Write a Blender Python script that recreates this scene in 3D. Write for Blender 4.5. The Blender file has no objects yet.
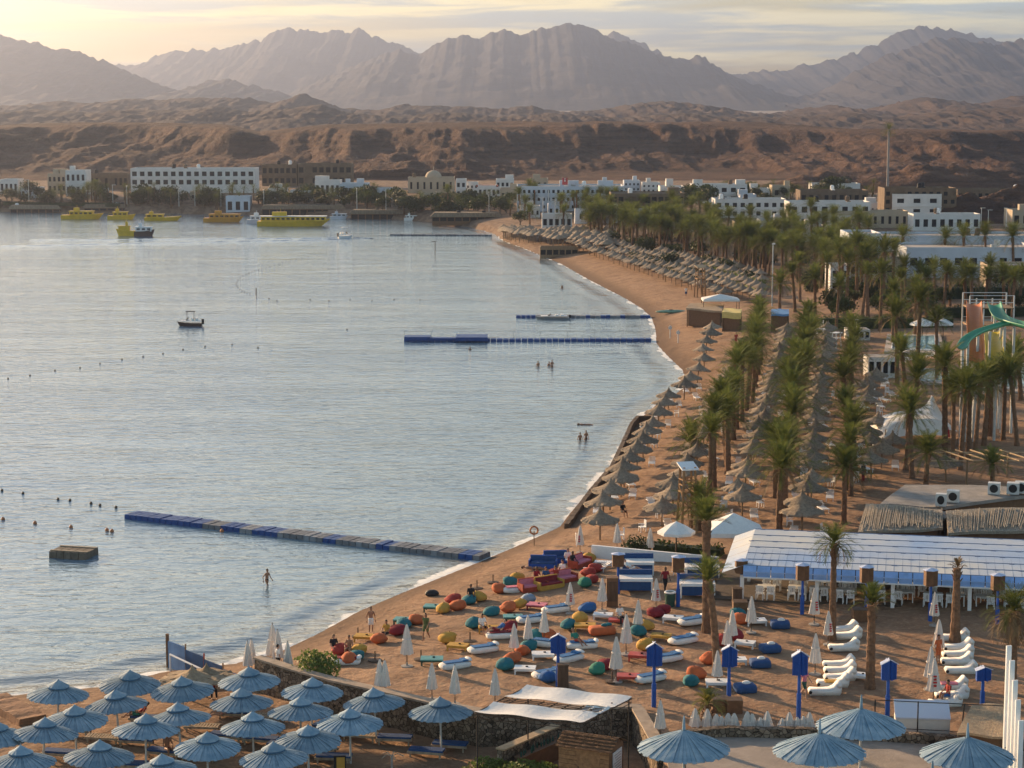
import bpy, bmesh, math, random
import numpy as np
from mathutils import Vector, Matrix, Euler

SC = bpy.context.scene
COL = SC.collection
PI = math.pi
rad = math.radians
RND = random.Random(7)

# ------------------------------------------------------------------ camera, light, sky, exposure
W, H, F = 1024, 768, 2050.0
CAMH, HORIZON = 35.0, 100.0
PITCH = math.atan((H / 2 - HORIZON) / F)
cam = bpy.data.cameras.new('camera')
cam.sensor_fit = 'HORIZONTAL'; cam.sensor_width = 36.0; cam.lens = 36.0 * F / W
cam.clip_start = 1.0; cam.clip_end = 60000
cam_o = bpy.data.objects.new('camera', cam); COL.objects.link(cam_o)
cam_o.location = (0, 0, CAMH); cam_o.rotation_euler = (PI / 2 - PITCH, 0, 0)
SC.camera = cam_o

SUN_EL = rad(12.5)
SUN_AZ = math.atan2(-0.68, 0.73)            # bearing from +Y towards +X
SUN_DIR = Vector((math.sin(SUN_AZ) * math.cos(SUN_EL), math.cos(SUN_AZ) * math.cos(SUN_EL), math.sin(SUN_EL)))
sun = bpy.data.lights.new('sun', 'SUN'); sun.energy = 5.0; sun.angle = rad(1.2); sun.color = (1.0, 0.67, 0.37)
sun_o = bpy.data.objects.new('sun', sun); COL.objects.link(sun_o)
sun_o.rotation_euler = SUN_DIR.to_track_quat('Z', 'Y').to_euler(); sun_o.location = (-40, 60, 80)

world = bpy.data.worlds.new('World'); SC.world = world; world.use_nodes = True
def build_world():
    nt = world.node_tree; nt.nodes.clear(); N = nt.nodes.new; L = nt.links.new
    out = N('ShaderNodeOutputWorld'); bg = N('ShaderNodeBackground'); bg.inputs['Strength'].default_value = 0.092
    sky = N('ShaderNodeTexSky'); sky.sky_type = 'NISHITA'; sky.sun_disc = False
    sky.sun_elevation = SUN_EL; sky.sun_rotation = SUN_AZ; sky.air_density = 1.2; sky.dust_density = 1.6; sky.ozone_density = 1.5
    tc = N('ShaderNodeTexCoord')
    def noise(scale, sc, det=5, rough=0.55, dist=0.0):
        mp = N('ShaderNodeMapping'); mp.inputs['Scale'].default_value = scale; L(tc.outputs['Generated'], mp.inputs['Vector'])
        n = N('ShaderNodeTexNoise'); n.inputs['Scale'].default_value = sc; n.inputs['Detail'].default_value = det
        n.inputs['Roughness'].default_value = rough; n.inputs['Distortion'].default_value = dist
        L(mp.outputs[0], n.inputs['Vector']); return n
    def ramp(src, a, b):
        r = N('ShaderNodeMapRange'); r.interpolation_type = 'SMOOTHSTEP'
        r.inputs['From Min'].default_value = a; r.inputs['From Max'].default_value = b
        L(src, r.inputs['Value']); return r.outputs[0]
    cover = ramp(noise((2.2, 2.2, 34), 2.0, 6, 0.6, 0.4).outputs['Fac'], 0.36, 0.62)
    tone = ramp(noise((3.2, 3.2, 52), 2.6, 6, 0.62, 0.4).outputs['Fac'], 0.42, 0.60)
    dot = N('ShaderNodeVectorMath'); dot.operation = 'DOT_PRODUCT'; L(tc.outputs['Generated'], dot.inputs[0]); dot.inputs[1].default_value = SUN_DIR
    near = ramp(dot.outputs['Value'], 0.1, 1.0)
    sx = N('ShaderNodeSeparateXYZ'); L(tc.outputs['Generated'], sx.inputs[0])
    high = ramp(sx.outputs['Z'], 0.05, 0.27); zen = ramp(sx.outputs['Z'], 0.62, 0.22)
    def mixc(f, a, b2):
        x = N('ShaderNodeMix'); x.data_type = 'RGBA'; L(f, x.inputs['Factor'])
        for k, v in (('A', a), ('B', b2)):
            if isinstance(v, tuple): x.inputs[k].default_value = (*v, 1)
            else: L(v, x.inputs[k])
        return x.outputs['Result']
    dark = mixc(near, (3.1, 5.0, 6.1), mixc(high, (5.4, 5.2, 4.6), (4.6, 6.4, 8.6)))
    lite = mixc(near, (5.2, 6.6, 6.5), mixc(high, (12.8, 9.7, 4.5), (9.0, 9.2, 8.4)))
    cl = mixc(tone, dark, lite)
    cl_n = N('ShaderNodeMix'); cl_n.data_type = 'RGBA'; cl_n.inputs['Factor'].default_value = 0.0; L(cl, cl_n.inputs['A']); cl = cl_n
    cv = N('ShaderNodeMath'); cv.operation = 'MULTIPLY'; L(cover, cv.inputs[0]); L(zen, cv.inputs[1]); cover = cv.outputs[0]
    mul = N('ShaderNodeMath'); mul.operation = 'MULTIPLY'; L(cover, mul.inputs[0]); mul.inputs[1].default_value = 0.85
    mx = N('ShaderNodeMix'); mx.data_type = 'RGBA'; L(mul.outputs[0], mx.inputs['Factor'])
    L(sky.outputs[0], mx.inputs['A']); L(cl.outputs['Result'], mx.inputs['B'])
    L(mx.outputs['Result'], bg.inputs['Color']); L(bg.outputs[0], out.inputs[0])
build_world()
SC.view_settings.view_transform = 'Standard'; SC.view_settings.look = 'None'
SC.view_settings.gamma = 1.0; SC.view_settings.use_curve_mapping = False
SC.view_settings.exposure = 1.12
cy = SC.cycles
cy.use_denoising = True; cy.max_bounces = 6; cy.diffuse_bounces = 2; cy.glossy_bounces = 2; cy.transmission_bounces = 2
cy.volume_bounces = 0; cy.transparent_max_bounces = 8; cy.use_adaptive_sampling = True; cy.adaptive_threshold = 0.02
cy.caustics_reflective = False; cy.caustics_refractive = False

# ------------------------------------------------------------------ helpers: pixels to ground
FWD = Vector((0, math.cos(PITCH), -math.sin(PITCH))); UPV = Vector((0, math.sin(PITCH), math.cos(PITCH)))
def ray(px, py):
    return FWD * F + Vector((1, 0, 0)) * (px - W / 2) + UPV * (H / 2 - py)
def at_z(px, py, z):
    d = ray(px, py); t = (z - CAMH) / d.z
    return Vector((d.x * t, d.y * t, z))
def at_y(px, py, Y):
    d = ray(px, py); t = Y / d.y
    return Vector((d.x * t, Y, CAMH + d.z * t))
def depth(v):
    return (Vector(v) - Vector((0, 0, CAMH))).dot(FWD)
def mpp(v):                                  # metres per pixel at a point
    return depth(v) / F

# ------------------------------------------------------------------ helpers: numpy noise
def _h(ix, iy, s):
    n = (ix.astype(np.int64) * 374761393 + iy.astype(np.int64) * 668265263 + s * 1442695041) & 0x7fffffff
    n = ((n ^ (n >> 13)) * 1274126177) & 0x7fffffff
    n = (n ^ (n >> 16)) & 0xffff
    return n / 65535.0
def vnoise(x, y, s=0):
    xi = np.floor(x); yi = np.floor(y); fx = x - xi; fy = y - yi
    fx = fx * fx * fx * (fx * (fx * 6 - 15) + 10); fy = fy * fy * fy * (fy * (fy * 6 - 15) + 10)
    a = _h(xi, yi, s); b = _h(xi + 1, yi, s); c = _h(xi, yi + 1, s); d = _h(xi + 1, yi + 1, s)
    return (a + (b - a) * fx) * (1 - fy) + (c + (d - c) * fx) * fy
def fbm(x, y, o=5, s=0, g=0.5):
    t = 0; a = 1; n = 0
    for k in range(o):
        t = t + a * vnoise(x * 2 ** k + 17.3 * k, y * 2 ** k - 9.1 * k, s + k); n += a; a *= g
    return t / n
def ridged(x, y, o=5, s=0, g=0.55):
    t = 0; a = 1; n = 0
    for k in range(o):
        t = t + a * (1 - np.abs(2 * vnoise(x * 2 ** k + 11.7 * k, y * 2 ** k + 5.3 * k, s + k) - 1)); n += a; a *= g
    return t / n
def sstep(a, b, x):
    t = np.clip((x - a) / (b - a), 0, 1); return t * t * (3 - 2 * t)

# ------------------------------------------------------------------ shore and ground height
SHORE_PX = [(-700, 712), (-150, 700), (0, 697), (60, 691), (105, 687), (165, 672), (235, 664), (280, 652), (318, 634), (360, 611), (400, 594), (440, 578),
            (480, 562), (520, 545), (560, 527), (569, 515), (590, 490), (612, 468), (628, 440), (640, 419), (660, 402), (675, 395),
            (688, 384), (683, 370), (668, 356), (657, 344), (656, 330), (652, 318), (643, 309), (625, 298), (590, 280), (560, 263), (530, 250),
            (506, 241), (495, 233), (470, 227), (440, 222.5), (400, 219.5), (350, 217.5), (300, 216), (200, 214), (100, 213), (0, 211.5), (-500, 209)]
SHORE = np.array([tuple(at_z(x, y, 0))[:2] for x, y in SHORE_PX])
POLY = np.vstack([SHORE, [[-9000, SHORE[-1][1]], [-9000, 30000], [30000, 30000], [30000, -300], [-9000, -300], [-9000, SHORE[0][1]]]])
def shore_dist(X, Y):
    X = np.asarray(X, float); Y = np.asarray(Y, float); sh = X.shape; x = X.ravel(); y = Y.ravel()
    best = np.full(x.shape, 1e18)
    for (x0, y0), (x1, y1) in zip(SHORE[:-1], SHORE[1:]):
        dx, dy = x1 - x0, y1 - y0; L2 = dx * dx + dy * dy
        t = np.clip(((x - x0) * dx + (y - y0) * dy) / L2, 0, 1)
        best = np.minimum(best, (x - x0 - t * dx) ** 2 + (y - y0 - t * dy) ** 2)
    d = np.sqrt(best); ins = np.zeros(x.shape, bool)
    P = POLY
    for (x0, y0), (x1, y1) in zip(P, np.roll(P, -1, 0)):
        if y0 == y1: continue
        c = ((y0 > y) != (y1 > y)) & (x < (x1 - x0) * (y - y0) / (y1 - y0) + x0)
        ins ^= c
    return np.where(ins, d, -d).reshape(sh)
# stone wall that holds the upper beach: the court in front of it lies lower
COURT_Z = 0.8
WALL_PX = [(258, 689), (296, 702), (334, 713), (394, 727), (439, 738), (482, 746), (540, 744), (600, 741), (636, 741), (648, 762), (662, 790)]
WALL = np.array([tuple(at_z(x, y, COURT_Z))[:2] for x, y in WALL_PX])
def court_mask(X, Y):                        # 1 in the low court (nearer than the wall line), 0 on the beach
    xs = np.concatenate([[-400], WALL[:, 0], [WALL[-1, 0] + 1.0, 400]]); e = WALL[0, 1]
    ys = np.concatenate([[e + 9], WALL[:, 1], [20, 20]])
    lim = np.interp(X, xs, ys)
    return 1 - sstep(0.05, 0.9, Y - lim)
def ground_z(X, Y):
    X = np.asarray(X, float); Y = np.asarray(Y, float)
    d = shore_dist(X, Y)
    z = np.where(d > 0, 2.6 * (1 - np.exp(-np.maximum(d, 0) / 11.0)), np.maximum(-3, 0.13 * d))
    z = z + np.where(d > 0, 0.010 * np.maximum(0, Y - 450), 0)
    m = court_mask(X, Y)
    zc = np.where(d > 0, COURT_Z * (1 - np.exp(-np.maximum(d, 0) / 3.0)), z)
    return z * (1 - m) + zc * m
def gz(x, y):
    return float(ground_z(np.array([x]), np.array([y]))[0])
_YS = np.concatenate([np.geomspace(60, 560, 260), np.linspace(562, 900, 240)])
def gp(px, py):                              # the point of the ground seen at a pixel
    d = ray(px, py); ys = _YS
    for _ in range(2):
        zr = CAMH + d.z / d.y * ys; g = ground_z(d.x / d.y * ys, ys); k = np.nonzero(zr <= g)[0]
        if not len(k): return at_z(px, py, 2.0)
        k = max(1, k[0]); y0, y1 = ys[k - 1], ys[k]; ys = np.linspace(y0, y1, 24)
    f0 = (CAMH + d.z / d.y * y0) - gz(d.x / d.y * y0, y0); f1 = gz(d.x / d.y * y1, y1) - (CAMH + d.z / d.y * y1)
    Y = y0 + (y1 - y0) * f0 / max(1e-9, f0 + f1); X = d.x / d.y * Y
    return Vector((X, Y, gz(X, Y)))

# ------------------------------------------------------------------ helpers: materials
MATS = {}
def mat(name, col, rough=0.8, var=0.0, scale=3.0, bump=0.0, bscale=None, col2=None, metallic=0.0, stretch=None, spec=0.3, emit=None, det=4, objvar=0.0):
    if name in MATS: return MATS[name]
    m = bpy.data.materials.new(name); m.use_nodes = True; nt = m.node_tree; N = nt.nodes.new; L = nt.links.new
    b = nt.nodes['Principled BSDF']; b.inputs['Roughness'].default_value = rough; b.inputs['Metallic'].default_value = metallic
    b.inputs['Specular IOR Level'].default_value = spec
    c = (*col, 1); b.inputs['Base Color'].default_value = c
    tc = N('ShaderNodeTexCoord')
    def nz(s, d=det):
        mp = N('ShaderNodeMapping'); mp.inputs['Scale'].default_value = stretch or (1, 1, 1)
        L(tc.outputs['Object'], mp.inputs['Vector'])
        n = N('ShaderNodeTexNoise'); n.inputs['Scale'].default_value = s; n.inputs['Detail'].default_value = d; n.inputs['Roughness'].default_value = 0.6
        L(mp.outputs[0], n.inputs['Vector']); return n
    src = None
    if var > 0 or col2:
        n = nz(scale); mr = N('ShaderNodeMapRange'); mr.inputs['From Min'].default_value = 0.3; mr.inputs['From Max'].default_value = 0.7
        L(n.outputs['Fac'], mr.inputs['Value'])
        mx = N('ShaderNodeMix'); mx.data_type = 'RGBA'; L(mr.outputs[0], mx.inputs['Factor'])
        a = tuple(max(0, v * (1 - var)) for v in col); d = col2 if col2 else tuple(min(1, v * (1 + var)) for v in col)
        mx.inputs['A'].default_value = (*a, 1) if not col2 else c; mx.inputs['B'].default_value = (*d, 1)
        src = mx.outputs['Result']
    if objvar > 0:                           # every instance a little lighter or darker, as its own paint or cloth
        oi = N('ShaderNodeObjectInfo'); hs = N('ShaderNodeHueSaturation')
        r = N('ShaderNodeMapRange'); r.inputs['To Min'].default_value = 1 - objvar; r.inputs['To Max'].default_value = 1 + objvar
        L(oi.outputs['Random'], r.inputs['Value']); L(r.outputs[0], hs.inputs['Value'])
        if src: L(src, hs.inputs['Color'])
        else: hs.inputs['Color'].default_value = c
        src = hs.outputs[0]
    if src: L(src, b.inputs['Base Color'])
    if bump > 0:
        n = nz(bscale or scale); bp = N('ShaderNodeBump'); bp.inputs['Strength'].default_value = bump; bp.inputs['Distance'].default_value = 0.1
        L(n.outputs['Fac'], bp.inputs['Height']); L(bp.outputs[0], b.inputs['Normal'])
    if emit: b.inputs['Emission Color'].default_value = (*emit, 1); b.inputs['Emission Strength'].default_value = 1
    MATS[name] = m; return m

# ------------------------------------------------------------------ helpers: meshes
class MB:
    def __init__(s): s.v = []; s.f = []; s.m = []; s.mi = 0; s.smooth = []; s.sm = False
    def add(s, vs, fs):
        o = len(s.v); s.v.extend([tuple(v) for v in vs]); s.f.extend([tuple(i + o for i in f) for f in fs]); s.m.extend([s.mi] * len(fs)); s.smooth.extend([s.sm] * len(fs)); return s
    def box(s, c, d, rz=0, taper=1.0, shear=None):
        x, y, z = [k / 2 for k in d]; vs = []
        for sz in (-1, 1):
            t = taper if sz > 0 else 1
            for sx, sy in ((-1, -1), (1, -1), (1, 1), (-1, 1)):
                vs.append(Vector((sx * x * t, sy * y * t, sz * z)))
        if rz: r = Matrix.Rotation(rz, 3, 'Z'); vs = [r @ v for v in vs]
        c = Vector(c); vs = [v + c for v in vs]
        return s.add(vs, [(3, 2, 1, 0), (4, 5, 6, 7), (0, 1, 5, 4), (1, 2, 6, 5), (2, 3, 7, 6), (3, 0, 4, 7)])
    def tube(s, pts, rs, n=8, cap=True):
        pts = [Vector(p) for p in pts]
        if not isinstance(rs, (list, tuple)): rs = [rs] * len(pts)
        vs = []; prev = None
        for i, p in enumerate(pts):
            t = (pts[min(i + 1, len(pts) - 1)] - pts[max(i - 1, 0)]).normalized()
            a = prev if prev is not None else (Vector((1, 0, 0)) if abs(t.x) < 0.9 else Vector((0, 1, 0)))
            u = (a - t * a.dot(t)).normalized(); w = t.cross(u); prev = u
            for k in range(n):
                q = 2 * PI * k / n; vs.append(p + (u * math.cos(q) + w * math.sin(q)) * rs[i])
        fs = []
        for i in range(len(pts) - 1):
            for k in range(n):
                a = i * n + k; b = i * n + (k + 1) % n; fs.append((a, b, b + n, a + n))
        if cap: fs.append(tuple(reversed(range(n)))); fs.append(tuple(range((len(pts) - 1) * n, len(pts) * n)))
        return s.add(vs, fs)
    def lathe(s, prof, n=16, c=(0, 0, 0), jit=None):
        c = Vector(c); vs = []; fs = []
        for i, (r, z) in enumerate(prof):
            for k in range(n):
                q = 2 * PI * k / n; rr = r * (1 + (jit(i, k) if jit else 0)); vs.append(c + Vector((rr * math.cos(q), rr * math.sin(q), z)))
        for i in range(len(prof) - 1):
            for k in range(n):
                a = i * n + k; b = i * n + (k + 1) % n; fs.append((a, b, b + n, a + n))
        return s.add(vs, fs)
    def prism(s, pts, z0, z1):               # a flat outline (x, y) raised from z0 to z1
        n = len(pts); vs = [(p[0], p[1], z0) for p in pts] + [(p[0], p[1], z1) for p in pts]
        return s.add(vs, [tuple(reversed(range(n))), tuple(range(n, 2 * n))] + [(i, (i + 1) % n, n + (i + 1) % n, n + i) for i in range(n)])
    def prism_y(s, pts, y0, y1):             # an outline in (x, z) given a depth along y
        n = len(pts); vs = [(p[0], y0, p[1]) for p in pts] + [(p[0], y1, p[1]) for p in pts]
        return s.add(vs, [tuple(range(n)), tuple(reversed(range(n, 2 * n)))] + [((i + 1) % n, i, n + i, n + (i + 1) % n) for i in range(n)])
    def blob(s, c, r, nu=12, nv=8, fn=None):
        c = Vector(c); r = r if isinstance(r, (tuple, list)) else (r, r, r); vs = []; fs = []
        for j in range(nv + 1):
            th = PI * j / nv
            for k in range(nu):
                q = 2 * PI * k / nu; d = Vector((math.sin(th) * math.cos(q), math.sin(th) * math.sin(q), math.cos(th)))
                w = fn(d) if fn else 1; vs.append(c + Vector((d.x * r[0], d.y * r[1], d.z * r[2])) * w)
        for j in range(nv):
            for k in range(nu):
                a = j * nu + k; b = j * nu + (k + 1) % nu; fs.append((a, a + nu, b + nu, b))
        return s.add(vs, fs)
    def xf(s, M):
        s.v = [tuple(M @ Vector(v)) for v in s.v]; return s
    def mesh(s, name, mats):
        me = bpy.data.meshes.new(name); me.from_pydata(s.v, [], s.f)
        mats = mats if isinstance(mats, (list, tuple)) else [mats]
        for m in mats: me.materials.append(m)
        if len(mats) > 1: me.polygons.foreach_set('material_index', s.m)
        me.polygons.foreach_set('use_smooth', s.smooth)
        me.update(); return me
def link(name, me, parent=None, loc=None, rz=None):
    o = bpy.data.objects.new(name, me); COL.objects.link(o)
    if parent: o.parent = parent
    if loc is not None: o.location = loc
    if rz is not None: o.rotation_euler = (0, 0, rz)
    return o
def part(name, mb, mats, parent, label=None):
    o = link(name, mb.mesh(name, mats), parent)
    if label: o['label'] = label
    return o
def tag(o, label, cat, group=None, kind=None):
    if kind: o['kind'] = kind
    if label: o['label'] = label
    if cat: o['category'] = cat
    if group: o['group'] = group
    return o
def thing(name, label, cat, loc=(0, 0, 0), rz=0, group=None):
    return tag(link(name, None, None, loc, rz), label, cat, group)
def single(name, mb, mats, label, cat, loc=(0, 0, 0), rz=0, group=None):
    return tag(link(name, mb.mesh(name, mats), None, loc, rz), label, cat, group)
KIDS = {}
def kids(o):
    return [c for c in KIDS.get(o.name, [])] or list(o.children)
def dup(root, loc, rz=0, label=None, group=None, scale=None):
    r = root.copy(); COL.objects.link(r); r.location = loc; r.rotation_euler = (0, 0, rz)
    if scale: r.scale = scale if isinstance(scale, (tuple, list)) else (scale,) * 3
    if label: r['label'] = label
    if group: r['group'] = group
    for ch in PROTO.get(root.name) or list(root.children):
        c = ch.copy(); COL.objects.link(c); c.parent = r
        for g2 in PROTO.get(ch.name) or list(ch.children):
            d = g2.copy(); COL.objects.link(d); d.parent = c
    return r
PROTO = {}                                   # children lists of the things that get copied (o.children is slow in big scenes)
def proto(o):
    PROTO[o.name] = list(o.children)
    for c in PROTO[o.name]: PROTO[c.name] = list(c.children)
    return o
class Maker:                                 # the first call places the first thing itself, later calls copy it
    def __init__(s, fn): s.fn = fn; s.o = None
    def __call__(s, loc, rz=0, label=None, group=None, scale=None):
        if s.o is None:
            o = s.fn(); o.location = loc; o.rotation_euler = (0, 0, rz)
            if scale: o.scale = scale if isinstance(scale, (tuple, list)) else (scale,) * 3
            if label: o['label'] = label
            if group: o['group'] = group
            s.o = proto(o); return o
        return dup(s.o, loc, rz, label, group, scale)
ORD = ['nearest', 'second', 'third', 'fourth', 'fifth', 'sixth', 'seventh', 'eighth', 'ninth', 'tenth', 'eleventh', 'twelfth', 'thirteenth', 'fourteenth',
       'fifteenth', 'sixteenth', 'seventeenth', 'eighteenth', 'nineteenth', 'twentieth', 'twenty-first', 'twenty-second', 'twenty-third', 'twenty-fourth',
       'twenty-fifth', 'twenty-sixth', 'twenty-seventh', 'twenty-eighth', 'twenty-ninth', 'thirtieth', 'thirty-first', 'thirty-second', 'thirty-third', 'thirty-fourth',
       'thirty-fifth', 'thirty-sixth', 'thirty-seventh', 'thirty-eighth', 'thirty-ninth', 'fortieth']

def grid_object(name, X, Y, Z, m, attrs=None, smooth=True):
    r, c = X.shape; co = np.stack([X, Y, Z], -1).reshape(-1, 3).astype(np.float32)
    i = np.arange(r * c).reshape(r, c)
    q = np.stack([i[:-1, :-1], i[:-1, 1:], i[1:, 1:], i[1:, :-1]], -1).reshape(-1, 4)
    me = bpy.data.meshes.new(name); me.vertices.add(len(co)); me.vertices.foreach_set('co', co.ravel())
    me.loops.add(q.size); me.loops.foreach_set('vertex_index', q.ravel().astype(np.int32))
    me.polygons.add(len(q)); me.polygons.foreach_set('loop_start', np.arange(0, q.size, 4, dtype=np.int32))
    me.update(calc_edges=True)
    me.polygons.foreach_set('use_smooth', np.full(len(q), smooth))
    for k, a in (attrs or {}).items():
        at = me.attributes.new(k, 'FLOAT', 'POINT'); at.data.foreach_set('value', a.ravel().astype(np.float32))
    me.materials.append(m); me.validate()
    o = bpy.data.objects.new(name, me); COL.objects.link(o); o['kind'] = 'structure'; return o

# ------------------------------------------------------------------ materials of the setting
def nodes_of(name, rough=0.9, spec=0.2):
    m = bpy.data.materials.new(name); m.use_nodes = True; nt = m.node_tree; b = nt.nodes['Principled BSDF']
    b.inputs['Roughness'].default_value = rough; b.inputs['Specular IOR Level'].default_value = spec
    N = nt.nodes.new; L = nt.links.new; geo = N('ShaderNodeNewGeometry')
    def noise(scale, det=4, vec=(1, 1, 1), rough=0.6, dist=0.0):
        mp = N('ShaderNodeMapping'); mp.inputs['Scale'].default_value = vec; L(geo.outputs['Position'], mp.inputs['Vector'])
        n = N('ShaderNodeTexNoise'); n.inputs['Scale'].default_value = scale; n.inputs['Detail'].default_value = det
        n.inputs['Roughness'].default_value = rough; n.inputs['Distortion'].default_value = dist
        L(mp.outputs[0], n.inputs['Vector']); return n.outputs['Fac']
    def rng(v, a, b2, c=0.0, d=1.0, sm=True):
        r = N('ShaderNodeMapRange'); r.interpolation_type = 'SMOOTHSTEP' if sm else 'LINEAR'
        for k, x in (('From Min', a), ('From Max', b2), ('To Min', c), ('To Max', d)): r.inputs[k].default_value = x
        L(v, r.inputs['Value']); return r.outputs[0]
    def mix(f, a, b2):
        x = N('ShaderNodeMix'); x.data_type = 'RGBA'
        if isinstance(f, (int, float)): x.inputs['Factor'].default_value = f
        else: L(f, x.inputs['Factor'])
        for k, v in (('A', a), ('B', b2)):
            if isinstance(v, tuple): x.inputs[k].default_value = (*v, 1)
            else: L(v, x.inputs[k])
        return x.outputs['Result']
    def math_(op, a, b2):
        x = N('ShaderNodeMath'); x.operation = op
        for i, v in enumerate((a, b2)):
            if isinstance(v, (int, float)): x.inputs[i].default_value = v
            else: L(v, x.inputs[i])
        return x.outputs[0]
    def attr(n):
        a = N('ShaderNodeAttribute'); a.attribute_name = n; return a.outputs['Fac']
    def bump(h, st, dist=0.1, prev=None):
        x = N('ShaderNodeBump'); x.inputs['Strength'].default_value = st; x.inputs['Distance'].default_value = dist; L(h, x.inputs['Height'])
        if prev: L(prev, x.inputs['Normal'])
        return x.outputs[0]
    return m, b, L, noise, rng, mix, math_, attr, bump, geo

def sand_material():
    m, b, L, noise, rng, mix, math_, attr, bump, geo = nodes_of('sand', 0.95, 0.15)
    big = noise(0.06, 4); mid = noise(0.5, 5); fine = noise(2.4, 5, rough=0.75)
    c = mix(rng(big, 0.35, 0.65), (0.285, 0.168, 0.10), (0.345, 0.212, 0.132))
    c = mix(rng(mid, 0.42, 0.7), c, (0.215, 0.122, 0.072))
    c = mix(rng(fine, 0.5, 0.72, 0, 0.8), c, (0.40, 0.27, 0.175))
    d = attr('shore')
    c = mix(rng(d, 30, 90), mix(rng(fine, 0.4, 0.7, 0, 0.4), c, (0.42, 0.27, 0.15)), c)
    c = mix(rng(math_('ADD', d, math_('MULTIPLY', mid, 1.6)), 1.2, 4.6, 0.9, 0), c, (0.13, 0.078, 0.048))
    weed = noise(0.8, 5, (1, 1, 1), 0.75, 1.5); c = mix(math_('MULTIPLY', rng(weed, 0.60, 0.68), rng(math_('ABSOLUTE', math_('SUBTRACT', d, 5.5), 0), 0.5, 2.6, 0.8, 0)), c, (0.07, 0.05, 0.03))
    trod = noise(0.22, 5, (1, 1, 1), 0.7, 1.2); c = mix(rng(trod, 0.47, 0.53, 0, 0.22), c, (0.17, 0.10, 0.062))
    dirt = rng(attr('dirt'), 0, 1)
    c = mix(dirt, c, mix(rng(mid, 0.4, 0.6), (0.19, 0.12, 0.08), (0.28, 0.19, 0.13)))
    L(c, b.inputs['Base Color'])
    n = bump(fine, 0.9, 0.10); n = bump(noise(0.9, 3), 0.7, 0.25, n); L(n, b.inputs['Normal'])
    return m
def rock_material(name, a, bcol, c3, sc, band=0.0, bumpd=2.0):
    m, b, L, noise, rng, mix, math_, attr, bump, geo = nodes_of(name, 0.95, 0.1)
    n1 = noise(sc, 6, (1, 1, 2.5), 0.65, 0.6); n2 = noise(sc * 6, 5, (1, 1, 3), 0.7)
    c = mix(rng(n1, 0.35, 0.65), a, bcol); c = mix(rng(n2, 0.45, 0.7, 0, 0.8), c, c3)
    st = noise(0.45, 5, (0.03, 0.03, 1.0), 0.7); c = mix(rng(st, 0.45, 0.62, 0, 0.45), c, tuple(v * 0.55 for v in c3))
    n3 = noise(sc * 20, 4, (1, 1, 2), 0.75)
    L(c, b.inputs['Base Color'])
    L(bump(n3, 0.5, bumpd * .4, bump(n2, 0.8, bumpd)), b.inputs['Normal']); return m
def water_material():
    m, b, L, noise, rng, mix, math_, attr, bump, geo = nodes_of('sea_water', 0.10, 0.5)
    b.inputs['IOR'].default_value = 1.6
    d = attr('shore')                         # metres out from the water's edge
    streak = noise(0.035, 4, (0.5, 1.6, 1), 0.55, 0.8)
    w1 = noise(0.85, 3, (0.5, 1.0, 1), 0.55, 0.5); w2 = noise(2.1, 3, (0.55, 1.0, 1), 0.6, 0.4); w3 = noise(0.11, 3, (0.5, 1.4, 1), 0.5)
    shallow = rng(d, 0, 9, 1, 0); deep = rng(d, 5, 60)
    c = mix(deep, (0.16, 0.24, 0.29), (0.085, 0.185, 0.31)); c = mix(math_('MULTIPLY', shallow, 0.6), c, (0.26, 0.23, 0.19))
    fo = noise(0.9, 4, (1, 1, 1), 0.7); foam_n = rng(fo, 0.30, 0.62)
    edge = rng(math_('ADD', d, math_('MULTIPLY', rng(noise(0.13, 3), 0.35, 0.65), 1.2)), 0.2, 1.5, 1, 0)
    foam = math_('MULTIPLY', edge, math_('ADD', 0.45, foam_n)); foam = rng(foam, 0.15, 0.7)
    c = mix(foam, c, (0.72, 0.72, 0.70)); L(c, b.inputs['Base Color'])
    L(math_('ADD', rng(foam, 0, 1, 0.05, 0.75), rng(streak, 0.36, 0.62, 0.0, 0.04)), b.inputs['Roughness'])
    # a low breaking swell that runs along the beach
    sw = math_('SINE', math_('MULTIPLY', math_('ADD', d, math_('MULTIPLY', w3, 2.5)), 1.35), 0)
    sw = math_('MULTIPLY', sw, rng(d, 2, 9, 1, 0))
    patch = rng(streak, 0.36, 0.62, 0.72, 1.0)
    n = bump(w3, 0.3, 0.8); n = bump(math_('MULTIPLY', w1, patch), 0.62, 0.26, n); n = bump(math_('MULTIPLY', w2, patch), 0.55, 0.11, n)
    n = bump(sw, 0.5, 0.22, n); L(n, b.inputs['Normal'])
    return m

# ------------------------------------------------------------------ the setting
def frustum_grid(Y0, Y1, ny, u0, u1, nx):
    Y = np.geomspace(Y0, Y1, ny)[:, None]; U = np.linspace(u0, u1, nx)[None, :]
    return U * Y, np.repeat(Y, nx, 1)
SAND = sand_material()
def build_ground():
    X, Y = frustum_grid(55, 800, 520, -0.42, 0.46, 520)
    d = shore_dist(X, Y); Z = ground_z(X, Y)
    near = np.clip(d, 0, 1) * (1 - sstep(350, 500, Y))
    Z = Z + near * (0.22 * (fbm(X / 3.5, Y / 3.5, 4, 3) - 0.5) + 0.10 * (fbm(X / 0.9, Y / 0.9, 2, 9) - 0.5))
    dirt = sstep(60, 120, d) * 0.6 + sstep(420, 520, Y)
    grid_object('ground', X, Y, Z, SAND, {'shore': d, 'dirt': np.clip(dirt, 0, 1)})
    X, Y = frustum_grid(798, 20000, 80, -0.6, 0.6, 60)
    Z = np.full(X.shape, 5.8)
    grid_object('desert_plain', X, Y, Z, PLAIN, {})
PLAIN = rock_material('pale_plain', (0.42, 0.33, 0.26), (0.52, 0.43, 0.35), (0.34, 0.26, 0.2), 0.002)
build_ground()
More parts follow.
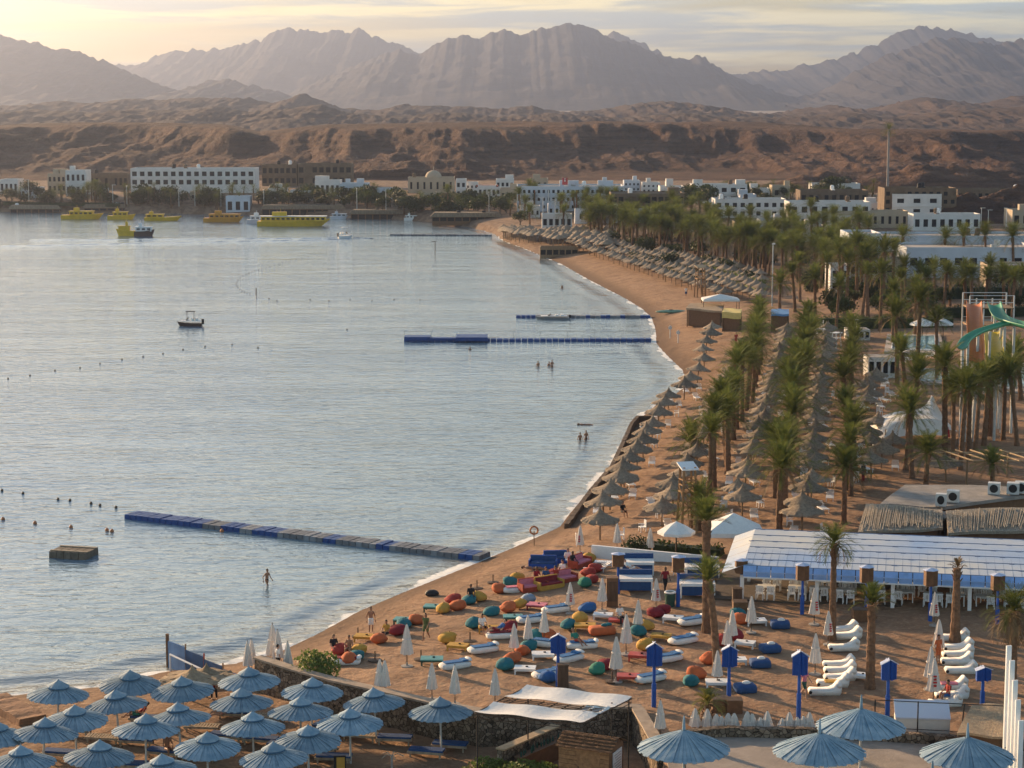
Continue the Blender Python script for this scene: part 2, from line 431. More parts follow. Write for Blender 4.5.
def build_water():
    Y = np.geomspace(40, 700, 420)[:, None]; U = np.linspace(-0.9, 0.25, 420)[None, :]
    X = U * Y; Y = np.repeat(Y, 420, 1)
    d = -shore_dist(X, Y)
    o = grid_object('sea', X, Y, np.zeros(X.shape), water_material(), {'shore': d})
build_water()

def ridge_sheet(name, pts, Y, front, m, nx=420, ny=70, seed=0, rough=0.35, sc=1.0, base=4.0, back=0.5):
    """A range whose crest stands at distance Y and follows the given outline (pixels); it falls away in front and behind."""
    xs = np.array([at_y(x, y, Y).x for x, y in pts]); zs = np.array([at_y(x, y, Y).z for x, y in pts])
    X1 = np.linspace(xs[0], xs[-1], nx); crest = np.interp(X1, xs, zs) - base
    hm = crest.max()
    t = np.linspace(-1, back, ny)[:, None]                       # -1 foot in front, 0 crest, > 0 behind
    Xg = np.repeat(X1[None, :], ny, 0); Yg = Y + t * front + 0 * Xg
    k = sc * 3.0 / hm
    wob = (fbm(Xg * k * 0.5, Yg * k * 0.5, 3, seed + 5) - 0.5) * 2
    prof = np.clip(1 - np.abs(t + 0.10 * wob * np.sin(PI * np.clip(t + 1, 0, 1))) ** 0.85, 0, 1)
    rg = ridged(Xg * k, Yg * k * 0.55, 6, seed) - 0.62
    crest_d = (fbm(X1 * k * 4, X1 * 0, 5, seed + 9) - 0.5) * 0.10 * hm
    Z = (crest + crest_d)[None, :] * prof
    Z = Z + rough * hm * rg * np.sqrt(np.clip(prof, 0, 1)) * (1 - 0.86 * np.exp(-(t / 0.10) ** 2))
    Z = np.where(prof <= 0.001, -3, Z) + base
    return grid_object(name, Xg, Yg, Z, m, {}, smooth=True)
R_FAR = rock_material('granite_far', (0.066, 0.058, 0.060), (0.086, 0.072, 0.070), (0.050, 0.046, 0.050), 0.0016, bumpd=8)
R_MID = rock_material('rock_mid', (0.082, 0.054, 0.044), (0.105, 0.068, 0.053), (0.062, 0.043, 0.037), 0.004, bumpd=6)
R_NEAR = rock_material('rock_near', (0.098, 0.054, 0.039), (0.142, 0.080, 0.054), (0.066, 0.040, 0.032), 0.018, bumpd=3.5)
ridge_sheet('mountains', [(60, 72), (100, 66), (140, 62), (170, 52), (200, 50), (240, 45), (265, 38), (278, 30), (290, 25), (300, 30), (318, 34), (330, 30), (345, 33), (360, 29), (375, 38), (400, 45), (418, 52), (440, 62), (480, 78), (520, 95)], 9000, 1900, R_FAR, rough=0.11, seed=1)
ridge_sheet('mountains', [(290, 98), (310, 84), (340, 73), (375, 58), (400, 50), (420, 54), (430, 46), (450, 38), (465, 34), (480, 38), (500, 31), (520, 35), (545, 28), (565, 23), (585, 25), (605, 35), (640, 47), (665, 56), (690, 60), (705, 57), (720, 68), (740, 80), (770, 90), (800, 99)], 7200, 1600, R_FAR, rough=0.11, seed=11)
ridge_sheet('mountains', [(560, 60), (600, 40), (612, 32), (625, 34), (645, 44), (670, 56), (700, 75), (740, 74), (765, 70), (790, 68), (810, 65), (850, 55), (880, 42), (905, 28), (925, 26), (950, 30), (975, 35), (1005, 42), (1024, 45), (1100, 52), (1200, 60)], 9600, 2000, R_FAR, rough=0.11, seed=21)
ridge_sheet('mountains', [(760, 102), (790, 100), (830, 90), (850, 74), (880, 58), (905, 50), (935, 37), (960, 39), (990, 44), (1010, 42), (1060, 36), (1120, 44), (1200, 60)], 6400, 1500, R_FAR, rough=0.11, seed=31)
ridge_sheet('mountains', [(-260, 60), (-160, 40), (-60, 30), (0, 36), (20, 40), (40, 42), (55, 48), (75, 52), (100, 60), (130, 73), (155, 86), (180, 92), (215, 80), (240, 82), (270, 90), (300, 100)], 5200, 1500, R_FAR, rough=0.11, seed=41)
ridge_sheet('hills', [(-260, 98), (-60, 100), (0, 106), (30, 104), (60, 101), (90, 103), (130, 98), (160, 100), (200, 97), (250, 98), (275, 103), (290, 98), (305, 92), (320, 101), (335, 108), (380, 110), (400, 104), (450, 106), (500, 108), (530, 105), (560, 113), (600, 109), (640, 103), (670, 101), (700, 104), (730, 109), (780, 116), (800, 110), (830, 105), (850, 108), (880, 112), (900, 104), (920, 97), (940, 99), (960, 102), (985, 106), (1000, 100), (1020, 95), (1060, 88), (1200, 95)], 2700, 700, R_MID, nx=700, ny=60, seed=51, rough=0.4, sc=0.55, base=6)
ridge_sheet('hills', [(-260, 104), (-100, 108), (0, 112), (40, 109), (90, 113), (140, 108), (180, 112), (215, 106), (250, 112), (290, 108), (320, 104), (345, 112), (400, 116), (450, 112), (500, 117), (560, 113), (620, 118), (680, 113), (740, 118), (800, 116), (850, 113), (900, 118), (950, 111), (1000, 108), (1060, 104), (1200, 100)], 1900, 520, R_MID, nx=700, ny=60, seed=71, rough=0.42, sc=0.5, base=7)
def build_plateau():
    xs, tops = zip(*[(-300, 127), (0, 127), (100, 126), (230, 128), (262, 134), (300, 129), (330, 126), (420, 125), (500, 127), (600, 123), (700, 125), (760, 128), (850, 131), (1024, 131), (1300, 128)])
    X, Y = frustum_grid(735, 2600, 330, -0.45, 0.45, 900)
    u = X / Y * F + W / 2
    top = np.interp(u, xs, tops)
    Yc = 960.0
    crest = CAMH - (top - HORIZON) / F * Yc                       # roughly 18 to 22 m
    n = fbm(X / 190, Y / 190, 4, 60); g = ridged(X / 85 + 0.3 * n, Y / 260, 5, 61)
    g2 = ridged(X / 34 + 0.6 * n, Y / 400, 4, 64)
    s = (Y - 765 - 90 * (n - 0.5) - 40 * np.sin(u / 85.0)) / 190 + 0.5 * (g - 0.62) + 0.24 * (g2 - 0.62)
    Z = 6.2 + (crest - 6.2) * np.clip(0.34 * sstep(0, 0.62, s) + 0.66 * sstep(0.5, 0.92, s), 0, 1)
    low = sstep(0.02, 0.3, s) * (1 - sstep(0.6, 1.1, s))
    Z = Z + low * 6.5 * (ridged(X / 30, Y / 75, 7, 66, 0.62) - 0.62)
    Z = Z + sstep(1.0, 1.6, s) * 3.0 * (fbm(X / 150, Y / 150, 4, 70) - 0.45) - sstep(1.25, 3.2, s) * 9
    Z = Z + sstep(0.7, 1.0, s) * 3.2 * (fbm(X / 60 + 9, Y / 60, 3, 77) - 0.5)
    Z = np.where(Y < 765, 3.0 + 3.2 * sstep(735, 765, Y), Z)
    grid_object('hills', X, Y, Z, R_NEAR, {})
build_plateau()
# haze: one closed box of even air, the sky outside it
def build_haze():
    mb = MB(); mb.box((0, 5700, 203), (13000, 12400, 416))
    m = bpy.data.materials.new('haze'); m.use_nodes = True; nt = m.node_tree; nt.nodes.clear()
    o = nt.nodes.new('ShaderNodeOutputMaterial'); v = nt.nodes.new('ShaderNodeVolumePrincipled')
    v.inputs['Color'].default_value = (0.36, 0.42, 0.60, 1); v.inputs['Density'].default_value = 0.00014; v.inputs['Anisotropy'].default_value = 0.76
    nt.links.new(v.outputs[0], o.inputs['Volume'])
    ob = link('haze', mb.mesh('haze', m)); ob['kind'] = 'stuff'
build_haze()
# ------------------------------------------------------------------ palms
def leafy(m, f=0.35):                       # thin leaves let some light through
    nt = m.node_tree; b = nt.nodes['Principled BSDF']; t = nt.nodes.new('ShaderNodeBsdfTranslucent'); x = nt.nodes.new('ShaderNodeMixShader'); x.inputs[0].default_value = f
    src = b.inputs['Base Color'].links[0].from_socket; nt.links.new(src, t.inputs['Color']); nt.links.new(b.outputs[0], x.inputs[1]); nt.links.new(t.outputs[0], x.inputs[2]); nt.links.new(x.outputs[0], nt.nodes['Material Output'].inputs[0]); return m
LEAF = mat('palm_leaf', (0.058, 0.088, 0.020), 0.8, 0.0, 1.3, col2=(0.195, 0.205, 0.050), spec=0.15, objvar=0.22)
LEAF_DRY = mat('palm_leaf_dry', (0.20, 0.13, 0.06), 0.8, 0.3, 2.0)
LEAF_YEL = mat('palm_leaf_yellow', (0.15, 0.15, 0.03), 0.6, 0.0, 1.3, col2=(0.30, 0.26, 0.06))
BARK = mat('palm_bark', (0.17, 0.095, 0.055), 0.95, 0.35, 6.0, bump=0.6, objvar=0.2)
BARK_GREY = mat('bark_grey', (0.17, 0.13, 0.10), 0.95, 0.3, 5.0, bump=0.5)
SHRUB = mat('shrub_leaf', (0.018, 0.032, 0.011), 0.6, 0.0, 1.0, col2=(0.058, 0.076, 0.024), objvar=0.25)
SHRUB_L = mat('shrub_leaf_light', (0.09, 0.14, 0.03), 0.6, 0.0, 1.5, col2=(0.17, 0.21, 0.05))
for _m in (LEAF, LEAF_YEL, SHRUB, SHRUB_L): leafy(_m)
def frond(mb, base, az, el, L, droop, n, lw, rnd):
    d = Vector((math.cos(az), math.sin(az), 0)); side = Vector((-math.sin(az), math.cos(az), 0))
    pts = []; p = Vector(base); a = el
    for i in range(n + 1):
        pts.append((p.copy(), a)); a -= droop / n * (0.5 + 1.2 * i / n)
        p = p + (d * math.cos(a) + Vector((0, 0, 1)) * math.sin(a)) * (L / n)
    for i in range(n):
        (p0, a0), (p1, a1) = pts[i], pts[i + 1]; w = 0.03 * (1 - i / n) + 0.008
        mb.add([p0 - side * w, p0 + side * w, p1 + side * w * 0.8, p1 - side * w * 0.8], [(0, 1, 2, 3)])
    for i in range(1, n + 1):
        for h in (0.0, 0.5):
            (p0, a0) = pts[i]; q = p0 if h == 0 else p0.lerp(pts[min(i + 1, n)][0], h)
            t = (i + h) / n; ll = lw * (0.45 + 1.0 * math.sin(PI * min(1, 0.12 + 0.86 * t))) * rnd.uniform(0.8, 1.15)
            fw = d * math.cos(a0) + Vector((0, 0, 1)) * math.sin(a0); up = Vector((0, 0, 1)) * math.cos(a0) - d * math.sin(a0)
            for s in (-1, 1):
                o = (side * s * 0.50 + fw * (0.75 + 0.3 * t) + up * rnd.uniform(0.1, 0.4)).normalized()
                ww = 0.036
                e = q + o * ll - Vector((0, 0, 1)) * ll * 0.18
                mb.add([q - fw * ww, q + fw * ww, e + fw * ww * 0.3, e - fw * ww * 0.3], [(0, 1, 2, 3)])
def palm_meshes(seed, trunk_h, nf=52, L=2.3, lw=0.5, lo=-35, hi=82, r0=0.24, r1=0.17, dry=6, droop=1.0, leaf=None, bend=0.15, n=9):
    r = random.Random(seed); bx, by = r.uniform(-bend, bend), r.uniform(-bend, bend)
    pts = []; rs = []; k = max(6, int(trunk_h * 3.2))
    for i in range(k + 1):
        t = i / k; pts.append((bx * t * t * trunk_h * 0.5, by * t * t * trunk_h * 0.5, trunk_h * t - (0.3 if i == 0 else 0)))
        rs.append((r0 + (r1 - r0) * t) * (1 + (0.10 if i % 2 else -0.06)) + (0.10 if i == 0 else 0) + (0.07 * max(0, (t - 0.82) / 0.18)))
    tb = MB(); tb.tube(pts, rs, 9)
    top = Vector(pts[-1]); tb.mi = 0
    for i in range(16):                      # stubs of cut leaf bases under the crown
        a = i * 2.4; z = top.z - 0.08 - 0.055 * i
        c = Vector((top.x * (z / top.z) + math.cos(a) * 0.2, top.y * (z / top.z) + math.sin(a) * 0.2, z))
        tb.tube([c, c + Vector((math.cos(a) * 0.13, math.sin(a) * 0.13, 0.2))], [0.05, 0.025], 5)
    cb = MB()
    for i in range(nf):
        t = (i + 0.5) / nf; el = rad(lo + (hi - lo) * t ** 0.8 + r.uniform(-8, 8))
        cb.mi = 1 if i < dry else 0
        frond(cb, top + Vector((0, 0, 0.12 * t)), i * 2.39996 + r.uniform(-.2, .2), el, L * r.uniform(0.82, 1.1) * (1 - 0.16 * t), droop * (0.75 + 0.5 * (1 - t)) * r.uniform(0.8, 1.2), n, lw, r)
    return tb.mesh('trunk', BARK), cb.mesh('crown', [leaf or LEAF, LEAF_DRY])
def palm_maker(name, label, *a, **k):
    def fn():
        t, c = palm_meshes(*a, **k); o = thing(name, label, 'palm tree')
        link('trunk', t, o); link('crown', c, o); return o
    return Maker(fn)
CRN = dict(nf=60, L=2.68, lw=0.46, lo=-18, hi=88, r0=0.25, r1=0.19, droop=0.85, dry=6, n=12)
def palm_set(seed, th, cnt, **k):
    kk = dict(CRN); kk.update(k); return [palm_maker('date_palm', 'date palm', seed + i, th + 0.25 * (i % 3), **dict(kk, nf=kk['nf'] + 5 * (i % 3), L=kk["L"] * (1 + 0.07 * (i % 2)))) for i in range(cnt)]
FARK = dict(nf=62, L=3.1, lw=0.8, n=7)
P_SETS = {'near': [(2.0, palm_set(100, 1.3, 2)), (4.6, palm_set(110, 3.0, 3)), (6.4, palm_set(120, 4.7, 4)), (8.6, palm_set(130, 6.8, 3))],
          'far': [(3.9, palm_set(140, 2.4, 2, **FARK)), (5.7, palm_set(150, 4.0, 3, **FARK)), (7.8, palm_set(160, 6.1, 3, **FARK))]}
PALMS, PALMS_FAR, SHORT_PALM = 'near', 'far', 'near'
def palm_h(p, hm, label, group=None, makers='near', rnd=RND):
    bh, L = min(P_SETS[makers], key=lambda t: abs(math.log(t[0] / hm))); s = hm / bh; c = s ** 0.5 * rnd.uniform(0.9, 1.12)
    o = rnd.choice(L)(tuple(p), rnd.uniform(0, 6.28), label, group, (c, c, s)); o.rotation_euler.x = rnd.gauss(0, .035); o.rotation_euler.y = rnd.gauss(0, .035); return o
def palm_at(x, y, hpx, label, group=None, makers='near', base_h=0, rnd=RND, p=None):
    p = p or gp(x, y); return palm_h(p, max(1.2, hpx * mpp(p)), label, group, makers, rnd)

# the beach grid: straw umbrella rows and palm rows run the same way
RD = Vector((0.163, 0.9866, 0)).normalized(); RE = Vector((RD.y, -RD.x, 0))
P0 = gp(803, 534); P0.z = 0
def grid_pt(row, along):
    q = P0 + RE * row + RD * along; return Vector((q.x, q.y, gz(q.x, q.y)))
def project(v):
    d = Vector(v) - Vector((0, 0, CAMH)); z = d.dot(FWD)
    return W / 2 + d.x * F / z, H / 2 - d.dot(UPV) * F / z
PR = random.Random(21)
ROWS = []                                    # three long palm rows
for rname, px, py, n, step, hh in (('first palm row from the sea', 713, 505, 16, 6.6, 7.2), ('middle palm row', 776, 529, 18, 6.7, 6.3), ('third palm row from the sea', 849, 527, 9, 12.5, 5.9)):
    b = gp(px, py); off = (b - P0).dot(RE); a0 = (Vector((b.x, b.y, 0)) - P0).dot(RD)
    for i in range(n):
        q = grid_pt(off + PR.uniform(-.5, .5), a0 + i * step + PR.uniform(-1.2, 1.2))
        palm_h(q, hh * PR.uniform(0.88, 1.14), f'{ORD[i]} date palm from the near end of the {rname}', 'date palms in rows among the straw umbrellas', 'near', PR)
# short young palms near the seaward row
for x, y, h, lab in ((690, 462, 26, 'short young palm with upright fronds at the near end beside the seaward palm row'), (700, 530, 30, 'bushy young palm at the foot of the near lifeguard tower'),
                     (848, 490, 28, 'short young palm under the nearest palms of the third row'), (992, 490, 40, 'young bushy palm beside the rooftop air conditioners'), (925, 500, 66, 'wide date palm standing in front of the white peaked tent')):
    palm_at(x, y, h, lab, 'palms among the straw umbrellas', SHORT_PALM if h < 50 else PALMS, 3.6 if h < 50 else 6.6)
# palms at the right, among the pool and slides
RIGHT = [(906, 470, 112), (912, 478, 80), (908, 450, 60), (945, 455, 104), (953, 462, 86), (960, 470, 96), (968, 462, 88), (975, 452, 84), (984, 446, 82), (1003, 440, 80), (1017, 446, 86), (963, 440, 76), (990, 436, 60),
         (1012, 420, 72), (897, 385, 84), (905, 400, 62), (917, 376, 88), (937, 376, 70), (1012, 402, 44), (1021, 400, 60),
         (893, 345, 64), (880, 330, 66), (868, 318, 70), (915, 336, 58), (928, 322, 56), (944, 316, 52), (966, 314, 46), (985, 308, 40), (1004, 308, 44), (1019, 310, 42), (846, 316, 64), (836, 332, 56),
         (780, 318, 44), (795, 312, 50), (815, 314, 46), (826, 306, 54), (842, 296, 58), (800, 302, 50), (902, 318, 50), (920, 306, 44), (972, 318, 50), (1012, 322, 52), (935, 300, 40), (965, 298, 38), (990, 298, 40), (905, 306, 48), (950, 306, 38), (1010, 302, 34), (892, 300, 58), (884, 306, 66), (856, 300, 66), (862, 322, 60), (840, 300, 58)]
for i, (x, y, h) in enumerate(RIGHT):
    palm_at(x, y, h, 'date palm standing between the pool deck, the white tent and the water slides', 'date palms round the pool and slides', rnd=PR)
for i, (x, y, h) in enumerate([(848, 262, 40), (870, 262, 42), (900, 268, 40), (943, 272, 42), (964, 274, 45), (986, 276, 47), (1013, 278, 48)]):
    palm_at(x, y, h, 'tall date palm in the line before the long low white roofs', 'palms in front of the white roofs', PALMS_FAR, rnd=PR)
# the far grove
n = 0
while n < 150:
    x = PR.uniform(590, 872); lo = np.interp(x, [590, 640, 700, 760, 820, 872], [243, 251, 262, 276, 288, 290]); hi = np.interp(x, [590, 640, 720, 872], [234, 231, 230, 238])
    y = lo - (lo - hi) * PR.random() ** 1.6
    palm_at(x, y, 28 + (y - 236) * 0.26 + PR.uniform(-4, 6), 'date palm in the dense grove beyond the straw umbrella field', 'date palms of the far grove', PALMS_FAR, rnd=PR); n += 1

# ------------------------------------------------------------------ leafy shrubs, hedges and round trees
def leaf_cloud(mb, c, r, n, size, rnd, flat=1.0, squash=None):
    for _ in range(n):
        while True:
            v = Vector((rnd.uniform(-1, 1), rnd.uniform(-1, 1), rnd.uniform(-1, 1)))
            if v.length < 1: break
        v = v.normalized() * (v.length ** 0.45) * (1 + 0.22 * math.sin(5 * v.x + 3 * v.z) * math.cos(4 * v.y))
        p = Vector(c) + Vector((v.x * r[0], v.y * r[1], v.z * r[2])); s = size * rnd.uniform(0.6, 1.3)
        a = Vector((rnd.gauss(0, 1), rnd.gauss(0, 1), rnd.gauss(0, 1))).normalized(); b = a.orthogonal().normalized()
        mb.add([p - a * s, p - b * s * 0.5, p + a * s, p + b * s * 0.5], [(0, 1, 2, 3)])
def tree_fn(name, label, cat, seed, trunk_h, r, n, size, m):
    def fn():
        q = random.Random(seed); o = thing(name, label, cat); tb = MB(); cb = MB()
        tb.tube([(0, 0, -0.3), (0.05, 0, trunk_h * 0.6), (0.1, 0.08, trunk_h + r[2] * 0.5)], [0.24, 0.17, 0.08], 8)
        for k in range(5):
            a = k * 1.3; tb.tube([(0.05, 0, trunk_h * (0.6 + 0.08 * k)), (math.cos(a) * r[0] * 0.6, math.sin(a) * r[1] * 0.6, trunk_h + r[2] * (0.5 + 0.15 * k))], [0.09, 0.03], 6)
        for k in range(9):
            a = k * 2.4; t = 0.55 * math.sqrt((k + 0.5) / 9)
            leaf_cloud(cb, (math.cos(a) * r[0] * t, math.sin(a) * r[1] * t, trunk_h + r[2] * q.uniform(0.5, 1.25)), [x * q.uniform(0.42, 0.62) for x in r], n // 9, size, q)
        part('trunk', tb, BARK_GREY, o); part('crown', cb, m, o); return o
    return Maker(fn)
ROUND = [tree_fn('leafy_tree', 'round dark tree', 'tree', 300 + i, 1.4, (2.6, 2.6, 1.8), 900, 0.24, SHRUB) for i in range(3)]
def shrub_fn(label, seed, r, n, size, m, name='shrub'):
    def fn():
        q = random.Random(seed); o = thing(name, label, 'shrub'); cb = MB(); tb = MB()
        for k in range(6):
            a = k; leaf_cloud(cb, (math.cos(a) * r[0] * 0.4, math.sin(a) * r[1] * 0.4, r[2] * q.uniform(0.6, 1.1)), [x * 0.62 for x in r], n // 6, size, q)
            tb.tube([(0, 0, -0.1), (math.cos(a) * r[0] * 0.4, math.sin(a) * r[1] * 0.4, r[2] * 0.8)], [0.04, 0.015], 5)
        part('foliage', cb, m, o); part('stem', tb, BARK_GREY, o); return o
    return Maker(fn)
def hedge(label, x0, y0, x1, y1, hpx, dm=1.0, m=None, seed=5):
    a, b = gp(x0, y0), gp(x1, y1); L = (b - a).length; h = hpx * mpp(a); ang = math.atan2(b.y - a.y, b.x - a.x)
    q = random.Random(seed); cb = MB(); n = int(L * 90 * max(1, h))
    n = min(n, 7000); sz = 0.13 if n < 7000 else 0.2
    for _ in range(n):
        u = q.uniform(0, L); wob = 0.16 * math.sin(u * 1.7) + 0.1 * math.sin(u * 4.1)
        p = Vector((u, q.uniform(-dm / 2, dm / 2) + wob, h * q.random() ** 0.7 * (1 + wob * 0.6)))
        e = Vector((q.gauss(0, 1), q.gauss(0, 1), q.gauss(0, 1))).normalized(); f = e.orthogonal().normalized(); s = sz * q.uniform(0.6, 1.4)
        cb.add([p - e * s, p - f * s * .5, p + e * s, p + f * s * .5], [(0, 1, 2, 3)])
    cb.box((L / 2, 0, h * .42), (L, dm * .75, h * .8))
    return single('hedge', cb, m or SHRUB, label, 'hedge', tuple(a), ang)

# ------------------------------------------------------------------ straw umbrellas
def thatch_mat(name, a, b):
    return mat(name, a, 0.95, 0.0, 5.0, bump=0.8, bscale=14.0, col2=b, stretch=(1, 1, 0.3), objvar=0.26)
THATCH = thatch_mat('thatch', (0.19, 0.138, 0.098), (0.35, 0.275, 0.195))
THATCH_B = thatch_mat('thatch_brown', (0.24, 0.17, 0.11), (0.36, 0.27, 0.17))
WOOD = mat('weathered_wood', (0.26, 0.17, 0.10), 0.85, 0.3, 6, bump=0.3, stretch=(1, 1, 0.2))
WOOD_L = mat('light_wood', (0.42, 0.30, 0.18), 0.8, 0.25, 5, bump=0.2, stretch=(1, 1, 0.2))
WHITE = mat('white_paint', (0.78, 0.78, 0.77), 0.6, 0.05, 3.0)
WHITE_P = mat('white_plastic', (0.80, 0.80, 0.80), 0.4, 0.04, 2.0, spec=0.4)
def straw_umbrella_fn(seed, R=1.6, top=2.85, rim=1.72, m=None, label='straw umbrella'):
    def fn():
        q = random.Random(seed); o = thing('straw_umbrella', label, 'umbrella'); c = MB(); n = 40
        j = [q.uniform(-0.05, 0.05) for _ in range(n)]; jz = [q.uniform(-0.10, 0.07) for _ in range(n)]
        prof = [(0.02, top + 0.22), (0.06, top + 0.12), (0.10, top - 0.02), (0.30, top - 0.28), (0.65, top - 0.50), (1.05, top - 0.70), (R, rim), (R + 0.03, rim - 0.10), (R * 0.8, rim + 0.06), (0.3, top - 0.58), (0.05, top - 0.5)]
        c.lathe(prof, n, jit=lambda i, k: j[k] * (1 if i in (6, 7, 8) else 0.4 if i > 2 else 0))
        c.v = [(x, y, z + (jz[(i % n)] if (i // n) in (6, 7) else 0.02 * jz[i % n])) for i, (x, y, z) in enumerate(c.v)]
        p = MB(); p.tube([(0, 0, -0.3), (0, 0, top - 0.3)], 0.07, 8)
        for k in range(8):
            a = k * PI / 4; p.tube([(0, 0, top - 0.42), (math.cos(a) * R * 0.95, math.sin(a) * R * 0.95, rim - 0.01)], 0.025, 5)
        part('canopy', c, m or THATCH, o); part('pole', p, WOOD, o); return o
    return Maker(fn)
STRAW = [straw_umbrella_fn(400 + i, 1.42 + 0.05 * i, 2.45 + 0.05 * i, 1.58 + 0.04 * i) for i in range(4)]
STRAW_CNT = 0
def straw(p, label, group, rnd, s=1.0):
    global STRAW_CNT; STRAW_CNT += 1
    o = rnd.choice(STRAW)(tuple(p), rnd.uniform(0, 6.28), label, group, s * rnd.uniform(0.92, 1.07)); o.rotation_euler.x = rnd.gauss(0, .04); o.rotation_euler.y = rnd.gauss(0, .04); return o
UR = random.Random(5)
UPOS = []
def straw_row(name, px, py, n, step, wob=0.4, group=None, skip=()):
    b = gp(px, py); off = (Vector((b.x, b.y, 0)) - P0).dot(RE); a0 = (Vector((b.x, b.y, 0)) - P0).dot(RD)
    for i in range(n):
        q = grid_pt(off + UR.uniform(-wob, wob), a0 + i * step + UR.uniform(-.5, .5))
        if i in skip: continue
        straw(q, f'{ORD[i]} straw umbrella from the near end, {name}', group, UR); UPOS.append(q)
G_ST = 'straw umbrellas in long rows on the beach'
straw_row('row between first and middle palms', 735, 531, 25, 5.3, 0.4, G_ST, skip=(0,))
straw_row('row between middle and third palms', 803, 536, 26, 5.3, 0.3, G_ST)
straw_row('row just seaward of the first palm row', 666, 527, 18, 5.2, 0.5, G_ST)
straw_row('row landward of the third palm row', 878, 478, 12, 5.2, 1.0, G_ST, skip=(5, 6))
# the row that follows the sea wall
SEAROW = [(600, 540), (604, 523), (610, 510), (621, 497), (624, 487), (629, 476), (637, 466), (643, 457), (648, 448), (652, 438), (658, 428), (664, 418), (668, 409), (684, 400), (690, 391), (697, 383), (704, 372), (703, 362), (706, 353), (710, 345), (713, 338)]
for i, (x, y) in enumerate(SEAROW):
    q = gp(x, y); straw(q, f'{ORD[i]} straw umbrella from the near end of the row along the water', 'straw umbrellas along the water', UR); UPOS.append(q)
straw(gp(946, 482), 'single straw umbrella beside the wide palm before the white tent', None, UR)
straw(gp(893, 458), 'straw umbrella standing just left of the white peaked tent', None, UR)
# far field of straw umbrellas before the grove
FIELD = [(548, 243), (600, 246), (640, 253), (680, 260), (720, 268), (762, 282), (764, 305), (740, 304), (705, 298), (670, 289), (630, 275), (585, 261)]
def in_poly(x, y, P):
    c = False
    for (x0, y0), (x1, y1) in zip(P, P[1:] + P[:1]):
        if (y0 > y) != (y1 > y) and x < (x1 - x0) * (y - y0) / (y1 - y0) + x0: c = not c
    return c
SP = []
fa, fb = gp(585, 262), gp(712, 306); fd = (fb - fa); fd.z = 0; fd.normalize(); fe = Vector((-fd.y, fd.x, 0))
for i in range(-25, 60):
    for k in range(-3, 30):
        q = fa + fd * (i * 3.7 + (k % 2) * 1.7 + UR.uniform(-.3, .3)) + fe * (k * 3.7 + UR.uniform(-.3, .3))
        x, y = project((q.x, q.y, gz(q.x, q.y)))
        if in_poly(x, y, FIELD): SP.append((y, Vector((q.x, q.y, gz(q.x, q.y)))))
SP.sort(key=lambda t: -t[0])
room = 296 - STRAW_CNT
for y, q in SP[:room]:
    straw(q, 'weathered straw umbrella in the dense field before the palm grove', 'straw umbrellas of the dense far field', UR)
rest = MB()                                  # the smallest, farthest ones as one object
REST = [q for y, q in SP[room:]]
for _ in range(150):
    x = UR.uniform(503, 610); y = UR.uniform(237, 240 + (x - 500) * 0.14)
    q = gp(x, y); REST.append(q)
for q in REST:
    rest.lathe([(0.02, 3.2), (0.3, 2.95), (1.0, 2.6), (1.65, 2.15), (1.3, 2.2), (0.05, 2.7)], 12, q); rest.tube([q - Vector((0, 0, .2)), q + Vector((0, 0, 2.7))], 0.07, 5)
o = link('straw_umbrellas', rest.mesh('straw_umbrellas', THATCH)); tag(o, 'small far straw umbrellas along the curve of the beach', 'umbrellas', None, 'stuff')
# ------------------------------------------------------------------ the beach bar's beach: bean bags, loungers, tables, closed parasols
def cloth(name, c, v=0.12): return mat(name, c, 0.85, v, 4.0, bump=0.25, bscale=7.0)
CLOTH = {'red': cloth('cloth_red', (0.36, 0.045, 0.035)), 'orange': cloth('cloth_orange', (0.50, 0.125, 0.045)), 'teal': cloth('cloth_teal', (0.02, 0.15, 0.175)),
         'yellow': cloth('cloth_yellow', (0.52, 0.29, 0.055)), 'blue': cloth('cloth_blue', (0.03, 0.12, 0.32)), 'grey blue': cloth('cloth_grey_blue', (0.22, 0.30, 0.40)),
         'green': cloth('cloth_green', (0.03, 0.20, 0.14)), 'dark red': cloth('cloth_dark_red', (0.23, 0.02, 0.03)), 'pink': cloth('cloth_pink', (0.62, 0.20, 0.26)),
         'white': cloth('cloth_white', (0.76, 0.74, 0.70), 0.06)}
NAVY = cloth('cloth_navy', (0.025, 0.075, 0.20)); BLUE_P = mat('blue_paint', (0.016, 0.085, 0.36), 0.5, 0.12, 2.0); BLUE_T = cloth('blue_towel', (0.04, 0.16, 0.36))
CREAM = cloth('parasol_canvas', (0.66, 0.60, 0.54), 0.10); DARKWOOD = mat('dark_wood', (0.09, 0.055, 0.035), 0.7, 0.3, 6, stretch=(1, 1, 0.2))
GREYM = mat('grey_metal', (0.25, 0.25, 0.25), 0.5, 0.1); BLACK = mat('black_rubber', (0.02, 0.02, 0.022), 0.6); CONC = mat('concrete', (0.33, 0.30, 0.27), 0.9, 0.2, 2.0, bump=0.2)
TEALT = mat('teal_table_paint', (0.10, 0.30, 0.29), 0.5, 0.15, 3); DKGREEN = mat('dark_green_paint', (0.02, 0.07, 0.055), 0.5)
SANDY = mat('sand_patch', (0.36, 0.22, 0.13), 0.95, 0.2, 4)
